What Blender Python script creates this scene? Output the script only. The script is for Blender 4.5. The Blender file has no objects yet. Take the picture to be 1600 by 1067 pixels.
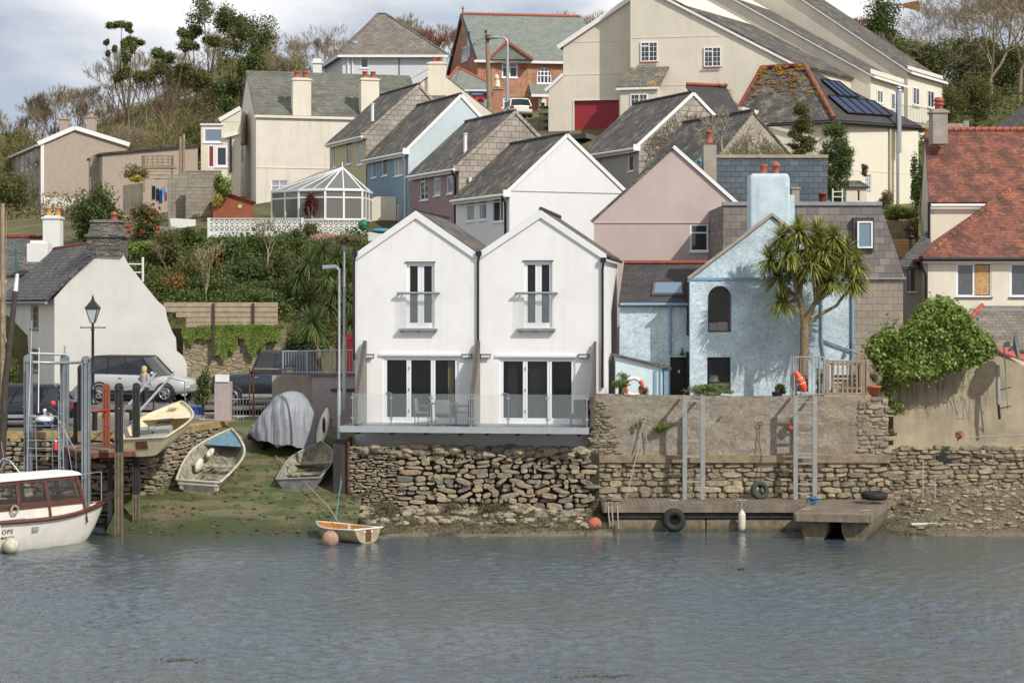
import bpy, math, random
import numpy as np
from mathutils import Vector, Matrix, noise
R=math.radians; PI=math.pi
C=bpy.context.scene.collection
sc=bpy.context.scene
# ---------------- camera ----------------
F=2900.0; YH=460.0; H=7.9
cd=bpy.data.cameras.new('camera'); cam=bpy.data.objects.new('camera',cd); C.objects.link(cam)
cam.location=(0,0,H); cam.rotation_euler=(R(90),0,0)
cd.sensor_width=36; cd.lens=F/1600*36; cd.shift_y=-(533.5-YH)/1600; cd.clip_start=.5; cd.clip_end=6000
sc.camera=cam
# ---------------- sky, sun ----------------
SUN_EL=41.0; SUN_AZ=math.atan2(.70,-.74)     # azimuth measured from +Y towards +X
w=bpy.data.worlds.new('World'); sc.world=w; w.use_nodes=True
nt=w.node_tree; nt.nodes.clear()
def N(t,ty,**k):
    n=t.nodes.new(ty)
    for a,b in k.items():
        if a.startswith('i_'): n.inputs[a[2:].replace('_',' ')].default_value=b
        else: setattr(n,a,b)
    return n
def ramp(t,stops,interp='LINEAR'):
    r=t.nodes.new('ShaderNodeValToRGB'); r.color_ramp.interpolation=interp
    e=r.color_ramp.elements
    while len(e)<len(stops): e.new(.5)
    for i,(p,c) in enumerate(stops):
        e[i].position=p; e[i].color=(c,c,c,1) if isinstance(c,(int,float)) else (*c,1)
    return r
sky=N(nt,'ShaderNodeTexSky',sky_type='NISHITA',sun_disc=False,sun_elevation=R(SUN_EL),sun_rotation=SUN_AZ,air_density=1.2,dust_density=1.0,ozone_density=1.5)
tc=N(nt,'ShaderNodeTexCoord'); mp=N(nt,'ShaderNodeMapping'); mp.inputs['Scale'].default_value=(3.2,1.5,7.5); mp.inputs['Location'].default_value=(2.1,0.3,1.4)
n1=N(nt,'ShaderNodeTexNoise',i_Scale=1.35,i_Detail=7.0,i_Roughness=.52); n1.inputs['Distortion'].default_value=.35
mp2=N(nt,'ShaderNodeMapping'); mp2.inputs['Scale'].default_value=(3.2,1.5,9.0); mp2.inputs['Location'].default_value=(5.3,1.3,3.2)
n2=N(nt,'ShaderNodeTexNoise',i_Scale=1.1,i_Detail=6.0,i_Roughness=.5)
L=nt.links.new
L(tc.outputs['Generated'],mp.inputs['Vector']); L(mp.outputs[0],n1.inputs['Vector'])
L(tc.outputs['Generated'],mp2.inputs['Vector']); L(mp2.outputs[0],n2.inputs['Vector'])
cm=ramp(nt,[(.34,0),(.42,.85),(.56,1)]); L(n1.outputs['Fac'],cm.inputs[0])
cc=ramp(nt,[(.42,(4.6,5.2,6.3)),(.47,(6.2,6.6,7.3)),(.55,(9.6,9.6,9.7))]); L(n2.outputs['Fac'],cc.inputs[0])
mx=N(nt,'ShaderNodeMix',data_type='RGBA'); L(cm.outputs[0],mx.inputs['Factor']); L(sky.outputs[0],mx.inputs[6]); L(cc.outputs[0],mx.inputs[7])
bg=N(nt,'ShaderNodeBackground'); bg.inputs['Strength'].default_value=.108; L(mx.outputs[2],bg.inputs[0])
L(bg.outputs[0],N(nt,'ShaderNodeOutputWorld').inputs[0])
sl=bpy.data.lights.new('sun','SUN'); sl.energy=3.8; sl.angle=R(.55); sl.color=(1,.965,.91)
so=bpy.data.objects.new('sun',sl); C.objects.link(so)
SD=Vector((math.sin(SUN_AZ)*math.cos(R(SUN_EL)),math.cos(SUN_AZ)*math.cos(R(SUN_EL)),math.sin(R(SUN_EL))))
so.rotation_euler=SD.to_track_quat('Z','Y').to_euler(); so.location=(60,-60,80)
vs=sc.view_settings; vs.view_transform='Standard'; vs.look='None'; vs.gamma=1; vs.exposure=0.0; vs.use_curve_mapping=False
# ---------------- helpers ----------------
def W(px,py,Y): return Vector(((px-800)/F*Y,Y,H-(py-YH)/F*Y))
def X(px,Y): return (px-800)/F*Y
def Z(py,Y): return H-(py-YH)/F*Y
def c(r,g,b,k=1.0):
    f=lambda v:(v/12.92 if v<=.04045 else ((v+.055)/1.055)**2.4)
    return tuple(f(a/255)*k for a in (r,g,b))
def nrm(v): v=Vector(v); v.normalize(); return v
class MB:
    def __init__(s,uv=True): s.v=[]; s.f=[]; s.s=[]; s.uv=uv
    def add(s,vs,fs,smooth=False):
        o=len(s.v); s.v.extend([tuple(a) for a in vs]); s.f.extend([tuple(i+o for i in f) for f in fs]); s.s.extend([smooth]*len(fs)); return s
    def quad(s,*p): return s.add(p,[tuple(range(len(p)))])
    def box8(s,p): return s.add(p,[(0,3,2,1),(4,5,6,7),(0,1,5,4),(1,2,6,5),(2,3,7,6),(3,0,4,7)])
    def box(s,cx,cy,cz,sx,sy,sz,rot=0,tilt=None):
        M=Matrix.Rotation(rot,3,'Z')
        if tilt: M=M@Matrix.Rotation(tilt[0],3,'X')@Matrix.Rotation(tilt[1],3,'Y')
        P=[]
        for dz in (-.5,.5):
            for dx,dy in ((-.5,-.5),(.5,-.5),(.5,.5),(-.5,.5)): P.append(M@Vector((dx*sx,dy*sy,dz*sz))+Vector((cx,cy,cz)))
        return s.box8(P)
    def beam(s,a,b,w,h,up=(0,0,1)):
        a=Vector(a);b=Vector(b);d=(b-a).normalized(); u=Vector(up)
        if abs(d.dot(u))>.98: u=Vector((0,1,0))
        r=d.cross(u).normalized(); u=r.cross(d)
        P=[]
        for q in (a,b):
            for i,j in ((-1,-1),(1,-1),(1,1),(-1,1)): P.append(q+r*w/2*i+u*h/2*j)
        return s.add(P,[(0,1,2,3),(7,6,5,4),(0,4,5,1),(1,5,6,2),(2,6,7,3),(3,7,4,0)])
    def fb(s,fc,u0,u1,n0,n1,z0,z1):
        P=[fc.p(u,n,z) for z in (z0,z1) for u,n in ((u0,n1),(u1,n1),(u1,n0),(u0,n0))]
        return s.box8(P)
    def tube(s,pts,rads,n=8,cap=True,smooth=True,sx=1.0):
        pts=[Vector(p) for p in pts]
        if isinstance(rads,(int,float)): rads=[rads]*len(pts)
        V=[];Fc=[];prev=None
        for i,p in enumerate(pts):
            d=(pts[min(i+1,len(pts)-1)]-pts[max(i-1,0)])
            if d.length<1e-7: d=Vector((0,0,1))
            d.normalize()
            if prev is None:
                a=Vector((0,0,1)) if abs(d.z)<.9 else Vector((1,0,0))
                prev=d.cross(a).normalized()
            r=(prev-d*prev.dot(d))
            if r.length<1e-5: r=d.orthogonal()
            r.normalize(); prev=r; q=d.cross(r)
            for k in range(n):
                t=2*PI*k/n; V.append(p+(r*math.cos(t)*sx+q*math.sin(t))*rads[i])
        for i in range(len(pts)-1):
            for k in range(n):
                a=i*n+k;b=i*n+(k+1)%n; Fc.append((a,b,b+n,a+n))
        s.add(V,Fc,smooth)
        if cap:
            o=(len(pts)-1)*n
            s.add(V[:n],[tuple(range(n))[::-1]]); s.add(V[o:],[tuple(range(n))])
        return s
    def cyl(s,a,b,r0,r1=None,n=12,smooth=True): return s.tube([a,b],[r0,r0 if r1 is None else r1],n,True,smooth)
    def lathe(s,cen,prof,n=16,axis=(0,0,1),smooth=True):
        cen=Vector(cen);ax=nrm(axis); r=ax.orthogonal().normalized(); q=ax.cross(r); V=[];Fc=[]
        for rr,z in prof:
            for k in range(n):
                t=2*PI*k/n; V.append(cen+ax*z+(r*math.cos(t)+q*math.sin(t))*max(rr,1e-4))
        for i in range(len(prof)-1):
            for k in range(n):
                a=i*n+k;b=i*n+(k+1)%n; Fc.append((a,b,b+n,a+n))
        return s.add(V,Fc,smooth)
    def torus(s,cen,R0,r,axis=(0,0,1),n=24,m=10,a0=0,a1=2*PI,sq=1.0):
        cen=Vector(cen);ax=nrm(axis); u=ax.orthogonal().normalized()
        if abs(ax.z)<.9:
            u=Vector((0,0,1))-ax*ax.z; u.normalize()
        v=ax.cross(u); V=[];Fc=[]; full=abs(a1-a0-2*PI)<1e-6
        K=n if full else n+1
        for i in range(K):
            t=a0+(a1-a0)*i/n; d=u*math.cos(t)+v*math.sin(t)
            for k in range(m):
                p=2*PI*k/m; V.append(cen+d*(R0+r*math.cos(p))+ax*r*sq*math.sin(p))
        for i in range(n):
            j=(i+1)%K
            for k in range(m):
                Fc.append((i*m+k,i*m+(k+1)%m,j*m+(k+1)%m,j*m+k))
        return s.add(V,Fc,True)
    def ell(s,cen,rx,ry,rz,n=12,m=8,jit=0,seed=0,rot=0):
        rng=random.Random(seed); V=[];Fc=[]; cen=Vector(cen); M=Matrix.Rotation(rot,3,'Z')
        for i in range(m+1):
            a=PI*i/m
            for k in range(n):
                t=2*PI*k/n; j=1+rng.uniform(-jit,jit) if 0<i<m else 1
                V.append(cen+M@Vector((rx*math.sin(a)*math.cos(t)*j,ry*math.sin(a)*math.sin(t)*j,rz*math.cos(a)*j)))
        for i in range(m):
            for k in range(n):
                a=i*n+k;b=i*n+(k+1)%n; Fc.append((a,a+n,b+n,b))
        return s.add(V,Fc,jit==0)
    def slab(s,pts,t):
        pts=[Vector(p) for p in pts]; nn=(pts[1]-pts[0]).cross(pts[2]-pts[0]).normalized(); n=len(pts)
        V=pts+[p-nn*t for p in pts]
        return s.add(V,[tuple(range(n)),tuple(range(2*n-1,n-1,-1))]+[(i,i+n,(i+1)%n+n,(i+1)%n) for i in range(n)])
    def prism(s,poly,d):
        n=len(poly); poly=[Vector(p) for p in poly]; d=Vector(d); V=poly+[p+d for p in poly]
        return s.add(V,[tuple(range(n)),tuple(range(2*n-1,n-1,-1))]+[(i,i+n,(i+1)%n+n,(i+1)%n) for i in range(n)])
    def loft(s,rings,closed=True,smooth=True,caps=False):
        n=len(rings[0]); V=[p for r in rings for p in r]; Fc=[]
        for i in range(len(rings)-1):
            for k in range(n if closed else n-1):
                a=i*n+k;b=i*n+(k+1)%n; Fc.append((a,b,b+n,a+n))
        s.add(V,Fc,smooth)
        if caps: s.add(rings[0],[tuple(range(n))[::-1]]); s.add(rings[-1],[tuple(range(n))])
        return s
def obj(name,m,mt,parent=None,fixn=False):
    me=bpy.data.meshes.new(name); off=Vector((0,0,0)); p=parent
    while p is not None: off+=Vector(p.location); p=p.parent
    vv=m.v if off.length==0 else [(a[0]-off.x,a[1]-off.y,a[2]-off.z) for a in m.v]
    me.from_pydata(vv,[],m.f)
    me.polygons.foreach_set('use_smooth',m.s)
    if m.uv:
        ul=me.uv_layers.new(name='UVMap'); me.update(); dat=np.zeros(len(me.loops)*2)
        V=m.v
        for pl in me.polygons:
            n=pl.normal
            if abs(n.z)>.985: t=Vector((1,0,0)); b=Vector((0,1,0))
            else:
                t=Vector((-n.y,n.x,0)).normalized(); b=n.cross(t)
            for li,vi in zip(pl.loop_indices,pl.vertices):
                q=V[vi]; dat[2*li]=q[0]*t.x+q[1]*t.y; dat[2*li+1]=q[0]*b.x+q[1]*b.y+q[2]*b.z
        ul.data.foreach_set('uv',dat)
    if fixn:
        import bmesh
        bm=bmesh.new(); bm.from_mesh(me); bmesh.ops.recalc_face_normals(bm,faces=bm.faces); bm.to_mesh(me); bm.free()
    o=bpy.data.objects.new(name,me); C.objects.link(o); o.parent=parent
    if mt is not None:
        for q in (mt if isinstance(mt,(list,tuple)) else [mt]): me.materials.append(q)
    me.update()
    return o
def tag(o,label,cat,group=None,kind=None):
    if label: o['label']=label
    if cat: o['category']=cat
    if group: o['group']=group
    if kind: o['kind']=kind
    return o
def thing(name,label,cat,loc=(0,0,0),group=None):
    o=bpy.data.objects.new(name,None); o.empty_display_size=.3; C.objects.link(o); o.location=loc
    return tag(o,label,cat,group)
def struct(name,m,mt,fixn=False): o=obj(name,m,mt,None,fixn); o['kind']='structure'; return o
def kids(o): return [q for q in bpy.data.objects if q.parent==o]
def dup(r,loc,rz=0,s=1.0,label=None,group=None):
    def cp(o,par):
        q=o.copy(); C.objects.link(q); q.parent=par
        for k in KIDS.get(o.name) or []: cp(k,q)
        return q
    KIDS={}
    def col(o):
        KIDS[o.name]=kids(o)
        for k in KIDS[o.name]: col(k)
    col(r); q=cp(r,None); q.location=loc; q.rotation_euler=(0,0,rz)
    q.scale=(s,s,s) if isinstance(s,(int,float)) else s
    if label: q['label']=label
    if group: q['group']=group
    return q
class Face:
    def __init__(s,A,B):
        s.A=Vector((A[0],A[1])); s.B=Vector((B[0],B[1])); d=s.B-s.A; s.L=d.length; s.t=d/s.L; s.n=Vector((s.t.y,-s.t.x))
    def p(s,u,n,z): q=s.A+s.t*u+s.n*n; return Vector((q.x,q.y,z))
    def uz(s,px,py,n=0):
        k=(px-800)/F; a=s.A+s.n*n; u=(k*a.y-a.x)/(s.t.x-k*s.t.y); y=a.y+s.t.y*u
        return u,H-(py-YH)/F*y
    def rect(s,x0,y0,x1,y1):
        u0,za=s.uz(x0,y0); u1,zb=s.uz(x1,y1); u2,z2=s.uz(x1,y0); u3,z3=s.uz(x0,y1)
        return u0,u1,(z3+zb)/2,(za+z2)/2
def XY(px,Y): return Vector(((px-800)/F*Y,Y))
# walls with openings: side face from u0..u1, z0..z1 with rectangular holes (u0,u1,z0,z1)
def wall(m,fc,u0,u1,z0,z1,holes=(),dep=.13,off=0):
    us=sorted({u0,u1,*[h[0] for h in holes],*[h[1] for h in holes]}); zs=sorted({z0,z1,*[h[2] for h in holes],*[h[3] for h in holes]})
    us=[u for u in us if u0<=u<=u1]; zs=[z for z in zs if z0<=z<=z1]
    for i in range(len(us)-1):
        for j in range(len(zs)-1):
            cu=(us[i]+us[i+1])/2;cz=(zs[j]+zs[j+1])/2
            if any(h[0]<cu<h[1] and h[2]<cz<h[3] for h in holes): continue
            m.quad(fc.p(us[i],off,zs[j]),fc.p(us[i+1],off,zs[j]),fc.p(us[i+1],off,zs[j+1]),fc.p(us[i],off,zs[j+1]))
    for a,b,cz0,cz1 in holes:
        P=lambda u,n,z: fc.p(u,n+off,z)
        m.quad(P(a,0,cz0),P(a,-dep,cz0),P(a,-dep,cz1),P(a,0,cz1)); m.quad(P(b,0,cz0),P(b,0,cz1),P(b,-dep,cz1),P(b,-dep,cz0))
        m.quad(P(a,0,cz1),P(a,-dep,cz1),P(b,-dep,cz1),P(b,0,cz1)); m.quad(P(a,0,cz0),P(b,0,cz0),P(b,-dep,cz0),P(a,-dep,cz0))
def footprint(A,B,d):
    A=Vector(A[:2]);B=Vector(B[:2]);d=Vector(d[:2]); return [A,B,B+d,A+d]
def house_walls(fp,z0,ze,zr=None,axis='AD',ap=.5,holes={}):
    m=MB(); A,B,Cc,D=fp
    for i in range(4):
        fc=Face(fp[i],fp[(i+1)%4]); wall(m,fc,0,fc.L,z0,ze,holes.get(i,()))
    if zr is not None:
        if axis=='AD': tri=[(A,B),(Cc,D)]
        else: tri=[(B,Cc),(D,A)]
        for k,(p,q) in enumerate(tri):
            a=ap if k==0 else 1-ap
            mid=p+(q-p)*a
            m.quad((p.x,p.y,ze),(q.x,q.y,ze),(mid.x,mid.y,zr))
    return m
def gable_roof(fp,ze,zr,axis='AD',ap=.5,oe=.25,ov=.12,t=.14,lift=.02,skip=()):
    A,B,Cc,D=fp
    if axis=='AB': A,B,Cc,D=B,Cc,D,A
    d=(D-A).normalized(); e=(B-A).normalized(); w1=(B-A).length*ap; w2=(B-A).length*(1-ap)
    M1=A+(B-A)*ap; M2=D+(Cc-D)*ap
    m=MB(); up=lift+t
    def q(P,z): return Vector((P.x,P.y,z+up))
    s1=(zr-ze)/w1; s2=(zr-ze)/w2
    if 'L' not in skip: m.slab([q(A-e*oe-d*ov,ze-s1*oe),q(M1-d*ov,zr),q(M2+d*ov,zr),q(D-e*oe+d*ov,ze-s1*oe)],t)
    if 'R' not in skip: m.slab([q(B+e*oe-d*ov,ze-s2*oe),q(Cc+e*oe+d*ov,ze-s2*oe),q(M2+d*ov,zr),q(M1-d*ov,zr)],t)
    return m
def ridge_tiles(m,p,q,r=.1,seg=.45):
    p=Vector(p);q=Vector(q);n=max(2,int((q-p).length/seg))
    for i in range(n):
        a=p+(q-p)*(i/n); b=p+(q-p)*((i+.96)/n); m.tube([a,b],[r*1.05,r*.95],7)
def hip_roof(fp,ze,zr,inset,oe=.3,t=.14,axis='AB'):
    A,B,Cc,D=fp
    if axis=='AD': A,B,Cc,D=B,Cc,D,A
    cen=(A+B+Cc+D)/4
    e=(B-A).normalized(); d=(D-A).normalized()
    E=[A-e*oe-d*oe,B+e*oe-d*oe,Cc+e*oe+d*oe,D-e*oe+d*oe]
    l=(D-A).length/2; M1=(A+D)/2+e*inset; M2=(B+Cc)/2-e*inset
    q=lambda P,z:Vector((P.x,P.y,z+t))
    s=(zr-ze)/l*oe
    E=[q(p,ze-s) for p in E]; M1=q(M1,zr);M2=q(M2,zr)
    m=MB(); m.slab([E[0],E[1],M2,M1],t); m.slab([E[1],E[2],M2],t); m.slab([E[2],E[3],M1,M2],t); m.slab([E[3],E[0],M1],t)
    return m,E,M1,M2
# window: frame with mullions (fractions) and transoms, pane as sub-part
def window(root,fc,r,mul=(.5,),tr=(),fw=.06,dep=.09,mat=None,glass=None,sill=True,name='window',curtain=None,bars=None,label=None,sillmat=None):
    u0,u1,z0,z1=r; m=MB(); a=-dep; b=-dep+.06
    m.fb(fc,u0,u0+fw,a,b,z0,z1); m.fb(fc,u1-fw,u1,a,b,z0,z1); m.fb(fc,u0+fw,u1-fw,a,b,z0,z0+fw); m.fb(fc,u0+fw,u1-fw,a,b,z1-fw,z1)
    for f in mul:
        uu=u0+(u1-u0)*f; m.fb(fc,uu-fw*.45,uu+fw*.45,a,b-.003,z0+fw,z1-fw)
    for f in tr:
        if isinstance(f,tuple): f,g0,g1=f
        else: g0,g1=0,1
        zz=z0+(z1-z0)*f; m.fb(fc,u0+(u1-u0)*g0+fw*.5,u0+(u1-u0)*g1-fw*.5,a,b-.006,zz-fw*.4,zz+fw*.4)
    if bars:
        nu,nz=bars
        for i in range(1,nu): uu=u0+(u1-u0)*i/nu; m.fb(fc,uu-.011,uu+.011,a+.02,b-.012,z0+fw,z1-fw)
        for i in range(1,nz): zz=z0+(z1-z0)*i/nz; m.fb(fc,u0+fw,u1-fw,a+.022,b-.014,zz-.011,zz+.011)
    w_=obj(name,m,mat or MT['upvc'],root)
    if label: w_['label']=label
    g=MB(); g.fb(fc,u0+.01,u1-.01,a+.005,a+.02,z0+.01,z1-.01); obj('pane',g,glass or MT['glass'],w_)
    if curtain:
        cm_=MB()
        for (f0,f1) in curtain:
            k=8
            for i in range(k):
                x0=u0+(u1-u0)*(f0+(f1-f0)*i/k); x1=u0+(u1-u0)*(f0+(f1-f0)*(i+1)/k)
                cm_.fb(fc,x0,x1,a-.05-.012*(i%2),a-.035-.012*(i%2),z0+.03,z1-.02)
        obj('curtain',cm_,MT['curtain'],w_)
    if sill:
        k=MB(); k.fb(fc,u0-.05,u1+.05,-.02,.06,z0-.06,z0-.002); obj('sill',k,sillmat or MT['upvc'],w_)
    return w_
def chimney(root,cx,cy,z0,z1,sx,sy,mt,pots=2,rot=0,potmat=None,ph=.45,capmat=None,pr=.13,cap=True,name='chimney'):
    m=MB(); m.box(cx,cy,(z0+z1)/2,sx,sy,z1-z0,rot)
    if cap: m.box(cx,cy,z1+.05,sx+.12,sy+.12,.1,rot); m.box(cx,cy,z1+.13,sx*.85,sy*.85,.06,rot)
    ch=obj(name,m,mt,root)
    for i in range(pots):
        o=(i-(pots-1)/2)*pr*3.1; d=Matrix.Rotation(rot,2)@Vector((o,0)); p=MB()
        p.lathe((cx+d.x,cy+d.y,z1+.1),[(pr*1.1,0),(pr*1.1,.05),(pr*.95,.08),(pr*.9,ph*.8),(pr*1.12,ph*.84),(pr*1.12,ph),(pr*.75,ph),(pr*.7,ph*.6)],12)
        obj('chimney_pot',p,potmat or MT['clay'],ch)
    return ch
def gutter(root,a,b,mt,r=.055,name='gutter'):
    m=MB(); a=Vector(a);b=Vector(b); m.tube([a,b],r,8); return obj(name,m,mt,root)
def downpipe(root,pts,mt,r=.04,name='downpipe'):
    m=MB(); m.tube(pts,r,8)
    a=Vector(pts[-2]);b=Vector(pts[-1]); n=int(abs(a.z-b.z)/1.6)
    for i in range(n):
        q=a+(b-a)*((i+.5)/n); m.tube([q+Vector((0,0,.03)),q-Vector((0,0,.03))],r*1.5,8)
    return obj(name,m,mt,root)
# ---------------- materials ----------------
MT={}
def newmat(name):
    mt=bpy.data.materials.new(name); mt.use_nodes=True; t=mt.node_tree; b=t.nodes['Principled BSDF']; MT[name]=mt
    return mt,t,b
def bump(t,b,h,st,dist=.02,prev=None):
    n=N(t,'ShaderNodeBump'); n.inputs['Strength'].default_value=st; n.inputs['Distance'].default_value=dist
    t.links.new(h,n.inputs['Height'])
    if prev is not None: t.links.new(prev,n.inputs['Normal'])
    t.links.new(n.outputs[0],b.inputs['Normal']); return n.outputs[0]
def mixc(t,f,a,bb,blend='MIX'):
    m=N(t,'ShaderNodeMix',data_type='RGBA',blend_type=blend)
    for k,v in ((0,f),(6,a),(7,bb)):
        if hasattr(v,'is_output'): t.links.new(v,m.inputs[k])
        else: m.inputs[k].default_value=v if k==0 else (*v[:3],1)
    return m.outputs[2]
def noisev(t,scale,detail=4,rough=.55,vec=None,st=None,uv=False,dist=0):
    n=N(t,'ShaderNodeTexNoise'); n.inputs['Scale'].default_value=scale; n.inputs['Detail'].default_value=detail; n.inputs['Roughness'].default_value=rough; n.inputs['Distortion'].default_value=dist
    tcn=N(t,'ShaderNodeTexCoord'); src=tcn.outputs['UV' if uv else 'Object']
    if st:
        mp=N(t,'ShaderNodeMapping'); mp.inputs['Scale'].default_value=st; t.links.new(src,mp.inputs[0]); src=mp.outputs[0]
    t.links.new(src,n.inputs['Vector']); return n.outputs['Fac']
def plain(name,col,rough=.6,metal=0,var=.12,scale=4,bmp=0,bs=40,dark=None,streak=0,spec=None,coat=0,dirt=None):
    mt,t,b=newmat(name); b.inputs['Roughness'].default_value=rough; b.inputs['Metallic'].default_value=metal
    if spec is not None: b.inputs['Specular IOR Level'].default_value=spec
    if coat: b.inputs['Coat Weight'].default_value=coat; b.inputs['Coat Roughness'].default_value=.05
    d=dark or tuple(x*(1-2.4*var) for x in col)
    r=ramp(t,[(.3,0),(.7,1)]); t.links.new(noisev(t,scale,6,.65),r.inputs[0])
    out=mixc(t,r.outputs[0],d,tuple(min(1,x*(1+var*.5)) for x in col))
    if streak:
        r2=ramp(t,[(.50,0),(.78,streak)]); t.links.new(noisev(t,1.0,5,.6,st=(3.2,3.2,.28)),r2.inputs[0])
        out=mixc(t,r2.outputs[0],out,dirt or tuple(x*.45 for x in col))
    t.links.new(out,b.inputs['Base Color'])
    if bmp: bump(t,b,noisev(t,bs,5,.6),bmp)
    return mt
def bricky(name,c1,c2,mort,bw,bh,ms=.012,rough=.85,bmp=.5,lich=None,lichamt=.5,lap=False,stain=.3,off=.5,smooth=.1,dist=.015,flecks=None,bias=0):
    mt,t,b=newmat(name); b.inputs['Roughness'].default_value=rough
    tcn=N(t,'ShaderNodeTexCoord'); br=N(t,'ShaderNodeTexBrick'); br.offset=off
    # wobble UV slightly
    nn=N(t,'ShaderNodeTexNoise'); nn.inputs['Scale'].default_value=3; t.links.new(tcn.outputs['UV'],nn.inputs['Vector'])
    vm=N(t,'ShaderNodeVectorMath',operation='MULTIPLY_ADD'); vm.inputs[1].default_value=(.03,.03,0); t.links.new(nn.outputs['Color'],vm.inputs[0]); t.links.new(tcn.outputs['UV'],vm.inputs[2])
    t.links.new(vm.outputs[0],br.inputs['Vector'])
    for k,v in (('Scale',1),('Mortar Size',ms),('Mortar Smooth',smooth),('Bias',bias),('Brick Width',bw),('Row Height',bh)): br.inputs[k].default_value=v
    br.inputs['Color1'].default_value=(*c1,1); br.inputs['Color2'].default_value=(*c2,1); br.inputs['Mortar'].default_value=(*mort,1)
    out=br.outputs['Color']
    if stain:
        r=ramp(t,[(.3,1-stain),(.7,1+stain*.35)]); t.links.new(noisev(t,.9,6,.65),r.inputs[0]); out=mixc(t,1.0,out,r.outputs[0],'MULTIPLY')
    if lich:
        r=ramp(t,[(1-lichamt*.5-.1,0),(1-lichamt*.5+.02,1)]); t.links.new(noisev(t,1.6,8,.75),r.inputs[0]); out=mixc(t,r.outputs[0],out,lich)
    if flecks:
        r=ramp(t,[(.66,0),(.7,1)]); t.links.new(noisev(t,9,3,.6),r.inputs[0]); out=mixc(t,r.outputs[0],out,flecks)
    t.links.new(out,b.inputs['Base Color'])
    hgt=br.outputs['Fac']; inv=N(t,'ShaderNodeMath',operation='SUBTRACT'); inv.inputs[0].default_value=1; t.links.new(hgt,inv.inputs[1])
    h=inv.outputs[0]
    if lap:
        sx=N(t,'ShaderNodeSeparateXYZ'); t.links.new(vm.outputs[0],sx.inputs[0])
        dv=N(t,'ShaderNodeMath',operation='DIVIDE'); dv.inputs[1].default_value=bh; t.links.new(sx.outputs[1],dv.inputs[0])
        fr=N(t,'ShaderNodeMath',operation='FRACT'); t.links.new(dv.outputs[0],fr.inputs[0])
        sb=N(t,'ShaderNodeMath',operation='SUBTRACT'); sb.inputs[0].default_value=1; t.links.new(fr.outputs[0],sb.inputs[1])
        ad=N(t,'ShaderNodeMath',operation='MULTIPLY_ADD'); ad.inputs[1].default_value=1.2; t.links.new(sb.outputs[0],ad.inputs[0]); t.links.new(h,ad.inputs[2]); h=ad.outputs[0]
    p=bump(t,b,h,bmp,dist); bump(t,b,noisev(t,30,5,.6),.25,.01,p)
    return mt
def stony(name,cols,mort,scx=3.0,scy=8.0,bmp=1.0,edge=.06,rough=.9,dist=.05,moss=None,mossamt=.3,randm=1.0):
    mt,t,b=newmat(name); b.inputs['Roughness'].default_value=rough
    tcn=N(t,'ShaderNodeTexCoord'); mp=N(t,'ShaderNodeMapping'); mp.inputs['Scale'].default_value=(scx,scy,1)
    nn=N(t,'ShaderNodeTexNoise'); nn.inputs['Scale'].default_value=2.5; nn.inputs['Detail'].default_value=4; t.links.new(tcn.outputs['UV'],nn.inputs['Vector'])
    vm=N(t,'ShaderNodeVectorMath',operation='MULTIPLY_ADD'); vm.inputs[1].default_value=(.14,.07,0); t.links.new(nn.outputs['Color'],vm.inputs[0]); t.links.new(tcn.outputs['UV'],vm.inputs[2])
    t.links.new(vm.outputs[0],mp.inputs[0])
    v1=N(t,'ShaderNodeTexVoronoi',feature='F1'); v1.inputs['Randomness'].default_value=randm; v2=N(t,'ShaderNodeTexVoronoi',feature='DISTANCE_TO_EDGE'); v2.inputs['Randomness'].default_value=randm
    for v in (v1,v2): v.inputs['Scale'].default_value=1; t.links.new(mp.outputs[0],v.inputs['Vector'])
    sp=N(t,'ShaderNodeSeparateColor'); t.links.new(v1.outputs['Color'],sp.inputs[0])
    r=ramp(t,[(i/(len(cols)-1),q) for i,q in enumerate(cols)]); t.links.new(sp.outputs[0],r.inputs[0])
    er=ramp(t,[(edge*.3,0),(edge,1)]); t.links.new(v2.outputs['Distance'],er.inputs[0])
    n2=ramp(t,[(.3,.6),(.7,1.15)]); t.links.new(noisev(t,14,6,.7),n2.inputs[0])
    out=mixc(t,er.outputs[0],mort,r.outputs[0]); out=mixc(t,1.0,out,n2.outputs[0],'MULTIPLY')
    n3=ramp(t,[(.35,.7),(.65,1.1)]); t.links.new(noisev(t,.7,5,.6),n3.inputs[0]); out=mixc(t,1.0,out,n3.outputs[0],'MULTIPLY')
    if moss:
        rm=ramp(t,[(.78-mossamt*.5,0),(.9-mossamt*.5,1)]); t.links.new(noisev(t,1.3,7,.7),rm.inputs[0]); out=mixc(t,rm.outputs[0],out,moss)
    t.links.new(out,b.inputs['Base Color'])
    hr=ramp(t,[(0,0),(edge*2.5,1)]); t.links.new(v2.outputs['Distance'],hr.inputs[0])
    p=bump(t,b,hr.outputs[0],bmp,dist); bump(t,b,noisev(t,25,6,.7),.5,.02,p)
    return mt
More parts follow.
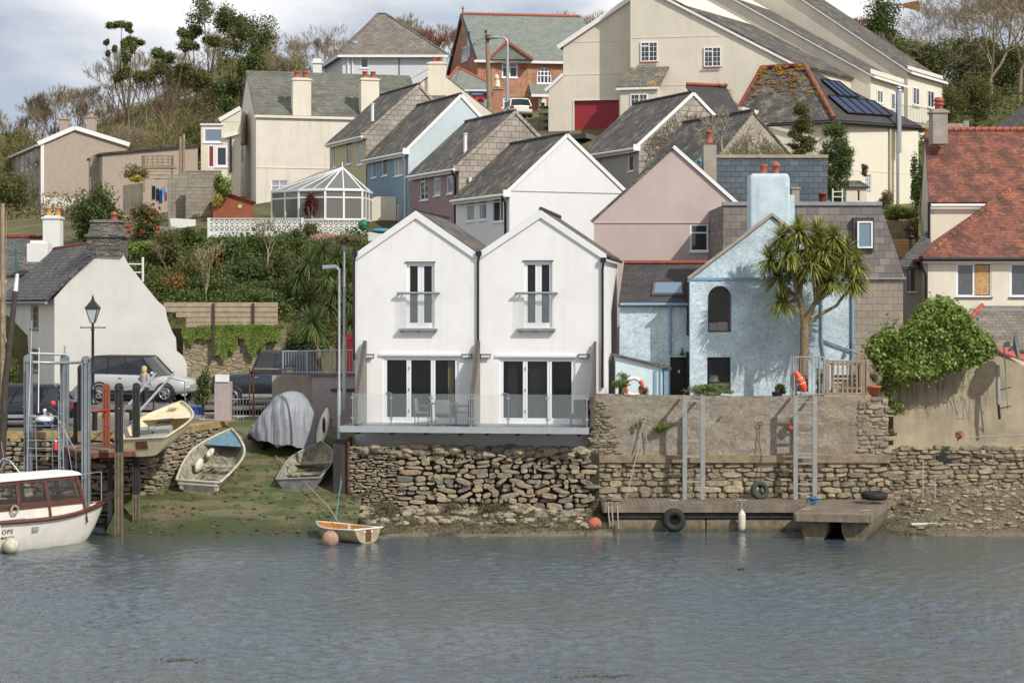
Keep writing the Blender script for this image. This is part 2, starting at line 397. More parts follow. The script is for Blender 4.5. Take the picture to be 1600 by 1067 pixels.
def island(name,cols,rough=.85,nscale=8,var=.5,trans=0,bmp=0,spec=.3,noise_sc=None):
    mt,t,b=newmat(name); b.inputs['Roughness'].default_value=rough; b.inputs['Specular IOR Level'].default_value=spec
    g=N(t,'ShaderNodeNewGeometry'); r=ramp(t,[(i/(len(cols)-1),q) for i,q in enumerate(cols)]); t.links.new(g.outputs['Random Per Island'],r.inputs[0])
    n2=ramp(t,[(.3,1-var),(.7,1+var*.4)]); t.links.new(noisev(t,nscale,5,.65),n2.inputs[0])
    out=mixc(t,1.0,r.outputs[0],n2.outputs[0],'MULTIPLY')
    t.links.new(out,b.inputs['Base Color'])
    if trans:
        tr=N(t,'ShaderNodeBsdfTranslucent'); t.links.new(out,tr.inputs[0]); ms=N(t,'ShaderNodeMixShader'); ms.inputs[0].default_value=trans
        t.links.new(b.outputs[0],ms.inputs[1]); t.links.new(tr.outputs[0],ms.inputs[2]); t.links.new(ms.outputs[0],t.nodes['Material Output'].inputs[0])
    if bmp: bump(t,b,noisev(t,25,6,.7),bmp,.03)
    return mt
# renders
plain('white_render',c(236,233,228),.75,var=.035,scale=1.0,bmp=.15,bs=60,streak=.15,dirt=c(170,165,150))
plain('fascia_white',c(232,230,226),.45,var=.02)
plain('upvc',c(235,235,236),.35,var=.01)
plain('side_white',c(222,220,220),.8,var=.04,bmp=.2,streak=.12,dirt=c(150,146,138))
plain('terrace_white',c(222,221,220),.8,var=.02,bmp=.1,streak=.05)
plain('cottage_white',c(217,213,204),.85,var=.05,scale=.8,bmp=.35,bs=9,streak=.12,dirt=c(165,158,140))
plain('cream',c(222,212,198),.85,var=.05,scale=.7,bmp=.2,streak=.32,dirt=c(150,140,118))
plain('cream_pale',c(226,216,196),.85,var=.05,scale=.7,bmp=.2,streak=.2,dirt=c(160,150,130))
plain('beige',c(220,210,192),.88,var=.06,scale=.5,bmp=.25,bs=25,streak=.22,dirt=c(158,146,122))
plain('olive_cream',c(196,186,150),.85,var=.04,bmp=.1)
plain('yellow_cream',c(222,214,194),.85,var=.03,scale=.8,bmp=.12,streak=.12,dirt=c(190,176,130))
plain('blue_render',c(128,156,171),.85,var=.04,bmp=.15,streak=.1)
plain('pale_blue_gable',c(196,206,208),.85,var=.06,scale=.6,bmp=.12,streak=.1)
plain('pink_render',c(158,131,132),.85,var=.05,scale=2,bmp=.15,streak=.1)
plain('mauve_render',c(192,174,167),.85,var=.06,scale=.6,bmp=.15,streak=.16,dirt=c(168,140,138))
plain('mauve_upper',c(193,174,168),.85,var=.05,scale=.6,bmp=.15,streak=.1)
plain('brown_render',c(176,160,144),.9,var=.06,bmp=.4,bs=45,streak=.1)
plain('grey_render',c(172,168,162),.85,var=.06,bmp=.2,streak=.2)
plain('lilac_grey',c(178,174,184),.85,var=.05,bmp=.25,bs=12,streak=.15,dirt=c(225,222,215))  # pale streaks in the dirt slot paint a light patch on the grey
plain('hip_white',c(208,208,212),.85,var=.03,bmp=.1)
plain('concrete',c(168,158,142),.9,var=.12,scale=2,bmp=.5,streak=.3)
plain('old_render',c(172,158,132),.92,var=.16,scale=.9,bmp=.6,bs=9,streak=.4,dirt=c(96,90,76))
plain('rough_grey_render',c(134,124,110),.95,var=.2,scale=1.6,bmp=1.0,bs=14,streak=.35,dirt=c(84,78,68))
plain('mauve_brick',c(176,160,158),.9,var=.08,bmp=.4,bs=20)
plain('clay',c(172,96,74),.8,var=.15,scale=9,bmp=.2)
plain('clay_yellow',c(196,150,84),.8,var=.12,scale=9)
plain('black_plastic',c(34,34,36),.4,var=.1)
plain('dark_paint',c(40,40,40),.45,var=.1)
plain('lamp_black',c(38,40,42),.4,var=.1)
plain('galv',c(160,160,154),.55,.25,var=.12,scale=6,bmp=.1)
plain('galv_light',c(176,180,182),.4,.5,var=.08,scale=6)
plain('pile_blue',c(140,146,149),.5,.25,var=.12,scale=3,bmp=.15,streak=.45,dirt=c(106,98,88))
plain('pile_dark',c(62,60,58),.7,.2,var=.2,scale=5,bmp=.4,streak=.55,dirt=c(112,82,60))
plain('pile_rust',c(150,88,62),.85,.05,var=.12,scale=5,bmp=.4)
plain('pile_wet',c(122,110,88),.85,0,var=.25,scale=4,bmp=.5,streak=.6,dirt=c(66,70,42))
plain('rust',c(118,72,50),.9,0,var=.3,scale=6,bmp=.5)
plain('steel',c(190,192,194),.25,.9,var=.04)
plain('alu_deck',c(150,152,150),.5,.2,var=.08)
plain('fin_grey',c(128,124,116),.6,.1,var=.08)
plain('deck_fascia',c(168,174,176),.55,.1,var=.06)
plain('screen_dark',c(86,80,72),.8,var=.12)
plain('glassgrey',c(150,154,156),.3,.2,var=.04)
plain('red_door',c(150,34,44),.45,var=.06)
plain('black_door',c(26,25,25),.5,var=.15)
plain('curtain',c(206,190,140),.9,var=.08)
plain('curtain_dark',c(70,68,66),.9,var=.15)
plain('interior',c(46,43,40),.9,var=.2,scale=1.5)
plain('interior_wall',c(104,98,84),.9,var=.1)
plain('wood_weathered',c(160,138,112),.85,var=.18,scale=3,bmp=.4,bs=18)
plain('wood_new',c(212,172,118),.8,var=.1,scale=3,bmp=.3)
plain('wood_pale',c(176,158,134),.85,var=.14,scale=4,bmp=.3)
plain('wood_dark',c(74,64,54),.85,var=.2,scale=4,bmp=.4)
plain('shed_orange',c(158,88,58),.8,var=.12,scale=3,bmp=.2)
plain('shed_roof',c(128,58,42),.85,var=.15)
plain('hull_white',c(226,220,208),.32,var=.05,scale=2.0,streak=.22,dirt=c(170,146,108),coat=.2)
plain('hull_beige',c(206,194,164),.5,var=.12,scale=2.5,streak=.3,dirt=c(120,106,80),bmp=.1)
plain('hull_dirty',c(196,188,170),.7,var=.2,scale=4,streak=.4,dirt=c(96,90,72),bmp=.3)
plain('inner_dirty',c(162,154,134),.85,var=.3,scale=5,bmp=.5,dark=c(86,80,64))
plain('hull_grey',c(150,150,146),.7,var=.2,scale=4,streak=.35,dirt=c(70,70,62),bmp=.2)
plain('deck_cream',c(222,208,172),.6,var=.08,scale=4)
plain('seat_grey',c(150,152,150),.7,var=.1,scale=4)
plain('bright_wood',c(196,132,44),.5,var=.2,scale=6,coat=.3)
plain('mahogany',c(98,56,42),.35,var=.15,scale=5,coat=.4)
plain('boat_blue',c(96,134,150),.6,var=.15,scale=6)
plain('tarp',c(146,148,152),.6,0,var=.10,scale=3,bmp=1.0,bs=2.6)
plain('royal_blue',c(44,70,150),.6,var=.1)
plain('light_blue_paint',c(128,160,184),.7,var=.1,scale=4)
plain('rubber',c(36,36,36),.75,var=.25,scale=8,bmp=.3)
plain('rubber_green',c(62,70,60),.85,var=.25,scale=8,bmp=.4)
plain('buoy_orange',c(182,104,72),.75,var=.15,scale=6,bmp=.2)
plain('buoy_tan',c(176,140,116),.8,var=.2,scale=6,bmp=.2)
plain('buoy_white',c(206,200,176),.7,var=.15,scale=8,streak=.3)
plain('fender_white',c(214,206,186),.6,var=.1,scale=8)
plain('ring_orange',c(226,84,44),.5,var=.06)
plain('ring_red',c(204,70,62),.6,var=.08)
plain('ring_white',c(226,222,214),.6,var=.05)
plain('rope',c(168,158,136),.9,var=.15,scale=12)
plain('rope_teal',c(88,150,140),.9,var=.15,scale=12)
plain('rope_blue',c(70,120,160),.9,var=.15,scale=12)
plain('pot_terra',c(180,98,66),.8,var=.12,scale=8)
plain('pot_blue',c(30,40,110),.3,var=.1)
plain('skin',c(214,170,146),.6,var=.05)
plain('hair_blond',c(206,172,120),.7,var=.15,scale=30)
plain('coat_pale',c(186,178,176),.85,var=.1)
plain('trousers_dark',c(52,54,64),.9,var=.1)
plain('dish_grey',c(112,116,118),.5,.2,var=.08)
plain('lead',c(150,152,156),.5,.2,var=.1)
plain('wall_lamp_grey',c(96,98,100),.5,.2,var=.05)
plain('lens',c(214,214,210),.3,var=.03)
plain('lamp_glass',c(206,208,204),.2,var=.03)
plain('solar_frame',c(26,28,34),.3,.4,var=.05)
plain('osb',c(206,162,108),.85,var=.22,scale=14)
plain('washing_blue',c(36,70,140),.9,var=.1)
plain('washing_dark',c(28,30,46),.9,var=.1)
plain('washing_red',c(170,40,44),.9,var=.1)
plain('washing_sky',c(110,170,220),.9,var=.1)
plain('red_plastic',c(206,56,66),.5,var=.1)
plain('white_paint',c(228,226,220),.55,var=.05)
plain('stone_cap',c(150,132,104),.92,var=.22,scale=3,bmp=.7,bs=12,dark=c(104,92,74))
plain('cap_yellow',c(170,146,96),.92,var=.25,scale=3,bmp=.6,bs=12)
plain('slate_flag',c(120,116,108),.9,var=.2,scale=4,bmp=.5)
plain('terra_band',c(176,92,72),.85,var=.15,scale=6)
plain('bark',c(126,112,90),.95,var=.25,scale=9,bmp=.8,bs=16)
plain('bark_pale',c(176,164,142),.95,var=.25,scale=5,bmp=.5)
plain('bark_palm',c(142,122,92),.95,var=.22,scale=7,bmp=1.0,bs=14)
plain('car_silver',c(196,196,192),.32,.35,var=.02,coat=.6)
plain('car_navy',c(26,32,46),.3,.3,var=.04,coat=.6)
plain('car_dark',c(44,50,58),.32,.3,var=.04,coat=.6)
plain('car_trim',c(30,30,32),.6,var=.08)
plain('rim_metal',c(170,172,174),.35,.7,var=.05)
plain('red_lens',c(170,22,28),.25,var=.05)
plain('asphalt',c(110,106,100),.95,var=.16,scale=2,bmp=.5,bs=60)
plain('pavement',c(160,150,132),.95,var=.14,scale=2.5,bmp=.4)
# slates, tiles, bricks
bricky('slate_dark',c(74,72,70),c(92,88,82),c(40,38,36),.30,.19,.010,lap=True,lich=c(132,120,98),lichamt=.80,stain=.45,bmp=.9,dist=.03,flecks=c(130,126,112))
bricky('slate_black',c(62,58,57),c(78,73,70),c(34,32,31),.32,.2,.008,lap=True,stain=.25,bmp=.7,dist=.02,lich=c(112,106,92),lichamt=.5)
bricky('slate_grey',c(104,104,96),c(124,122,108),c(66,64,58),.34,.22,.012,lap=True,lich=c(152,146,112),lichamt=.62,stain=.4,bmp=.9,dist=.03)
bricky('slate_green',c(118,124,116),c(134,138,128),c(86,90,84),.34,.2,.008,lap=True,stain=.15,bmp=.5,dist=.02)
bricky('slate_brown',c(116,108,98),c(136,128,116),c(76,70,62),.4,.28,.012,lap=True,stain=.35,bmp=.6,dist=.02)
bricky('slate_cottage',c(80,78,78),c(108,106,102),c(52,50,48),.36,.2,.014,lap=True,lich=c(128,124,112),lichamt=.6,stain=.4,bmp=1.0,dist=.035)
bricky('slate_blue',c(84,94,102),c(100,110,116),c(58,64,70),.42,.24,.012,stain=.2,bmp=.5,dist=.015,lap=True)
bricky('tile_hung',c(176,166,152),c(156,146,134),c(118,110,100),.42,.30,.016,stain=.3,bmp=.5,dist=.015,lap=True)
bricky('slate_hung_grey',c(112,104,100),c(142,132,124),c(88,82,78),.42,.28,.012,stain=.2,bmp=.4,dist=.012,lap=True,bias=-.2)
bricky('slate_hung_lower',c(146,134,120),c(158,146,130),c(120,108,96),.40,.26,.01,stain=.25,bmp=.4,dist=.012,lap=True)
bricky('red_tiles',c(180,108,80),c(142,88,68),c(98,62,48),.17,.11,.008,lap=True,lich=c(96,62,52),lichamt=.92,stain=.35,bmp=1.0,dist=.03,flecks=c(178,150,120))
bricky('brick',c(168,88,66),c(196,136,104),c(180,160,138),.225,.075,.01,stain=.3,bmp=.5,dist=.01)
bricky('brick_yellow',c(190,156,100),c(176,112,76),c(180,160,138),.225,.075,.01,stain=.2,bmp=.5,dist=.01)
bricky('blocks',c(160,150,132),c(146,136,120),c(120,112,98),.45,.22,.012,stain=.3,bmp=.5,dist=.012)
bricky('planks_old',c(172,148,122),c(148,126,104),c(70,58,46),2.4,.16,.010,stain=.3,bmp=.6,dist=.02)
bricky('planks_new',c(214,176,124),c(198,158,108),c(120,88,58),2.4,.13,.008,stain=.15,bmp=.6,dist=.02)
bricky('jetty_planks',c(136,122,104),c(118,106,92),c(58,52,44),3.0,.14,.010,stain=.35,bmp=.5,dist=.02)
bricky('garage',c(150,32,44),c(146,30,42),c(104,20,30),6,.2,.010,stain=.05,bmp=.5,dist=.01,rough=.5)
# stone
SC=[c(122,110,94),c(160,146,122),c(96,90,80),c(172,150,118),c(134,120,98)]
stony('rubble',SC,c(112,98,78),3.2,10,1.0,.05,moss=c(118,112,78),mossamt=.1)
stony('quay_stone',[c(120,112,96),c(160,148,122),c(100,96,86),c(150,138,112)],c(60,56,46),2.4,9,1.0,.06,moss=c(104,104,70),mossamt=.15)
stony('garden_stone',[c(132,122,106),c(164,148,122),c(112,104,92),c(150,134,108)],c(122,108,88),3.2,9.0,.9,.05,moss=c(104,98,84),mossamt=.5)
stony('old_wall',[c(180,166,138),c(160,148,122),c(190,176,150)],c(150,136,108),2.2,4.5,.6,.06,moss=c(96,104,58),mossamt=.3)
stony('grey_stack',[c(110,108,100),c(132,128,116),c(96,94,88)],c(124,118,106),2.2,5.5,.9,.06,moss=c(140,134,104),mossamt=.25)
stony('blue_stone',[c(202,219,226),c(208,224,230),c(198,216,223)],c(200,218,225),2.0,7.5,.22,.06,dist=.03,rough=.75)
island('stones_a',[c(128,120,104),c(168,156,134),c(142,134,120),c(184,168,138),c(154,142,120),c(118,112,102),c(172,158,130),c(160,136,112)],.9,7,.45,bmp=.7)
island('stones_b',[c(136,126,108),c(162,150,126),c(126,118,104),c(180,164,134),c(148,136,114)],.9,7,.45,bmp=.7)
plain('mortar',c(116,104,84),.95,var=.25,scale=4,bmp=.8,bs=15)
plain('mortar_dark',c(70,62,50),.95,var=.3,scale=4,bmp=.8,bs=15)
# foliage
island('leaf_dark',[c(66,82,40),c(94,112,54),c(76,92,46),c(116,132,70)],.55,1.2,.35,trans=.25,spec=.4)
island('leaf_mid',[c(68,84,36),c(96,112,48),c(58,72,32),c(118,130,62)],.6,1.2,.35,trans=.3,spec=.4)
island('leaf_ivy',[c(112,130,50),c(142,160,70),c(92,114,44),c(164,180,92)],.45,1.5,.3,trans=.3,spec=.5)
island('leaf_scrub',[c(124,116,76),c(142,130,92),c(108,106,62),c(156,140,104)],.8,.5,.35,trans=.3)
island('leaf_olive',[c(94,102,54),c(116,118,66),c(80,88,46),c(132,126,76)],.8,.5,.4,trans=.3)
island('leaf_gold',[c(196,176,50),c(160,150,40),c(210,196,90)],.7,2,.2,trans=.3)
island('leaf_brown',[c(146,110,60),c(120,92,52),c(166,130,70)],.8,1,.3,trans=.2)
island('leaf_pink',[c(214,176,164),c(196,150,140),c(226,196,180)],.8,2,.2,trans=.2)
island('leaf_red',[c(160,56,54),c(178,84,74)],.7,2,.2,trans=.2)
island('leaf_maroon',[c(110,40,48),c(86,32,40)],.7,2,.2,trans=.2)
island('leaf_lav',[c(112,124,80),c(136,148,92),c(96,108,70)],.8,2,.3,trans=.2)
island('leaf_palm',[c(124,136,66),c(140,150,74),c(96,108,54),c(190,180,88),c(156,162,84)],.5,2,.2,trans=.25,spec=.4)
island('leaf_palm_shade',[c(84,100,52),c(110,126,66),c(70,84,44),c(134,142,80)],.5,2,.2,trans=.25,spec=.4)  # darker copy of the palm leaves, shade put into the leaf colours
island('twig',[c(150,134,108),c(124,110,88),c(170,154,128)],.95,1,.2)
island('twig_green',[c(134,126,82),c(112,108,66),c(150,140,98)],.95,1,.2)
island('twig_dark',[c(96,80,64),c(118,98,78)],.95,1,.2)
island('twig_red',[c(150,104,90),c(132,88,74)],.95,1,.2)
island('weed',[c(84,78,56),c(104,96,70),c(64,60,44),c(120,110,84)],.75,3,.3)
# glass
def glassmat(name,col,rough=.04,alpha=1.0,spec=.5):
    mt,t,b=newmat(name); b.inputs['Base Color'].default_value=(*col,1); b.inputs['Roughness'].default_value=rough; b.inputs['Specular IOR Level'].default_value=spec
    bump(t,b,noisev(t,.8,2,.5),.04,.02)
    if alpha<1:
        tr=N(t,'ShaderNodeBsdfTransparent'); ms=N(t,'ShaderNodeMixShader'); ms.inputs[0].default_value=alpha
        t.links.new(tr.outputs[0],ms.inputs[1]); t.links.new(b.outputs[0],ms.inputs[2]); t.links.new(ms.outputs[0],t.nodes['Material Output'].inputs[0])
    return mt
glassmat('glass',c(44,48,52),.05,1,.9)
glassmat('glass_pale',c(150,156,158),.08,1,.9)
glassmat('glass_sky',c(110,128,144),.06,1,.9)  # sky reflection put into the pane's blue-grey base colour
glassmat('glass_room',c(40,42,42),.02,.26,.8)
glassmat('glass_rail',c(190,200,200),.03,.13,.5)
glassmat('glass_boat',c(100,104,98),.03,.2,.6)
glassmat('glass_car',c(30,34,36),.04,.85,.9)
glassmat('solar',c(26,34,66),.12,1,.9)
# ---------------- setting: terrain, water, quay ----------------
COL=[-900,-300,0,180,300,470,560,800,1000,1200,1330,1450,1620,2000,2700]
ROW=[72,80,83.3,83.8,97,98.5,108,118,130,150,180,205,260,400]
HT={72:[3.2,3.2,3.2,3.2,3.2,3.2,3.3,3.8,4.2,4.4,4.4,4.4,4.4,4.4,4.4],
80:[3.4,3.4,3.4,3.4,3.4,3.4,3.6,5,5,5,5,5,5,5,5],
83.3:[3.6,3.6,3.6,3.6,3.6,3.6,4.0,6,6,6,6,6,6,6,6],
83.8:[6,6,6,6.2,6.4,6.4,6.0,6.5,7,7,7,7,7,7,7],
97:[9,9,9,9.6,10.2,10.6,10.8,10,10,10,10,10,10,10,10],
98.5:[10,10,10,10.6,11.6,11.7,11.4,10.4,10.4,10.6,11,11,11,11,11],
108:[11,11,11.2,12.0,12.8,12.8,13,14,15,12.8,12.8,12.8,13,13,13],
118:[12,12,12.4,12.8,13.2,14,15,17.6,18,15.5,14,14,14.5,15,15],
130:[12.8,12.8,13.2,13.5,14,16.5,18.5,20,21,19,18,18,18,18,18],
150:[14,15,16,17,18.5,20,22,22.4,24,25,24,23,23,23,23],
180:[17,18,20,24,27,28,28,28,28,29,29,28,27,27,27],
205:[18,19,22,27,30,31,31,31,31,32,31,30,29,29,29],
260:[18,19,22,28,31,32,32,32,32,33,32,31,30,30,30],
400:[10,10,10,10,10,10,10,10,10,10,10,10,10,10,10]}
def gz(x,y):
    s=x/y*F+800; s=min(max(s,COL[0]),COL[-1]-.01); y=min(max(y,ROW[0]),ROW[-1]-.01)
    j=max(i for i in range(len(ROW)-1) if ROW[i]<=y); i=max(k for k in range(len(COL)-1) if COL[k]<=s)
    a=(s-COL[i])/(COL[i+1]-COL[i]); b=(y-ROW[j])/(ROW[j+1]-ROW[j]); h0=HT[ROW[j]];h1=HT[ROW[j+1]]
    return (h0[i]*(1-a)+h0[i+1]*a)*(1-b)+(h1[i]*(1-a)+h1[i+1]*a)*b
mt,t,b=newmat('hillside'); b.inputs['Roughness'].default_value=.95
r1=ramp(t,[(.3,c(70,66,40)),(.5,c(98,96,56)),(.62,c(120,112,72)),(.75,c(84,82,46))]); t.links.new(noisev(t,.35,8,.7),r1.inputs[0]); t.links.new(r1.outputs[0],b.inputs['Base Color']); bump(t,b,noisev(t,2.2,8,.7),1,.3)
m=MB(uv=False); ys=sorted(set([72,74,76,78,80,82,83.3,83.8]+list(range(86,97,3))+[97,98.5]+list(range(101,206,4))+[215,230,260,320,400])); xs=[-900+i*45 for i in range(81)]
V=[]
for y in ys:
    for s in xs:
        x=(s-800)/F*y; k=.25 if y>84 else 0; V.append((x,y,gz(x,y)+k*(noise.noise((x*.3,y*.3,0)))))
n=len(xs); m.add(V,[(j*n+i,j*n+i+1,(j+1)*n+i+1,(j+1)*n+i) for j in range(len(ys)-1) for i in range(n-1)],True)
struct('hillside',m,MT['hillside'])
# water
mt,t,b=newmat('water'); b.inputs['Base Color'].default_value=(*c(62,70,62),1); b.inputs['Roughness'].default_value=.06; b.inputs['IOR'].default_value=1.6; b.inputs['Specular IOR Level'].default_value=.6
wr=ramp(t,[(.35,c(76,85,84)),(.65,c(72,84,93))]); t.links.new(noisev(t,.12,3,.5),wr.inputs[0]); t.links.new(wr.outputs[0],b.inputs['Base Color'])
h1=noisev(t,1.0,4,.55,st=(2.2,4.2,1),dist=.6); h2=noisev(t,1.0,3,.5,st=(7,12,1),dist=.3); h3=noisev(t,.2,2,.5)
# calmer close to the shore, riper further out
ge=N(t,'ShaderNodeNewGeometry'); sx=N(t,'ShaderNodeSeparateXYZ'); t.links.new(ge.outputs['Position'],sx.inputs[0])
mr=N(t,'ShaderNodeMapRange'); mr.inputs[1].default_value=61; mr.inputs[2].default_value=52; mr.inputs[3].default_value=.10; mr.inputs[4].default_value=1.0; t.links.new(sx.outputs[1],mr.inputs[0])
a1=N(t,'ShaderNodeMath',operation='MULTIPLY_ADD'); a1.inputs[1].default_value=.42; t.links.new(h2,a1.inputs[0]); t.links.new(h1,a1.inputs[2])
r3=ramp(t,[(.3,.55),(.7,1)]); t.links.new(h3,r3.inputs[0])
a2=N(t,'ShaderNodeMath',operation='MULTIPLY'); t.links.new(a1.outputs[0],a2.inputs[0]); t.links.new(mr.outputs[0],a2.inputs[1])
a3=N(t,'ShaderNodeMath',operation='MULTIPLY'); t.links.new(a2.outputs[0],a3.inputs[0]); t.links.new(r3.outputs[0],a3.inputs[1])
bump(t,b,a3.outputs[0],1.0,.09)
m=MB(uv=False); m.quad((-400,-200,0),(400,-200,0),(400,33,0),(-400,33,0)); m.quad((-400,33,0),(-26,33,0),(-26,62.2,0),(-400,62.2,0)); m.quad((26,33,0),(400,33,0),(400,62.2,0),(26,62.2,0)); m.quad((-400,62.2,0),(400,62.2,0),(400,66.5,0),(-400,66.5,0))
rs=np.random.RandomState(2); gx=np.linspace(-26,26,720); gy=np.linspace(33,62.2,400); GX,GY=np.meshgrid(gx,gy); hz=np.zeros_like(GX); pt=np.zeros_like(GX)
for i in range(70):
    lam=.20*(4.6**rs.rand()); a=rs.normal(PI/2+.25,.65); k=2*PI/lam; hz+=lam*.0070*np.sin(k*(math.cos(a)*GX+math.sin(a)*GY)+rs.rand()*6.3)
for i in range(14):
    lam=rs.uniform(4,16); a=rs.uniform(0,PI); pt+=np.sin(2*PI/lam*(math.cos(a)*GX*.5+math.sin(a)*GY)+rs.rand()*6.3)
am=np.clip((61.6-GY)/9,.08,1)*(.68+.32*np.clip(pt/3,-1,1)); am*=np.clip((26-abs(GX))/2,0,1)*np.clip((GY-33)/1.5,0,1)*np.clip((62.2-GY)/.4,0,1)
hz*=am; o=len(m.v); m.v.extend(map(tuple,np.stack([GX,GY,hz],2).reshape(-1,3).tolist())); n=720
m.f.extend([(o+j*n+i,o+j*n+i+1,o+(j+1)*n+i+1,o+(j+1)*n+i) for j in range(399) for i in range(n-1)]); m.s.extend([True]*(399*(n-1)))
struct('water',m,MT['water'])
# creek bed / foreshore mud
mt,t,b=newmat('mud'); b.inputs['Roughness'].default_value=.8
r1=ramp(t,[(.25,c(92,84,66)),(.45,c(134,122,98)),(.6,c(112,104,82)),(.75,c(160,146,118))]); t.links.new(noisev(t,3.5,9,.75),r1.inputs[0])
t.links.new(r1.outputs[0],b.inputs['Base Color']); bump(t,b,noisev(t,9,8,.75),1,.12)
m=MB(uv=False); V=[]; xs=[-70,-40,-20]+[-13+i*.22 for i in range(190)]+[32,40,60]; ys=[40,50,56,58]+[59.2+i*.16 for i in range(52)]
def mud(x,y):
    if x<-5.2: base=-1.2 if y<60 else -.9
    elif x<3.4: base=.17*(y-60.75)
    elif x<12.2: base=.12*(y-62.6)-.15
    elif x<14: k=(x-12.2)/1.8; base=(.12*(y-62.6)-.15)*(1-k)+k*.2*(y-60.7)
    else: base=.2*(y-60.7)
    q=.13 if x>3.4 else .2
    return base+q*noise.noise((x*1.1,y*1.3,1))+q*.6*noise.noise((x*4,y*4,3))
V=[(x,y,mud(x,y)) for y in ys for x in xs]; n=len(xs)
m.add(V,[(j*n+i,j*n+i+1,(j+1)*n+i+1,(j+1)*n+i) for j in range(len(ys)-1) for i in range(n-1)],True); struct('foreshore_mud',m,MT['mud'])
# slipway with green algae
mt,t,b=newmat('slip'); b.inputs['Roughness'].default_value=.75
r1=ramp(t,[(.30,c(62,72,34)),(.48,c(80,90,44)),(.56,c(118,108,80)),(.70,c(88,84,54))]); t.links.new(noisev(t,1.0,8,.7,st=(.55,1.5,1)),r1.inputs[0]); gg=N(t,'ShaderNodeNewGeometry'); sz=N(t,'ShaderNodeSeparateXYZ'); t.links.new(gg.outputs['Position'],sz.inputs[0]); ad=N(t,'ShaderNodeMath',operation='MULTIPLY_ADD'); ad.inputs[1].default_value=.9; t.links.new(noisev(t,.9,6,.7),ad.inputs[0]); t.links.new(sz.outputs[2],ad.inputs[2]); wr2=ramp(t,[(.55,0),(1.0,1)]); t.links.new(ad.outputs[0],wr2.inputs[0]); t.links.new(mixc(t,wr2.outputs[0],c(66,70,40),r1.outputs[0]),b.inputs['Base Color']); bump(t,b,noisev(t,8,7,.7),1.0,.10)
def slz(y): return min(.357*(y-61.0),3.15)
m=MB(uv=False); xs=[-13.4+i*.25 for i in range(34)]; ys=[57+i*.25 for i in range(62)]
V=[(x,y,slz(y)+.06*noise.noise((x*1.2,y*1.2,5))) for y in ys for x in xs]; n=len(xs)
m.add(V,[(j*n+i,j*n+i+1,(j+1)*n+i+1,(j+1)*n+i) for j in range(len(ys)-1) for i in range(n-1)],True); struct('slipway',m,MT['slip'])
# quayside ground (left), plinth under the pair, garden ground
m=MB(uv=False); m.prism([(-60,64.0,3.14),(-12.5,64.0,3.14),(-10.7,70.2,3.14),(-10.7,72.05,3.17),(-60,72.05,3.17)],(0,0,-.6)); struct('quayside_road',m,MT['asphalt'],True)
m=MB(uv=False); m.box(-26,75.6,3.42,33,6.6,.05); struct('car_park_surface',m,MT['asphalt'])
m=MB(uv=False); m.box(-30,71.6,3.23,38,1.9,.16); struct('pavement',m,MT['pavement'])
m=MB(); m.box(-1.1,70.0,1.6,8.5,7.4,3.3); struct('plinth_ground',m,MT['mortar'])
m=MB(uv=False); m.prism([(3.3,64.3,4.12),(13.0,64.3,4.12),(13.1,66.6,4.12),(60,68.2,4.4),(60,72.1,4.4),(3.3,72.1,4.12)],(0,0,-5)); struct('garden_ground',m,MT['pavement'],True)
# ---------------- stone walls ----------------
def stones(m,fc,u0,u1,z0,z1,rh=(.09,.2),ln=(.18,.55),dj=.06,pro=.03,seed=1,gap=.005,skip=None,lean=0,tl=.10):
    rng=random.Random(seed); z=z0
    while z<z1:
        hr=rng.uniform(*rh); h=hr; u=u0+rng.uniform(-.1,0)
        while u<u1:
            l=rng.uniform(*ln)*(.6+h*3)*rng.choice((.6,1,1,1.25)); cu=u+l/2; cz=z+hr/2+rng.uniform(-.03,.03); h=hr*rng.uniform(.72,1.22)
            if (skip is None or not skip(cu,cz)) and cu<u1+.05:
                k=8; a0=rng.uniform(0,1); sq=rng.uniform(.55,.8); tilt=rng.gauss(0,tl*.6); out=pro+rng.uniform(-dj,dj)+lean*(z1-cz)
                ring=[]
                for i in range(k):
                    t_=2*PI*(i+a0*.5)/k; cx=math.copysign(abs(math.cos(t_))**sq,math.cos(t_))*(l/2-gap)*rng.uniform(.88,1.03); cy=math.copysign(abs(math.sin(t_))**sq,math.sin(t_))*(h/2-gap)*rng.uniform(.85,1.06)
                    ring.append((cx*math.cos(tilt)-cy*math.sin(tilt),cx*math.sin(tilt)+cy*math.cos(tilt)))
                V=[]
                for (sc_,nn_) in ((1,-.15),(1,out-.02),(.78,out+.015*rng.random()+.01)):
                    for (x_,y_) in ring: V.append(fc.p(cu+x_*sc_,nn_+(rng.uniform(-.012,.012) if nn_>0 else 0),cz+y_*sc_))
                Fc=[(i,(i+1)%k,(i+1)%k+k,i+k) for i in range(k)]+[(i+k,(i+1)%k+k,(i+1)%k+2*k,i+2*k) for i in range(k)]+[tuple(range(2*k,3*k))]
                m.add(V,Fc)
            u+=l
        z+=hr*.93
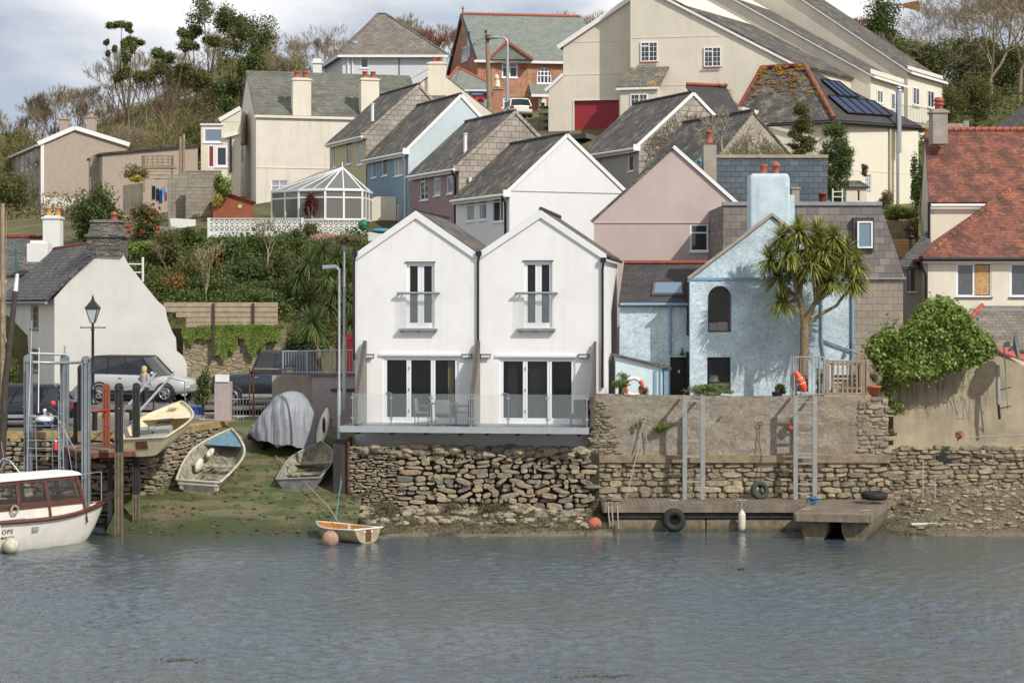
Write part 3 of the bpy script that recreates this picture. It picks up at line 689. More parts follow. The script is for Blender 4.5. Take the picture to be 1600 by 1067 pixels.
# rubble wall under the pair of white houses
rw=thing('rubble_wall','collapsing dry rubble stone wall below the balconies of the two white houses','wall',(-1,64,0))
fr=Face((-5.65,63.95),(2.78,63.65))
m=MB(); m.prism([(-5.6,64.05,-.3),(3.0,63.75,-.3),(3.0,66.6,-.3),(-5.6,66.6,-.3)],(0,0,2.72)); obj('core',m,MT['mortar_dark'],rw,True)
m=MB(uv=False)
stones(m,fr,.05,1.7,.55,2.66,(.05,.085),(.2,.5),.025,.06,3)
stones(m,fr,1.75,3.0,.5,2.62,(.13,.24),(.25,.6),.05,.06,4,skip=lambda u,z:z>2.75 and math.sin(u*7)>0)
stones(m,fr,3.05,8.4,.4,2.62,(.09,.22),(.13,.55),.12,.05,5,skip=lambda u,z:z>2.4+.3*noise.noise((u*1.3,0,0)) ,lean=.06,tl=.42)
rng=random.Random(8)
for i in range(150):
    u=rng.uniform(.3,8.3); s_=rng.uniform(.08,.24); p=fr.p(u,rng.uniform(-.4,.1),2.42+rng.uniform(-.1,.2)); m.ell(p,s_*1.3,s_,s_*.6,7,5,.22,i,rng.uniform(0,3))
for i in range(330):
    u=rng.uniform(.2,8.4); k=rng.random()**2; s_=rng.uniform(.05,.2); x,y=fr.p(u,.15+k*1.9,0).xy; m.ell((x,y,max(0,mud(x,y))+s_*.2),s_*1.3,s_,s_*.6,7,5,.22,i+300,rng.uniform(0,3))
obj('stones',m,MT['stones_a'],rw)
# garden wall
gw=thing('garden_wall','tall old stone and mortar sea wall with a ledge, in front of the blue cottage','wall',(8,64,0))
g0=(X(923,64.0),64.0); g1=(X(1388,63.9),63.9); fg=Face(g0,g1); zt=Z(619,64)
m=MB(); V=[]; nu=60; nz=26
def gtop(u): return zt+.10*math.exp(-u*.35)-.03+.035*noise.noise((u*1.1,3,0))+.02*noise.noise((u*5,3,0))
grid=[]
for j in range(nz+1):
    for i in range(nu+1):
        u=fg.L*i/nu; z=2.35+(gtop(u)-2.35)*j/nz; d=.05*noise.noise((u*1.4,z*2.4,2))+.03*noise.noise((u*5,z*8,4)); grid.append(fg.p(u,d,z))
m.add(grid,[(j*(nu+1)+i,j*(nu+1)+i+1,(j+1)*(nu+1)+i+1,(j+1)*(nu+1)+i) for j in range(nz) for i in range(nu)],True)
tp=[fg.p(fg.L*i/nu,0,gtop(fg.L*i/nu)) for i in range(nu+1)]; bk=[fg.p(fg.L*i/nu,-.5,gtop(fg.L*i/nu)+.01) for i in range(nu+1)]; bb=[fg.p(fg.L*i/nu,-.5,3.0) for i in range(nu+1)]
m.add(tp+bk+bb,[(i,i+1,i+nu+2,i+nu+1) for i in range(nu)]+[(i+nu+1,i+nu+2,i+2*nu+3,i+2*nu+2) for i in range(nu)],True)
for u in (0,fg.L): m.quad(fg.p(u,0,-.4),fg.p(u,0,gtop(u)),fg.p(u,-1.6,gtop(u)),fg.p(u,-1.6,-.4)) if u>0 else m.quad(fg.p(u,0,-.4),fg.p(u,-1.6,-.4),fg.p(u,-1.6,gtop(u)),fg.p(u,0,gtop(u)))
# rough mortared finish over stone: two-look material
mt=stony('garden_wall_mat',[c(150,138,118),c(178,162,134),c(134,124,108),c(168,150,122)],c(150,134,110),3.2,9.0,.12,.06,moss=c(88,84,74),mossamt=.2)
t=mt.node_tree; b=t.nodes['Principled BSDF']; old=b.inputs['Base Color'].links[0].from_socket
rc=ramp(t,[(.3,c(108,100,90)),(.5,c(148,138,124)),(.7,c(180,170,152))]); t.links.new(noisev(t,6,9,.8),rc.inputs[0])
ms=ramp(t,[(.34,0),(.52,1)]); t.links.new(noisev(t,.45,5,.6),ms.inputs[0]); t.links.new(mixc(t,ms.outputs[0],old,rc.outputs[0]),b.inputs['Base Color']); bump(t,b,noisev(t,9,9,.75),.9,.06)
obj('upper_wall',m,mt,gw)
m=MB(); m.fb(fg,-.02,fg.L+.02,-.3,.20,2.12,2.37); 
lg=obj('ledge',m,MT['stone_cap'],gw)
m=MB(); m.fb(fg,.05,fg.L-.03,-1.4,.04,-.5,2.12); obj('core',m,MT['mortar'],gw)
m=MB(uv=False); stones(m,fg,0,fg.L,.2,2.10,(.10,.24),(.2,.62),.03,.10,11); 
fe=Face((fg.p(0,-1.4,0).x,fg.p(0,-1.4,0).y),g0); stones(m,fe,0,1.4,.2,4.3,(.07,.16),(.2,.5),.03,.02,12)
stones(m,fg,-.04,1.3,2.45,4.25,(.05,.11),(.2,.5),.015,.03,14,skip=lambda u,z:u>1.1-.4*(z-2.4))
stones(m,fg,9.2,fg.L+.03,2.42,4.3,(.08,.2),(.18,.5),.015,.03,15,skip=lambda u,z:False)
obj('stones',m,MT['stones_b'],gw)
# right quay wall: stone below, old render above
qr=thing('quay_wall','rough stone quay wall under the rendered wall at the right edge','wall',(18,66,0))
q0=(X(1388,65.6),65.6); q1=(X(1760,66.6),66.6); fq=Face(q0,q1)
zs_=Z(700,65.8)
m=MB(); m.fb(fq,-1,fq.L,-1.2,-.02,-.3,zs_); obj('core',m,MT['mortar'],qr)
hu,hz=fq.uz(1475,718); SK=lambda u,z:abs(u-hu)<.3 and abs(z-hz)<.2
m=MB(uv=False); stones(m,fq,-.3,fq.L,.5,zs_+.02,(.10,.2),(.22,.7),.03,.03,21,skip=SK)
rng=random.Random(4)
for i in range(420):
    u=rng.uniform(-.2,5.5); k=rng.random()**1.6; s_=rng.uniform(.03,.13); p=fq.p(u,.1+k*4.5,0); m.ell((p.x,p.y,max(0,mud(p.x,p.y))+s_*.1),s_*1.4,s_,s_*.5,6,4,.25,i,rng.uniform(0,3))
obj('stones',m,MT['stones_b'],qr)
m=MB(); m.fb(fq,hu-.27,hu+.27,-.02,.02,hz-.16,hz+.16); obj('drain_hole',m,MT['black_plastic'],qr)
# rendered wall with sloping coping
rr=thing('rendered_wall','stained beige rendered boundary wall with a slate coping, ivy growing over it','wall',(18,66,0))
ff=Face(fq.p(0,-.12,0),fq.p(fq.L,-.12,0))
pt=[(1396,700),(1396,640),(1350,600),(1440,520),(1488,470),(1560,548),(1600,572),(1760,590),(1760,700)]
P=[]
for px,py in pt[:2]+pt[3:]:
    u,z=ff.uz(px,py); P.append(ff.p(u,0,z))
m=MB(); m.prism(P,Vector((-ff.n.x*.5,-ff.n.y*.5,0))); obj('wall',m,MT['old_render'],rr,True)
m=MB()
a=ff.p(*[ff.uz(1486,470)[0],0],ff.uz(1486,470)[1]); b_=ff.p(ff.uz(1562,551)[0],0,ff.uz(1562,551)[1]); up=Vector((0,-.02,0))
m.slab([a+Vector((0,-.15,.05)),b_+Vector((0,-.15,.05)),b_+Vector((0,2.2,.25)),a+Vector((0,2.2,.25))],.09); obj('coping',m,MT['slate_flag'],rr,True)
a=ff.p(ff.uz(1562,551)[0],0,ff.uz(1562,551)[1]); b_=ff.p(ff.uz(1640,575)[0],0,ff.uz(1640,578)[1])
m=MB(); m.slab([a+Vector((0,-.1,.04)),b_+Vector((0,-.1,.04)),b_+Vector((0,1.2,.3)),a+Vector((0,1.2,.3))],.06); obj('ridge_flashing',m,MT['terra_band'],rr,True)
# patched scar
m=MB(); u,z=ff.uz(1501,648); m.fb(ff,u-.17,u+.17,0,.012,z-.14,z+.14); obj('patch',m,MT['concrete'],rr)
# left quay wall
ql=thing('quay_wall','weathered slate stone quay wall beneath the car park at the left','wall',(-20,64,0))
fl=Face((-24,63.9),(-12.5,63.9)); fd=Face((-12.5,63.9),(-10.5,70.3))
m=MB(); m.prism([(-24,64.02,-.8),(-12.58,64.02,-.8),(-10.62,70.4,-.8),(-24,70.4,-.8)],(0,0,3.74)); obj('core',m,MT['mortar_dark'],ql,True)
m=MB(uv=False); stones(m,fl,0,fl.L,-.1,2.95,(.09,.2),(.2,.7),.03,.04,31); stones(m,fd,0,fd.L,-.1,2.95,(.07,.16),(.15,.5),.05,.04,32,lean=.05); obj('stones',m,MT['stones_b'],ql)
m=MB(); m.fb(fl,0,fl.L+.02,-.5,.06,2.95,3.17); m.fb(fd,0,fd.L,-.5,.06,2.95,3.168); obj('coping',m,MT['cap_yellow'],ql)
# left wall behind car park: low flint wall with chain?  old wall under the timber fence
ow=thing('retaining_wall','old lime washed stone wall under the timber fence, with hanging creeper','wall',(-14,83,3.4))
fo=Face(XY(286,83.0),XY(446,83.2)); m=MB(); m.fb(fo,0,fo.L,-.35,0,3.4,Z(508,83.0)); obj('wall',m,MT['old_wall'],ow)
tf=thing('timber_fence','weathered horizontal board fence on top of the old stone wall','fence',(-14,83,6.4))
ft=Face(XY(256,82.8),XY(434,83.0)); m=MB(); zb=Z(512,82.8); zt2=Z(472,82.8)
for i in range(5):
    h=(zt2-zb)/5; m.fb(ft,(0 if i>2 else .55 if i==2 else 1.0),ft.L,0,.03,zb+i*h+.015,zb+(i+1)*h-.015)
obj('boards',m,MT['wood_pale'],tf)
for px,yb in ((334,560),(396,548)):
    u,_=ft.uz(px,500); m=MB(); m.fb(ft,u-.05,u+.05,.035,.12,Z(yb,82.8),zt2-.05); obj('post',m,MT['wood_dark'],tf)
# ---------------- the pair of white quayside houses ----------------
def along(A,t,px):   # point on the ray A+t*L that projects to column px
    k=(px-800)/F; Ln=(k*A[1]-A[0])/(t[0]-k*t[1]); return Vector((A[0]+t[0]*Ln,A[1]+t[1]*Ln))
def pplane(p0,p1,p2,px,py,lift=0):
    n=(Vector(p1)-Vector(p0)).cross(Vector(p2)-Vector(p0)).normalized()
    if n.z<0: n=-n
    o=Vector((0,0,H)); d=Vector(((px-800)/F,1,-(py-YH)/F)); t=(Vector(p0)+n*lift-o).dot(n)/d.dot(n); return o+d*t
FA=XY(555,65.6); FB=XY(945,64.6); Tm=(FB-FA).normalized(); FM=along(FA,Tm,746)
INW=Vector((-Tm.y,Tm.x))*7.6
ZD=3.385
def white_house(P,Q,label,idx,wx,dx,apx):
    fp=footprint(P,Q,INW); fc=Face(P,Q); r=thing('white_house',label,'house',(P.x,P.y,ZD),'pair of white gabled houses on the quay')
    ze=9.245; zr=10.76
    wr=fc.rect(*wx); dr=fc.rect(*dx); dr=(dr[0],dr[1],ZD+.02,dr[3])
    m=MB(); hs={0:[wr,dr]}
    for i in range(4):
        if i==0: wall(m,fc,0,fc.L,2.45,ze,[wr,dr],.16)
        else:
            f=Face(fp[i],fp[(i+1)%4]); wall(m,f,0,f.L,2.45,ze)
    for p,q in ((fp[0],fp[1]),(fp[2],fp[3])):
        mid=(p+q)/2; m.quad((p.x,p.y,ze),(q.x,q.y,ze),(mid.x,mid.y,zr))
    obj('wall',m,MT['white_render'],r)
    rf=gable_roof(fp,ze,zr,oe=.10,ov=.0,t=.10,lift=.0)
    ro=obj('roof',rf,MT['slate_dark'],r,True)
    k=MB(); d=INW.normalized(); a=(fp[0]+fp[1])/2; ridge_tiles(k,(a.x+d.x*.02,a.y+d.y*.02,zr+.12),(a.x+d.x*7.6,a.y+d.y*7.6,zr+.15),.08); obj('ridge_tiles',k,MT['slate_black'],ro)
    # bargeboards
    m=MB(); s=(zr-ze)/(fc.L/2)
    for sg in (0,1):
        u0,u1=(-.06,fc.L/2) if sg==0 else (fc.L+.06,fc.L/2)
        z0_=ze+.02-s*.06; P4=[fc.p(u0,.03,z0_-.18),fc.p(u1,.03,zr-.19),fc.p(u1,.03,zr+.085),fc.p(u0,.03,z0_+.075)]
        m.prism(P4,Vector((fc.n.x*.04,fc.n.y*.04,0)))
    obj('bargeboard',m,MT['fascia_white'],r,True)
    # upper french window
    w_=window(r,fc,wr,mul=(.5,),fw=.055,dep=.15,glass=MT['glass_room'],sill=False,name='french_window')
    m=MB(); u0,u1,z0,z1=wr
    for f0,f1 in ((0.03,.47),(.53,.97)):
        a0=u0+(u1-u0)*f0;a1=u0+(u1-u0)*f1
        m.fb(fc,a0,a0+.08,-.13,-.085,z0+.05,z1-.05); m.fb(fc,a1-.08,a1,-.13,-.085,z0+.05,z1-.05); m.fb(fc,a0+.08,a1-.08,-.13,-.085,z0+.05,z0+.17); m.fb(fc,a0+.08,a1-.08,-.13,-.085,z1-.13,z1-.05)
    obj('sash',m,MT['upvc'],w_)
    m=MB(); m.fb(fc,u0-.04,u1+.04,-.01,.05,z1,z1+.03); obj('drip_strip',m,MT['wall_lamp_grey'],w_)
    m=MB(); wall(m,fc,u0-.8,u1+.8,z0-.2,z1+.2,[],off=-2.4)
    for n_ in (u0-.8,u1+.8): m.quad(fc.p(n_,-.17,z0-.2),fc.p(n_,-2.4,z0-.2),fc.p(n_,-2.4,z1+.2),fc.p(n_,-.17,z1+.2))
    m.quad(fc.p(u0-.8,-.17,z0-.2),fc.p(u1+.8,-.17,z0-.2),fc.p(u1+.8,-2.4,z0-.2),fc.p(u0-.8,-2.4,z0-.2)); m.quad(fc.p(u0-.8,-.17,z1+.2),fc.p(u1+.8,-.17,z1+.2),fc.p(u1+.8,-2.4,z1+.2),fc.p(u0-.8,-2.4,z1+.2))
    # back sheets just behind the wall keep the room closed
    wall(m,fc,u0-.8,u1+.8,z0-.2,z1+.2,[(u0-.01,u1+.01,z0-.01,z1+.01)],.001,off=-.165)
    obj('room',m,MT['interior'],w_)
    # juliet balcony
    jb=MB(); uu0,zz0=fc.uz(wx[0]-9,514); uu1,zz1=fc.uz(wx[2]+3,457); zr_=fc.uz(wx[0],458)[1]
    jb.tube([fc.p(uu0-.10,.17,zr_),fc.p(uu1+.14,.17,zr_)],.045,10)
    for q in (uu0+.06,(uu0+uu1)/2,uu1-.06):
        jb.fb(fc,q-.02,q+.02,0,.17,zr_-.10,zr_-.06); 
    for q in (uu0-.04,uu1+.08): jb.fb(fc,q-.03,q+.03,0,.17,zr_-.03,zr_+.03)
    j=obj('juliet_balcony',jb,MT['galv'],r)
    m=MB(); m.fb(fc,uu0,uu1,.16,.175,zz0+.04,zr_-.05); obj('glass_panel',m,MT['glass_rail'],j)
    m=MB(); m.fb(fc,uu0-.03,uu1+.05,.0,.21,zz0-.05,zz0+.03); m.fb(fc,uu0-.03,uu1+.03,-.16,.0,zz0-.05,zz0-.01)
    for q in (uu0+.05,(uu0+uu1)/2,uu1-.03): m.fb(fc,q-.03,q+.03,.0,.16,zz0-.12,zz0-.05)
    obj('bottom_rail',m,MT['galv'],j)
    # bifold doors
    u0,u1,z0,z1=dr; W3=(u1-u0-.12)/3
    m=MB(); m.fb(fc,u0,u0+.06,-.13,-.04,z0,z1); m.fb(fc,u1-.06,u1,-.13,-.04,z0,z1); m.fb(fc,u0+.06,u1-.06,-.13,-.04,z1-.06,z1); m.fb(fc,u0+.06,u1-.06,-.13,-.04,z0,z0+.05)
    bd=obj('patio_doors',m,MT['upvc'],r)
    for i in range(3):
        a0=u0+.06+W3*i+.005;a1=a0+W3-.01; m=MB(); s1=.075
        m.fb(fc,a0,a0+s1,-.11,-.055,z0+.055,z1-.065); m.fb(fc,a1-s1,a1,-.11,-.055,z0+.055,z1-.065); m.fb(fc,a0+s1,a1-s1,-.11,-.055,z0+.055,z0+.17); m.fb(fc,a0+s1,a1-s1,-.11,-.055,z1-.15,z1-.065)
        d_=obj('door_leaf',m,MT['upvc'],bd)
    m=MB(); m.fb(fc,u0+.07,u1-.07,-.088,-.078,z0+.1,z1-.1); obj('pane',m,MT['glass_room'],bd)
    m=MB(); m.fb(fc,u0+.12,u0+.15,-.055,-.0,z0+1.02,z0+1.05); m.fb(fc,u0+.12,u0+.28,-.02,.0,z0+1.02,z0+1.05)
    for k in (.35,1.1,1.85): m.fb(fc,u0+.04+W3,u0+.09+W3,-.055,-.03,z0+k,z0+k+.1)
    obj('door_handle',m,MT['steel'],bd)
    m=MB(); m.fb(fc,u0-.12,u1+.06,0,.07,z1+.005,z1+.085); obj('lintel_cover',m,MT['fascia_white'],bd)
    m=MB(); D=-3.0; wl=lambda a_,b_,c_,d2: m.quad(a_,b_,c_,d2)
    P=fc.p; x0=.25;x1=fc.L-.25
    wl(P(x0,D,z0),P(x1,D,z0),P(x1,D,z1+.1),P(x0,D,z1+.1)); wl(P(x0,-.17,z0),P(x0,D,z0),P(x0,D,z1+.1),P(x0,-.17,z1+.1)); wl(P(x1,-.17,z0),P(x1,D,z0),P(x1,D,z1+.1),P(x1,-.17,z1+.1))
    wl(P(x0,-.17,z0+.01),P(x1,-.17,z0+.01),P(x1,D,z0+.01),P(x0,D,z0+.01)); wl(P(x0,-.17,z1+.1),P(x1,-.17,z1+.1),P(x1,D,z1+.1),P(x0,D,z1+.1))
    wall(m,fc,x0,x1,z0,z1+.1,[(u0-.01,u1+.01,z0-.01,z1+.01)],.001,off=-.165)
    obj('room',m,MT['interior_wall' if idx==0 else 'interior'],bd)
    m=MB(); 
    spans=[(u1-.42,u1-.22)] if idx==0 else [(u0+.30,u0+.62),(u0+W3+.2,u0+W3+.75)]
    for s0,s1_ in spans:
        k=max(4,int((s1_-s0)/.05))
        for i in range(k):
            a=s0+(s1_-s0)*i/k;b_=s0+(s1_-s0)*(i+1)/k; m.fb(fc,a,b_,-.26-.03*(i%2),-.24-.03*(i%2),z0+.05,z1-.08)
    obj('curtain',m,MT['curtain' if idx==0 else 'curtain_dark'],bd)
    m=MB(); m.fb(fc,u0+.8,u0+1.9,-2.2,-1.4,z0,z0+.75); m.fb(fc,u0+2.0,u0+2.35,-1.3,-.9,z0,z0+.95); obj('furniture',m,MT['wood_dark'],bd)
    # lamps on the wall
    for px in (dx[0]-21,dx[2]+13):
        u,z=fc.uz(px,556); m=MB(); m.fb(fc,u-.17,u+.17,0,.03,z-.07,z+.05); m.fb(fc,u-.19,u+.19,.0,.13,z+.05,z+.07); m.fb(fc,u-.17,u+.17,.10,.13,z-.07,z-.05); l_=obj('wall_lamp',m,MT['wall_lamp_grey'],r)
        m=MB(); m.fb(fc,u-.15,u+.15,.03,.11,z-.05,z+.045); obj('lamp_glass',m,MT['lens'],l_)
    return r,fc,fp
w1,fc1,fp1=white_house(FA,FM,'left one of two white gabled quayside houses, chairs and a table on its balcony',0,(635,410,679,512),(598,556,717,655),648)
w2,fc2,fp2=white_house(FM,FB,'right one of two white gabled quayside houses, next to the stone garden wall',1,(819,408,863,512),(780,558,899,657),846)
# downpipes (black): left edge, valley, right
def facedp(r,fc,px,y0,y1,u=None):
    u_=fc.uz(px,500)[0] if u is None else u; z0=fc.uz(px,y0)[1]; z1=fc.uz(px,y1)[1]
    m=MB(); m.fb(fc,u_-.1,u_+.1,.02,.17,z0-.13,z0+.03); m.tube([fc.p(u_,.10,z0-.1),fc.p(u_,.10,z0-.2),fc.p(u_-.03,.07,z0-.38),fc.p(u_-.03,.07,z1)],.042,8); obj('downpipe',m,MT['black_plastic'],r)
facedp(w1,fc1,0,396,560,.0); facedp(w2,fc2,748,394,560,.06); facedp(w2,fc2,943,404,606)
# side gutter of the right house
a=fp2[1];b_=fp2[2]; s_=Face(a,b_); m=MB(); m.tube([s_.p(-.05,.16,9.16),s_.p(7.6,.16,9.16)],.06,8); obj('gutter',m,MT['black_plastic'],w2)
# balconies: each house its own deck
def balcony(r,fc,u0,u1,label,posts,seed):
    D=1.95; m=MB(); n=int(D/.14)
    for i in range(n): m.fb(fc,u0,u1,.02+i*D/n,.02+(i+1)*D/n-.012,ZD-.06,ZD)
    bl=obj('balcony',m,MT['alu_deck'],r)
    m=MB(); m.fb(fc,u0-.01,u1+.01,D+.01,D+.06,ZD-.20,ZD+.012); m.fb(fc,u0,u1,D-.05,D+.01,ZD-.2,ZD-.06); obj('fascia',m,MT['deck_fascia'],bl)
    m=MB()
    for i in range(4): u=u0+.55+(u1-u0-.9)*i/3; m.fb(fc,u-.05,u+.05,0,D-.02,ZD-.28,ZD-.065)
    obj('joists',m,MT['wood_dark'],bl)
    us=[fc.uz(p,600,D-.05)[0] for p in posts]
    m=MB()
    for i,u in enumerate(us):
        m=MB(); m.tube([fc.p(u,D-.06,ZD),fc.p(u,D-.06,ZD+1.15)],.024,8); m.lathe(fc.p(u,D-.06,ZD),[(.05,0),(.05,.012),(.02,.02)],10)
        for z in (.28,.98): m.fb(fc,u-.06,u+.06,D-.075,D-.035,ZD+z-.03,ZD+z+.03)
        obj('balustrade_post',m,MT['steel'],bl)
    for i in range(len(us)-1):
        m=MB(); m.fb(fc,us[i]+.035,us[i+1]-.035,D-.07,D-.055,ZD+.08,ZD+1.12); obj('glass_panel',m,MT['glass_rail'],bl)
    return bl
bl1=balcony(w1,fc1,-.12,fc1.L+.0,'',(551,611,673,734),1); bl2=balcony(w2,fc2,.01,fc2.L-.42,'',(737,794,855,917),2)
# privacy fins, tapering outwards
def fin(r,fc,u,px,ztop,mt,w=.10):
    m=MB(); P=[fc.p(u,.01,ZD+.02),fc.p(u,1.75,ZD+.02),fc.p(u,1.75,ZD+1.0),fc.p(u,.12,ztop),fc.p(u,.01,ztop)]
    m.prism(P,Vector((fc.t.x*w,fc.t.y*w,0))); f=obj('privacy_screen',m,MT[mt],r,True)
    m=MB(); P=[fc.p(u+w,1.77,ZD+1.0),fc.p(u+w,.14,ztop+.02)]; m.beam(fc.p(u+w/2,1.76,ZD+1.0),fc.p(u+w/2,.13,ztop+.01),w+.03,.04); m.beam(fc.p(u+w/2,1.76,ZD+.02),fc.p(u+w/2,1.76,ZD+1.0),w+.03,.04,up=(0,1,0)); obj('screen_edge',m,MT['screen_dark'],f)
zt_=fc1.uz(565,533)[1]
fin(w1,fc1,fc1.uz(569,600)[0],0,zt_,'fin_grey'); fin(w2,fc2,-.02,0,zt_,'fin_grey',.12); fin(w2,fc2,fc2.uz(929,600)[0],0,zt_,'screen_dark',.06)
for (fc,px0,px1) in ((fc1,0,0),):
    pass
# ---------------- blue cottage ----------------
YB=66.6
bc=thing('blue_cottage','pale blue painted stone cottage with an arched window, behind the sea wall','house',(9,YB,4.1))
A=XY(1078,YB);B=XY(1332,YB+.6); fb_=Face(A,B)
zE=fb_.uz(1078,436)[1]; aw=fb_.rect(1106,447,1143,519); lw=fb_.rect(1105,558,1142,612)
fp=footprint(A,B,(.25,4.0))
m=MB(); ar=(aw[1]-aw[0])/2; spring=aw[3]-ar
zA=fb_.uz(1205,338)[1]; ua=fb_.L*.5
# displaced front wall: grid with holes
def holey(m,fc,u0,u1,z0,z1,inside,st=.07,amp=.008,dep=.22,holes=()):
    us=sorted(set([u0+(u1-u0)*i/int((u1-u0)/st) for i in range(int((u1-u0)/st)+1)]+[h[0] for h in holes]+[h[1] for h in holes])); zs=sorted(set([z0+(z1-z0)*i/int((z1-z0)/st) for i in range(int((z1-z0)/st)+1)]+[h[2] for h in holes]+[h[3] for h in holes]))
    idx={}; V=[]; Fc=[]
    def vid(i,j):
        if (i,j) not in idx:
            u,z=us[i],zs[j]; edge=any(abs(u-h[0])<.02 or abs(u-h[1])<.02 for h in holes)
            d=0 if edge else amp*(noise.noise((u*2.6,z*9,1))+.6*noise.noise((u*6,z*16,2)))
            idx[(i,j)]=len(V); V.append(fc.p(u,d,z))
        return idx[(i,j)]
    for i in range(len(us)-1):
        for j in range(len(zs)-1):
            cu=(us[i]+us[i+1])/2;cz=(zs[j]+zs[j+1])/2
            if inside(cu,cz) and not any(h[0]<cu<h[1] and h[2]<cz<h[3] for h in holes): Fc.append((vid(i,j),vid(i+1,j),vid(i+1,j+1),vid(i,j+1)))
    m.add(V,Fc,True)
holey(m,fb_,0,fb_.L,3.6,zE,lambda u,z:True,holes=[aw,lw])
def arch(u,z): return z>spring and abs(u-(aw[0]+ar))<ar
# arch infill corners
k=10
for sgn in (-1,1):
    cu=aw[0]+ar; pts=[fb_.p(cu+sgn*ar*math.cos(a),0.0,spring+ar*math.sin(a)) for a in [PI/2*i/k for i in range(k+1)]]; cor=fb_.p(cu+sgn*ar,0,aw[3])
    for i in range(k): m.quad(*( (cor,pts[i],pts[i+1]) if sgn<0 else (cor,pts[i+1],pts[i]) ))
    pb=[p-Vector((fb_.n.x*.22,fb_.n.y*.22,0)) for p in pts]
    for i in range(k): m.quad(pts[i],pts[i+1],pb[i+1],pb[i])
for h in (aw,lw):
    P=fb_.p; z1=spring if h is aw else h[3]
    m.quad(P(h[0],0,h[2]),P(h[0],-.22,h[2]),P(h[0],-.22,z1),P(h[0],0,z1)); m.quad(P(h[1],0,h[2]),P(h[1],0,z1),P(h[1],-.22,z1),P(h[1],-.22,h[2])); m.quad(P(h[0],0,h[2]),P(h[1],0,h[2]),P(h[1],-.22,h[2]),P(h[0],-.22,h[2]))
    if h is lw: m.quad(P(h[0],0,h[3]),P(h[0],-.22,h[3]),P(h[1],-.22,h[3]),P(h[1],0,h[3]))
for i in (1,2,3):
    f=Face(fp[i],fp[(i+1)%4]); wall(m,f,0,f.L,3.6,zE)
f2=Face(fp[2],fp[3]); m.quad(f2.p(0,0,zE),f2.p(f2.L,0,zE),f2.p(f2.L/2,0,zA))
# gable face as displaced strips
for i in range(40):
    u0=fb_.L*i/40;u1=fb_.L*(i+1)/40; h0=zE+(zA-zE)*(1-abs(u0-ua)/ua);h1=zE+(zA-zE)*(1-abs(u1-ua)/ua); n=10
    for j in range(n):
        q=[]
        for (u,hh,fz) in ((u0,h0,j/n),(u1,h1,j/n),(u1,h1,(j+1)/n),(u0,h0,(j+1)/n)):
            z=zE+(hh-zE)*fz; q.append(fb_.p(u,.008*(noise.noise((u*2.6,z*9,1))+.6*noise.noise((u*6,z*16,2))),z))
        m.quad(*q)
obj('wall',m,MT['blue_stone'],bc)
m=MB(); m.fb(fb_,-.02,fb_.L+.02,0,.05,zE-.04,zE+.05); obj('string_band',m,MT['light_blue_paint'],bc)
rf=gable_roof(fp,zE,zA,oe=.04,ov=.07,t=.08,lift=.0); obj('roof',rf,MT['slate_dark'],bc,True)
m=MB(); s=(zA-zE)/ua
m.beam(fb_.p(-.08,.06,zE+.02),fb_.p(ua,.06,zA+.07),.1,.10); m.beam(fb_.p(fb_.L+.08,.06,zE+.02),fb_.p(ua,.06,zA+.07),.1,.10); obj('verge',m,MT['concrete'],bc)
m=MB(); cu=aw[0]+ar
pts=[fb_.p(aw[0]+.03,-.16,aw[2]+.03),fb_.p(aw[0]+.03,-.16,spring)]+[fb_.p(cu-(ar-.03)*math.cos(a),-.16,spring+(ar-.03)*math.sin(a)) for a in [PI*i/14 for i in range(1,14)]]+[fb_.p(aw[1]-.03,-.16,spring),fb_.p(aw[1]-.03,-.16,aw[2]+.03),fb_.p(aw[0]+.03,-.16,aw[2]+.03)]
m.tube(pts,.035,6); w_=obj('arched_window',m,MT['mahogany'],bc)
m=MB(); m.prism([fb_.p(u,-.17,z) for u,z in [(aw[0],aw[2]),(aw[1],aw[2]),(aw[1],spring)]+[(cu+ar*math.cos(a),spring+ar*math.sin(a)) for a in [PI*i/12 for i in range(1,12)]]+[(aw[0],spring)]],Vector((0,.012,0))); obj('pane',m,MT['glass_room'],w_,True)
m=MB(); 
for a0,a1,h in ((.06,.40,.33),(.42,.78,.36)): m.fb(fb_,aw[0]+a0,aw[0]+a1,-.36,-.26,aw[2]+.02,aw[2]+h)
obj('cushions',m,MT['ring_white'],w_)
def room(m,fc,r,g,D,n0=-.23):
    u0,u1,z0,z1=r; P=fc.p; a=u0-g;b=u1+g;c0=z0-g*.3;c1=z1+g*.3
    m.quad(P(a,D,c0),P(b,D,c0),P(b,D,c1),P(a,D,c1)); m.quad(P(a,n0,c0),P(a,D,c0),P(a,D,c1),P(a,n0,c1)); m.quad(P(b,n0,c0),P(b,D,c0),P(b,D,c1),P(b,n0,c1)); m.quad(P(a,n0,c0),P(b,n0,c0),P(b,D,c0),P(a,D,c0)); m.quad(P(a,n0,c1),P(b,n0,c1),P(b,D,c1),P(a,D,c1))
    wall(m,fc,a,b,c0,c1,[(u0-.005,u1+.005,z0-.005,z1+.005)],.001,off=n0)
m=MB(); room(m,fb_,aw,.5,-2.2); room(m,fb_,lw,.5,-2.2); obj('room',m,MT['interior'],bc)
w_=window(bc,fb_,lw,mul=(),fw=.04,dep=.2,mat=MT['black_door'],glass=MT['glass_room'],sill=False)
m=MB(); p=fb_.p((lw[0]+lw[1])/2-.1,-.5,lw[2]+.35); m.lathe(p,[(.22,0),(.2,.08),(.15,.2),(.1,.24)],12); m.cyl(p,p-Vector((0,0,.3)),.03); obj('lampshade',m,MT['ring_white'],w_)
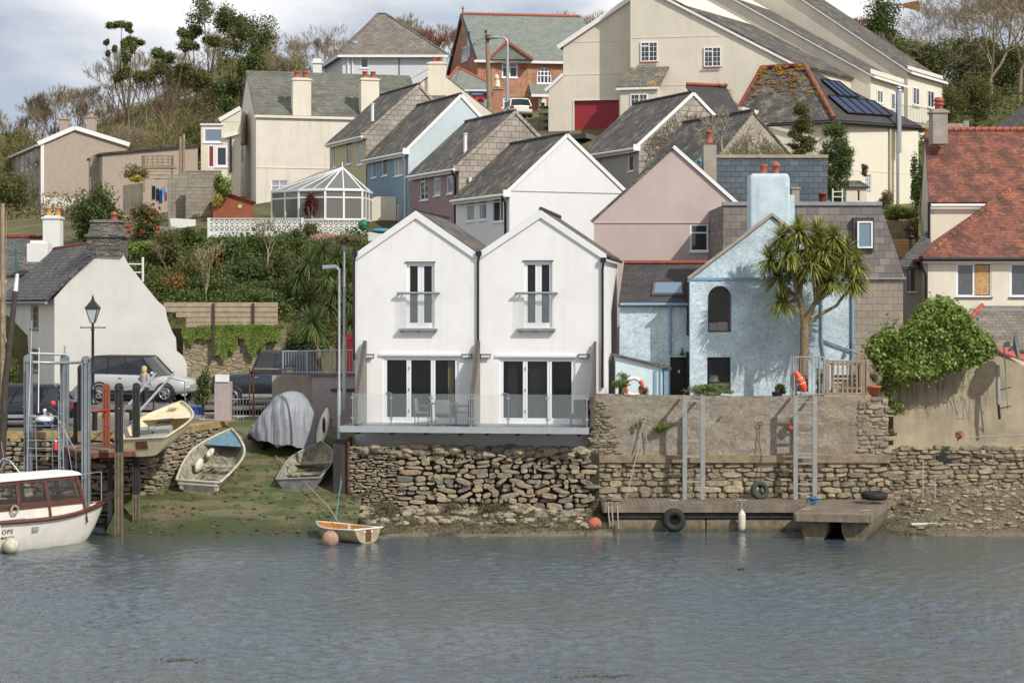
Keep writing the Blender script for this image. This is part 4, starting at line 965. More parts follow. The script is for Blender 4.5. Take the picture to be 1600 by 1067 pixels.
# chimney: stout rounded blue stack
m=MB(); cx,cy=fb_.p(fb_.uz(1206,300)[0],-.55,0).xy; zb=fb_.uz(1206,362,-.2)[1]-.6; zt3=Z(272,YB+.6); rings=[]
for f,s_ in ((0,1),(.02,1),(.55,1.0),(.93,.995),(.96,.97),(.985,.93),(1,.86)):
    z=zb+(zt3-zb)*f; r_=[]
    for i in range(28):
        a=2*PI*i/28; ca,sa=math.cos(a),math.sin(a); q=.13; x=math.copysign(abs(ca)**q,ca)*.72*s_;y=math.copysign(abs(sa)**q,sa)*.5*s_
        x*=1+.02*noise.noise((a*2,z*2,0)); r_.append((cx+x,cy+y,z))
    rings.append(r_)
m.loft(rings,caps=True); m.box(cx+.78,cy+.1,(zb+zt3)/2-.35,.3,.6,zt3-zb-.8)
ch=obj('chimney',m,MT['blue_chimney'] if 'blue_chimney' in MT else plain('blue_chimney',c(196,212,218),.85,var=.08,scale=2,bmp=.6,bs=10,streak=.45,dirt=c(120,128,122)),bc)
for i,(px,cap_) in enumerate(((1193,0),(1212,1))):
    m=MB(); x=X(px,cy); m.lathe((x,cy,zt3-.05),[(.15,0),(.15,.06),(.125,.1),(.125,.32),(.15,.34),(.15,.40),(.1,.4)] if not cap_ else [(.15,0),(.15,.06),(.125,.1),(.125,.32),(.17,.34),(.17,.38),(.14,.44),(.07,.5),(0.01,.52)],14); obj('chimney_pot',m,MT['clay'],ch)
m=MB(); m.tube([fb_.p(fb_.L-.02,.05,zE),fb_.p(fb_.L-.02,.05,4.3)],.06,8); u=fb_.uz(1283,500)[0]; m.tube([fb_.p(u,.07,zE-.1),fb_.p(u,.07,fb_.uz(0+1283,532)[1]),fb_.p(u+.1,.07,fb_.uz(1283,560)[1])],.04,8)
m.tube([fb_.p(u,.08,fb_.uz(1283,530)[1]),fb_.p(fb_.uz(1340,552)[0],.08,fb_.uz(1340,552)[1])],.035,8); obj('downpipe',m,MT['light_blue_paint'],bc)
m=MB(); u,z=fb_.uz(1327,537); m.tube([fb_.p(u,0,z),fb_.p(u,.2,z+.05),fb_.p(u,.28,z)],.012,6); m.lathe(fb_.p(u,.28,z-.18),[(.09,0),(.05,.1),(.03,.18)],10); obj('wall_lamp',m,MT['lamp_black'],bc)
# side extension with skylight, dark door
YX=68.0; A2=XY(968,YX); B2=XY(1080,YX); fx=Face(A2,B2); ze2=Z(474,YX); dr=fx.rect(1047,558,1078,626)
m=MB(); holey(m,fx,0,fx.L,3.8,ze2,lambda u,z:True,.09,.009,holes=[dr]); P=fx.p
m.quad(P(dr[0],0,dr[2]),P(dr[0],-.3,dr[2]),P(dr[0],-.3,dr[3]),P(dr[0],0,dr[3])); m.quad(P(dr[0],0,dr[3]),P(dr[0],-.3,dr[3]),P(dr[1],-.3,dr[3]),P(dr[1],0,dr[3]))
ex=obj('side_wing',m,MT['blue_stone'],bc)
zt4=Z(411,71.2); m=MB(); a=fx.p(-.05,.15,ze2-.02); b_=fx.p(fx.L+.0,.15,ze2-.02); cR=Vector((XY(1110,71.2).x,71.2,zt4)); dL=Vector((XY(975,71.2).x,71.2,zt4)); m.slab([a,b_,cR,dL],.12); obj('roof',m,MT['slate_black'],ex,True)
m=MB(); m.beam(dL+Vector((0,-.05,.05)),cR+Vector((0,-.05,.05)),.16,.1); obj('flashing',m,MT['terra_band'],ex)
sk=[pplane(a,b_,cR,px,py,.10) for px,py in ((1018,460),(1071,460),(1066,441),(1021,441))]
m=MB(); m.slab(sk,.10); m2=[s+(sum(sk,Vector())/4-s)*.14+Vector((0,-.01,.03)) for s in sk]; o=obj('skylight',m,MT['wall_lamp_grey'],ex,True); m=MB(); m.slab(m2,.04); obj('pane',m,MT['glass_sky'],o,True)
m=MB(); m.tube([fx.p(0,.2,ze2-.04),fx.p(fx.L,.2,ze2-.04)],.055,8); u=fx.uz(1047,500)[0]; m.tube([fx.p(u,.1,ze2-.05),fx.p(u,.07,dr[3]+.1)],.05,8); obj('gutter',m,MT['light_blue_paint'],ex)
m=MB(); m.fb(fx,dr[0]+.0,dr[1],-.29,-.24,dr[2],dr[3]); o=obj('door',m,MT['black_door'],ex); m=MB(); m.lathe(fx.p((dr[0]+dr[1])/2,-.24,dr[3]-.55),[(.1,0),(.1,.02),(.0,.03)],14,axis=(0,-1,0)); m.fb(fx,dr[1]-.1,dr[1]-.06,-.24,-.19,dr[2]+.6,dr[2]+.7); obj('door_fittings',m,MT['steel'],o)
m=MB(); u,z=fx.uz(1065,548); m.tube([fx.p(u,0,z+.1),fx.p(u,.18,z+.12),fx.p(u,.22,z+.02)],.014,6); m.lathe(fx.p(u,.22,z-.16),[(.11,0),(.1,.03),(.04,.12),(.03,.2)],12); obj('wall_lamp',m,MT['lamp_black'],ex)
# lean-to shed
YS=66.4; fs=Face(XY(962,YS),XY(1046,YS)); m=MB(); za=Z(556,YS);zb=Z(575,YS)
m.prism([fs.p(0,0,3.9),fs.p(fs.L-.25,0,3.9),fs.p(fs.L-.25,0,zb),fs.p(0,0,za)],(0,1.6,0))
ls=obj('lean_to',m,MT['blue_lean'] if 'blue_lean' in MT else plain('blue_lean',c(200,216,220),.8,var=.04,bmp=.2),bc,True)
m=MB(); m.slab([fs.p(-.08,.12,za+.06),fs.p(fs.L+.08,.12,zb-.0),fs.p(fs.L+.08,-1.6,zb+.02),fs.p(-.08,-1.6,za+.06)],.06); obj('roof',m,MT['slate_dark'],ls,True)
m=MB(); u=fs.uz(1024,600)[0]
for q,w_ in ((u,.05),(u+.18,.03),(u+.34,.03),(u+.42,.04)): m.fb(fs,q-w_,q+w_,.01,.05,3.95,zb-.08)
obj('door_frame',m,MT['light_blue_paint'],ls)
# ---------------- mauve gabled house ----------------
YM=76.5; mh=thing('mauve_house','big mauve rendered gable end above the blue cottage','house',(9,YM,5))
A=XY(928,YM);B=XY(1176,YM); fm=Face(A,B); ze=Z(344,YM); zr=Z(232,YM); wr=fm.rect(1078,350,1131,393)
m=house_walls(footprint(A,B,(1.6,9)),4.5,ze,zr,holes={0:[wr]}); obj('wall',m,MT['mauve_render'],mh)
m=MB(); m.fb(fm,-.02,fm.L,.0,.035,ze-.14,ze-.08); obj('string_course',m,MT['mauve_render'],mh)
obj('roof',gable_roof(footprint(A,B,(1.6,9)),ze,zr,oe=.15,ov=.04,t=.10,lift=0),MT['slate_dark'],mh,True)
m=MB(); zz=fm.L/2; m.beam(fm.p(zz,.06,zr+.07),fm.p(fm.L+.1,.06,ze+.03),.08,.14); obj('bargeboard',m,MT['fascia_white'],mh)
window(mh,fm,wr,mul=(.52,),tr=((.68,0,.52),),fw=.07,dep=.08)
chimney(mh,X(1108,80),80,Z(300,80),Z(228,80),.55,.8,MT['concrete'],1,potmat=MT['clay'],ph=.55,pr=.14,cap=False)
# ---------------- slate hung grey mansard ----------------
YG=71.0; gh=thing('slate_hung_house','grey slate hung house with a sloped upper storey, behind the palm tree','house',(14,YG,4))
A=XY(1130,YG);B=XY(1411,YG); fg2=Face(A,B); zm=Z(434,YG); ztp=Z(320,YG)
m=house_walls(footprint(A,B,(.8,6)),3.9,zm); obj('lower_wall',m,MT['slate_hung_lower'],gh)
P0=[fg2.p(-.02,.06,zm),fg2.p(fg2.L+.06,.06,zm),fg2.p(fg2.L+.7,-6,zm),fg2.p(0,-6,zm)]; tx=fg2.uz(1376,320,-.25)[0]
P1=[fg2.p(.05,-.25,ztp),fg2.p(tx,-.25,ztp),fg2.p(tx+.4,-6,ztp),fg2.p(.05,-6,ztp)]
m=MB(); m.box8(P0+P1); up_=obj('upper_storey',m,MT['slate_hung_grey'],gh,True)
m=MB(); m.fb(fg2,.0,tx+.05,-.5,-.18,ztp-.02,ztp+.12); m.fb(fg2,-.02,fg2.L+.1,.05,.12,zm-.06,zm+.0); obj('lead_edging',m,MT['lead'],gh)
fgw=Face(fg2.p(0,.05,0),fg2.p(fg2.L,.05,0)); wr=fgw.rect(1339,346,1363,388)
m=MB(); m.fb(fgw,wr[0]-.14,wr[1]+.06,-.4,.02,wr[2]-.12,wr[3]+.14); dm=obj('dormer',m,MT['slate_black'],gh)
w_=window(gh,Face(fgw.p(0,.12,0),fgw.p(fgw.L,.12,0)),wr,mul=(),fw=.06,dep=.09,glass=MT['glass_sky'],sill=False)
# slate wall block behind, with pale coping
sb=thing('slate_block','blank blue grey slate clad block with a pale coping, behind the blue chimney','building',(14,80,6))
A=XY(1119,80);B=XY(1293,80); f=Face(A,B); m=MB(); m.fb(f,0,f.L,-3,0,6,Z(247,80)); obj('wall',m,MT['slate_blue'],sb)
m=MB(); m.fb(f,-.25,f.L+.03,-3.05,.05,Z(247,80),Z(243,80)+.03); obj('coping',m,MT['wood_pale'],sb)
m=MB(); m.box(X(1242,79),79,Z(306,79),.32,.4,.7); m.box(X(1242,79),79,Z(299,79)+.12,.42,.5,.06); obj('vent',m,MT['concrete'],sb)
m=MB(); m.lathe((X(1285,78.5),78.5,Z(316,78.5)),[(.14,0),(.14,.3),(.2,.32),(.2,.36),(.1,.42)],12); obj('vent_pot',m,MT['shed_roof'],sb)
# ---------------- stepped terrace (olive, blue, pink, white) ----------------
TD=Vector((-2.7,6.2)); TG=Vector((6.2,2.7)).normalized()
def terrace(name,label,pxA,Y,yE,apex,base,wallmat,gabmat,wins,flue=None,glen=6.15,lowside=None,cat='house',grp='stepped terrace of houses on the hillside',barge='upvc',roofmat='slate_dark',drop=0,td=None,gabtrim=True,tg=None):
    td=td or TD; tg=tg or TG
    A=XY(pxA,Y); B=A+tg*glen; fp=footprint(A,B,td); fg_=Face(A,B); ze=Z(yE,Y); ua,zr=fg_.uz(*apex); ap=ua/fg_.L
    r=thing(name,label,cat,(A.x,A.y,base),grp); fl_=Face(fp[3],fp[0])
    holes=[fl_.rect(*w_[:4]) for w_ in wins]
    m=MB(); wall(m,fl_,0,fl_.L,base,ze,holes,.12); m2=MB(); f1=Face(fp[1],fp[2]); wall(m2,f1,0,f1.L,base,ze); f2=Face(fp[2],fp[3]); wall(m2,f2,0,f2.L,base,ze); wall(m2,fg_,0,fg_.L,base,ze)
    mid=fp[0]+(fp[1]-fp[0])*ap; m2.quad((A.x,A.y,ze),(B.x,B.y,ze),(mid.x,mid.y,zr)); mid2=mid+td; m2.quad((fp[2].x,fp[2].y,ze),(fp[3].x,fp[3].y,ze),(mid2.x,mid2.y,zr))
    obj('front_wall',m,MT[wallmat],r); obj('gable_wall',m2,MT[gabmat],r)
    ro=obj('roof',gable_roof(fp,ze,zr,ap=ap,oe=.28,ov=.05,t=.1,lift=0),MT[roofmat],r,True)
    k=MB(); ridge_tiles(k,(mid.x,mid.y,zr+.1),(mid2.x,mid2.y,zr+.1),.09); obj('ridge_tiles',k,MT['slate_black'],ro)
    s=(zr-ze)/ua
    e=-tg; m=MB(); q0=Vector((fp[0].x+e.x*.3,fp[0].y+e.y*.3,ze-s*.27)); q1=Vector((fp[3].x+e.x*.3,fp[3].y+e.y*.3,ze-s*.27)); m.tube([q0-Vector((td.x,td.y,0)).normalized()*.1,q1],.07,8)
    m.beam(q0+Vector((-e.x*.1,-e.y*.1,-.08)),q1+Vector((-e.x*.1,-e.y*.1,-.08)),.03,.16); obj('gutter',m,MT['fascia_white' if barge!='black' else 'black_plastic'],r)
    if gabtrim:
        m=MB(); m.beam(fg_.p(-.28,.05,ze-s*.28+.02),fg_.p(ua,.05,zr+.02),.05,.16); m.beam(fg_.p(ua,.05,zr+.02),fg_.p(fg_.L,.05,ze+.02),.05,.16); m.fb(fg_,-.34,.05,.03,.08,ze-.33,ze+.0); obj('bargeboard',m,MT['fascia_white'] if barge!='grey' else MT['tile_hung'],r)
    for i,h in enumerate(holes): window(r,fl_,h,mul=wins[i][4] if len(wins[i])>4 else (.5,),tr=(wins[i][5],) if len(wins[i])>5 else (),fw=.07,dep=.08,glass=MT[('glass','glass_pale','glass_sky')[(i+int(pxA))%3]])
    if flue:
        x,y0,y1=flue; m=MB(); p=W(x,y1,Y+1.2); m.cyl(p,Vector((p.x,p.y,Z(y0,Y+1.2))),.10,n=10); m.cyl(Vector((p.x,p.y,Z(y0,Y+1.2))),Vector((p.x,p.y,Z(y0,Y+1.2)+.05)),.14,n=10); obj('flue',m,MT['white_paint'],r)
    return r,fg_,fl_,ze,zr,fp
R1=terrace('terraced_house','white terraced house, nearest and lowest of the stepped row',796,87,297,(886,212),6,'terrace_white','terrace_white',[(728,312,741,346,(),.75),(748,309,760,344,(),.72),(769,306,786,347,(.7,),(.78,0,.7))])
f=R1[1]; m=MB(); m.fb(f,.1,f.L,0,.02,R1[3]-.07,R1[3]-.03); obj('string_course',m,MT['concrete'],R1[0])
R2=terrace('terraced_house','pink terraced house with a grey tile hung gable, between the white and the blue one',717,93.5,258,(805,176),8,'pink_render','tile_hung',[(656,275,669,313,(.55,),(.78,0,.55)),(678,271,688,306,(),.75),(698,267,707,303,(),.75)],flue=(727,210,243),barge='grey')
R3=terrace('terraced_house','blue terraced house with a pale blue gable in the stepped row',638,100.2,232,(720,150),9.5,'blue_render','pale_blue_gable',[(580,243,588,278,(),.75),(597,240,605,275,(),.75),(616,237,629,275,(.5,)),(580,330,590,360,(.5,)),(600,326,606,358,()),(614,320,627,350,(.5,))])
R4=terrace('terraced_house','olive cream terraced house with a tile hung gable, farthest of the stepped row',572,107,208,(655,134),10.5,'olive_cream','tile_hung',[(520,228,525,262,()),(540,222,549,257,()),(558,218,566,258,(.5,))],flue=(582,163,190),barge='grey')
for r,x,fc in ((R2[0],719,None),(R1[0],0,None)):
    pass
# black and white downpipes at the party lines
for (RR,mt) in ((R1,'black_plastic'),(R2,'black_plastic'),(R3,'fascia_white')):
    f=RR[2]; m=MB(); m.tube([f.p(f.L-.25,.3,RR[3]-.3),f.p(f.L-.35,.07,RR[3]-.6),f.p(f.L-.35,.07,RR[5] and 6)],.05,8); obj('downpipe',m,MT[mt],RR[0])
for x0 in (R2,R1):
    f=x0[1]; m=MB(); p=f.p(.55,.14,x0[3]-.6); m.cyl(p-Vector((0,0,2.2)),p,.08,n=8)
    if x0 is R2: obj('flue',m,MT['white_paint'],x0[0])
# tile hung gable house at the right of the row, and the bare stone gable in front of it
R5=terrace('gabled_house','grey tile hung gable with white bargeboards and bare creeper on it',998,95,226,(1083,147),8,'grey_render','tile_hung',[(934,245,940,268,()),(981,235,990,268,())],glen=6.3,grp=None)
R6=terrace('gabled_house','pale stone gable covered with bare creeper twigs behind the slate block',1100,86.5,268,(1176,176),7,'grey_render','old_wall_pale' if 'old_wall_pale' in MT else (stony('old_wall_pale',[c(196,186,166),c(178,168,148),c(206,196,178)],c(168,158,138),4,9,.4,.05) and 'old_wall_pale'),[],glen=5.6,grp=None,gabtrim=False,roofmat='slate_dark')
# ---------------- cream house with two chimneys ----------------
A=XY(400,117); d=Vector((-2.4,8.9)); tt=Vector((8,2.15)).normalized(); B=A+tt*10.8; ch_=thing('cream_house','long cream house with two tall chimneys on its slate roof','house',(A.x,A.y,12))
fp=footprint(A,B,d); fc=Face(A,B); ze=Z(181,117); zr=Z(114,121.5); wr=fc.rect(424,282,450,325)
fL=Face(fp[3],fp[0]); m=house_walls(fp,10.5,ze,zr,'AB',holes={0:[wr],3:[fL.rect(377,205,380,255)]}); obj('wall',m,MT['cream'],ch_)
obj('roof',gable_roof(fp,ze,zr,'AB',oe=.15,ov=.08,t=.12),MT['slate_grey'],ch_,True)
m=MB(); m.fb(fc,-.1,fc.L,.0,.16,ze-.12,ze+.04); m.fb(fc,0,fc.L,0,.03,fc.uz(450,262)[1]-.05,fc.uz(450,262)[1]); obj('cornice',m,MT['cream_pale'],ch_)
window(ch_,fc,wr,mul=(.5,),tr=(.8,),dep=.1,curtain=[(.1,.9)],glass=MT['glass_pale'])
window(ch_,fL,fL.rect(377,205,380,255),mul=(),dep=.1,sill=False)
for px in (471.5,578): 
    u=fc.uz(px,150)[0]; p=fc.p(u,-.3,0); chimney(ch_,p.x,p.y,ze-.1,fc.uz(px,126)[1],1.17,.8,MT['cream_pale'],2,rot=math.atan2(tt.y,tt.x),potmat=MT['clay'],ph=.5,pr=.17,cap=True)
# cream gable behind with chimney
A=XY(596,126);B=XY(774,126); fc=Face(A,B); cg=thing('gabled_house','cream gable with a squat chimney on its peak, above the blue terraced house','house',(A.x,A.y,13))
ze=Z(181,126); zr=Z(110,126); fp=footprint(A,B,(-1,5)); obj('wall',house_walls(fp,12,ze,zr,ap=.49),MT['cream_pale'],cg); obj('roof',gable_roof(fp,ze,zr,ap=.49,oe=.1,ov=.0,t=.08,lift=0),MT['slate_grey'],cg,True)
chimney(cg,X(683,126.3),126.2,Z(150,126),Z(101,126),1.22,.9,MT['cream_pale'],2,ph=.42,pr=.15)
# ---------------- hip roofed white house ----------------
A=XY(535,150);B=XY(690,150); hp=thing('hip_roofed_house','pale house with a patched brown slate hip roof on the skyline','house',(A.x,A.y,20)); fp=footprint(A,B,(-2.2,7.6)); fc=Face(A,B)
ze=Z(82,150); zr=Z(25,154); wr=fc.rect(563,88,576,107); obj('wall',house_walls(fp,18,ze,holes={0:[wr]}),MT['hip_white'],hp)
m,E,M1,M2=hip_roof(fp,ze,zr,3.7,oe=.45,t=.14); ro=obj('roof',m,MT['slate_brown'],hp,True)
k=MB(); 
for a_,b__ in ((E[0],M1),(E[1],M2),(M1,M2)): ridge_tiles(k,a_,b__,.1)
obj('ridge_tiles',k,MT['slate_grey'],ro)
m=MB(); 
for a_,b__ in ((E[0],E[1]),(E[3],E[0])): m.beam(a_-Vector((0,0,.1)),b__-Vector((0,0,.1)),.1,.2)
obj('gutter',m,MT['fascia_white'],hp); window(hp,fc,wr,mul=(),tr=(.8,),fw=.09)
m=MB(); m.tube([fc.p(fc.uz(544,100)[0],.1,ze),fc.p(fc.uz(544,100)[0],.1,18)],.07,8); m.tube([fc.p(fc.uz(551,100)[0],.1,ze),fc.p(fc.uz(551,100)[0],.1,18)],.06,8); obj('downpipe',m,MT['fascia_white'],hp)
m=MB(); u=fc.uz(623,100)[0]; m.fb(fc,u,u+.08,0,.05,18,ze-.1); m.fb(fc,fc.uz(580,100)[0],u,0,.05,ze-.25,ze-.1); m.fb(fc,fc.uz(657,100)[0],fc.uz(688,100)[0],0,.3,ze-.5,ze-.2); obj('wall_trim',m,MT['wall_lamp_grey'],hp)
m=MB(); m.lathe((X(554,151),151,Z(76,151)),[(.25,0),(.2,.3),(.35,.32),(.35,.45),(.15,.6)],10); obj('roof_vent',m,MT['lead'],hp)
sh=thing('white_chimney_stack','small white chimney stack just left of the pale hip roofed house','chimney',(X(496,140),140,20)); m=MB(); m.box(X(496,140),140,Z(115,140),.62,.6,2.2); m.box(X(496,140),140,Z(102,140)+.15,.78,.76,.12); obj('stack',m,MT['white_paint'],sh); m=MB(); m.lathe((X(497,140),140,Z(100,140)+.1),[(.14,0),(.12,.3),(.18,.35)],8); obj('chimney_pot',m,MT['concrete'],sh)
# ---------------- red brick house ----------------
A=XY(746,150); B=XY(935,151.5); bh=thing('brick_house','red brick house with a green grey slate roof and orange ridge','house',(A.x,A.y,21)); fp=footprint(A,B,(-2.6,9)); fc=Face(A,B)
ze=Z(94,150); zr=Z(25,154.5); ws=[fc.rect(784,99,809,122),fc.rect(786,153,821,172),fc.rect(839,106,862,131)]; fL=Face(fp[3],fp[0])
wl_=[fL.rect(722,72,733,98),fL.rect(735,100,739,112)]
obj('wall',house_walls(fp,17,ze,zr,'AB',holes={0:ws}),MT['brick'],bh)
ro=obj('roof',gable_roof(fp,ze,zr,'AB',oe=.3,ov=.2,t=.12),MT['slate_green'],bh,True)
k=MB(); a_=(fp[0]+fp[3])/2;b__=(fp[1]+fp[2])/2; ridge_tiles(k,(a_.x,a_.y,zr+.16),(b__.x,b__.y,zr+.16),.15,.35); k.lathe((a_.x,a_.y,zr+.2),[(.08,0),(.05,.3),(.12,.4),(.02,.6)],8); obj('ridge_tiles',k,MT['clay'],ro)
m=MB(); m.fb(fc,-.3,fc.L,.25,.42,ze-.24,ze-.04); obj('gutter',m,MT['fascia_white'],bh)
# gablet
P=[W(764,93,149.6),W(833,93,149.6),W(792,66,149.6)]; m=MB(); m.prism(P,(0,3.0,0)); g_=obj('gablet',m,MT['slate_green'],bh,True)
m=MB(); m.beam(P[0]+Vector((0,-.05,0)),P[2]+Vector((0,-.05,.05)),.2,.2); m.beam(P[1]+Vector((0,-.05,0)),P[2]+Vector((0,-.05,.05)),.2,.2); m.lathe(P[2],[(.06,0),(.1,.4),(.01,.5)],8); obj('gablet_ridge',m,MT['clay'],g_)
window(bh,fc,ws[0],mul=(.5,),tr=(.74,),fw=.12,dep=.1); window(bh,fc,ws[1],mul=(.33,.67),tr=(.7,),fw=.12,dep=.1)
w_=window(bh,fc,ws[2],mul=(.25,.5,.75),tr=(.5,.75),fw=.1,dep=.1,bars=None,name='arched_window')
u0,u1,z0,z1=ws[2]; rr_=(u1-u0)/2; m=MB()
for sgn in (-1,1):
    pts=[fc.p(u0+rr_+sgn*rr_*math.cos(a),.01,z1-rr_+rr_*math.sin(a)) for a in [PI/2*i/8 for i in range(9)]]; m.prism([fc.p(u0+rr_+sgn*(rr_+.02),.01,z1+.02)]+pts,Vector((fc.n.x*-.12,fc.n.y*-.12,0)))
obj('arch_brick',m,MT['brick_yellow'],w_,True)
m=MB(); u=fc.uz(824,100)[0]; ul=fc.uz(768,100)[0]; m.fb(fc,u,u+.35,0,.03,17,ze-.25); m.fb(fc,ul,ul+.3,0,.03,17,ze-.25); m.fb(fc,ul+.3,u,0,.028,fc.uz(800,152)[1],fc.uz(800,149)[1]+.12); obj('yellow_quoins',m,MT['brick_yellow'],bh)
m=MB(); x0,z0=fc.uz(826,150); x1=fc.uz(855,150)[0]; m.slab([fc.p(x0,1.3,z0),fc.p(x1,1.3,z0),fc.p(x1,0,z0+1),fc.p(x0,0,z0+1)],.1); p_=obj('porch_roof',m,MT['slate_green'],bh,True); m=MB(); m.fb(fc,x0,x1,1.3,1.4,z0-.22,z0); obj('fascia',m,MT['fascia_white'],p_)
m=MB(); r_=fc.rect(841,155,853,187); m.fb(fc,r_[0],r_[1],.0,.08,r_[2],r_[3]); dd=obj('door',m,MT['upvc'],bh); m=MB(); m.fb(fc,r_[0]+.2,r_[1]-.12,.08,.1,r_[2]+.4,r_[3]-.3); obj('pane',m,MT['glass'],dd)
m=MB(); u,z=fc.uz(817,103); m.fb(fc,u-.15,u+.15,0,.12,z-.25,z+.25); obj('alarm_box',m,MT['red_plastic'],bh)
# gable end glazing
m=MB()
for x0,y0,x1,y1 in ((722,73,732,97),(731,50,735,90)): r_=fL.rect(x0,y0,x1,y1); m.fb(fL,r_[0],r_[1],.0,.05,r_[2],r_[3])
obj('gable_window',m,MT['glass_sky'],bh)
m=MB(); m.beam(fL.p(fL.L+.2,.15,ze-.1),fL.p(fL.L/2,.15,zr+.05),.1,.35); m.beam(fL.p(0,.15,ze),fL.p(fL.L/2,.15,zr+.05),.1,.35); obj('bargeboard',m,MT['black_plastic'],bh)
# lower wing with sign board
wg=thing('shop_annexe','low slate roofed annexe with a dark blue sign board, beside the red brick house','building',(X(730,146),146,19))
A=XY(690,146);B=XY(771,146); fc=Face(A,B); z1=Z(142,146); m=MB(); m.fb(fc,0,fc.L,-5,0,16,z1); obj('wall',m,MT['brick'],wg)
P=[W(685,143,145.6),W(775,143,145.6),W(760,128,149),W(715,106,150)]; m=MB(); m.slab(P,.12); ro=obj('roof',m,MT['slate_green'],wg,True); k=MB(); ridge_tiles(k,P[3],P[2],.13); ridge_tiles(k,P[0],P[3],.13); obj('ridge_tiles',k,MT['clay'],ro)
m=MB(); m.fb(fc,-.1,fc.L+.1,.2,.32,z1-.2,z1+.05); obj('fascia',m,MT['fascia_white'],wg)
m=MB(); r_=fc.rect(734,144,757,152); m.fb(fc,r_[0],r_[1],.33,.4,r_[2],r_[3]); s_=obj('sign_board',m,plain('sign_blue',c(38,50,92),.5),wg); m=MB(); m.fb(fc,r_[0]+.15,r_[1]-.15,.4,.41,(r_[2]+r_[3])/2-.05,(r_[2]+r_[3])/2+.05); obj('sign_lettering',m,MT['lead'],s_)
m=MB(); r_=fc.rect(742,153,757,158); m.fb(fc,r_[0],r_[1],.1,.6,r_[2],r_[3]); obj('awning',m,MT['red_plastic'],wg)
m=MB(); r_=fc.rect(750,156,768,168); m.fb(fc,r_[0],r_[1],.02,.08,r_[2],r_[3]); obj('shop_window',m,MT['glass_pale'],wg)
gp=thing('brick_gate_pier','brick gate pier topped by a small white statue, in front of the red brick house','pier',(X(777,144),144,17)); m=MB(); m.box(X(777,144),144,(17+Z(141,144))/2,.75,.75,Z(141,144)-17); obj('pier',m,MT['brick'],gp); m=MB(); m.box(X(777,144),144,Z(141,144)+.05,.9,.9,.1); obj('cap',m,MT['concrete'],gp)
m=MB(); q=Z(140,144)+.05; m.ell((X(777,144),144,q+.35),.22,.25,.4,10,8,.05); m.ell((X(776,144),144-.05,q+.85),.2,.2,.24,10,8,.05); m.ell((X(777,144),143.8,q+.15),.25,.3,.16,10,6,.05); st=obj('garden_statue',m,MT['cream_pale']); tag(st,'small pale seated stone statue on top of the brick gate pier','statue')
# ---------------- big beige stepped houses (right skyline) ----------------
def polyhouse(name,label,A,B,pts,depth,mt,roofs,loc,dirv=None):
    fc=Face(A,B); r=thing(name,label,'house',loc,'big beige stepped houses'); P=[]
    for px,py in pts: u,z=fc.uz(px,py); P.append(fc.p(u,0,z))
    d=Vector((-fc.n.x*depth,-fc.n.y*depth,0)) if dirv is None else Vector(dirv)
    m=MB(); m.prism(P,d); obj('wall',m,MT[mt],r,True)
    for (a,b) in roofs:
        ua,za=fc.uz(*a); ub,zb=fc.uz(*b); p=fc.p(ua,.12,za+.02);q=fc.p(ub,.12,zb+.02); m=MB(); m.slab([q,q+d*1.02,p+d*1.02,p] if ub>ua else [p,p+d*1.02,q+d*1.02,q],-.15); ro=obj('roof',m,MT['slate_dark'],r,True)
        m=MB(); m.beam(fc.p(ua,.15,za-.03),fc.p(ub,.15,zb-.03),.06,.14); obj('bargeboard',m,MT['fascia_white'],ro)
    return r,fc,d
t1=Vector((.98,-.19)); B1=XY(1243,117); A1=along(B1,t1,985)
u1_,fu,d_=polyhouse('beige_house','big beige gabled house with two small paned windows, on the right skyline',A1,B1,[(985,230),(985,-24),(1000,-30),(1243,102),(1243,230)],9,'beige',[((985,-30),(1247,104))],(A1.x,A1.y,17),(5.2,8.2,0))
for wx in ((1001,66,1028,97),(1100,74,1127,105)):
    r_=fu.rect(*wx); window(u1_,Face(fu.p(0,.13,0),fu.p(fu.L,.13,0)),r_,mul=(.5,),tr=((.8,0,.5),),fw=.07,dep=.1,bars=(4,4),sillmat=MT['terra_band'])
m=MB()
for px0,py in ((985,60),(985,135)):
    z=fu.uz(px0,py)[1]; m.fb(fu,0,fu.L*(.55 if py<100 else .6),0,.02,z-.03,z+.03)
obj('string_course',m,MT['beige'],u1_)
# porch wing with lichen roof
pw=Face(fu.p(-1,1.6,0),fu.p(6,1.6,0)); r_=pw.rect(969,138,1028,210); m=MB(); m.fb(pw,r_[0],r_[1],-1.6,0,r_[2]-3,r_[3]); o=obj('porch',m,MT['beige'],u1_)
P=[pw.p(pw.uz(963,137)[0],.15,pw.uz(963,137)[1]),pw.p(pw.uz(1030,135)[0],.15,pw.uz(1030,135)[1]),fu.p(fu.uz(1046,104)[0],.02,fu.uz(1046,104)[1]),fu.p(fu.uz(983,106)[0],.02,fu.uz(983,106)[1])]
bricky('slate_lichen',c(104,104,96),c(124,122,108),c(66,64,58),.34,.22,.012,lap=True,lich=c(204,148,40),lichamt=.70,stain=.4,bmp=.9)
m=MB(); m.slab(P,.12); obj('roof',m,MT['slate_lichen'],o,True)
m=MB(); m.beam(P[0]-Vector((0,0,.12)),P[1]-Vector((0,0,.12)),.12,.14); obj('gutter',m,MT['fascia_white'],o)
window(u1_,Face(pw.p(0,.06,0),pw.p(7,.06,0)),pw.rect(985,147,1012,173),mul=(.5,),fw=.07,dep=.06,bars=(4,3))
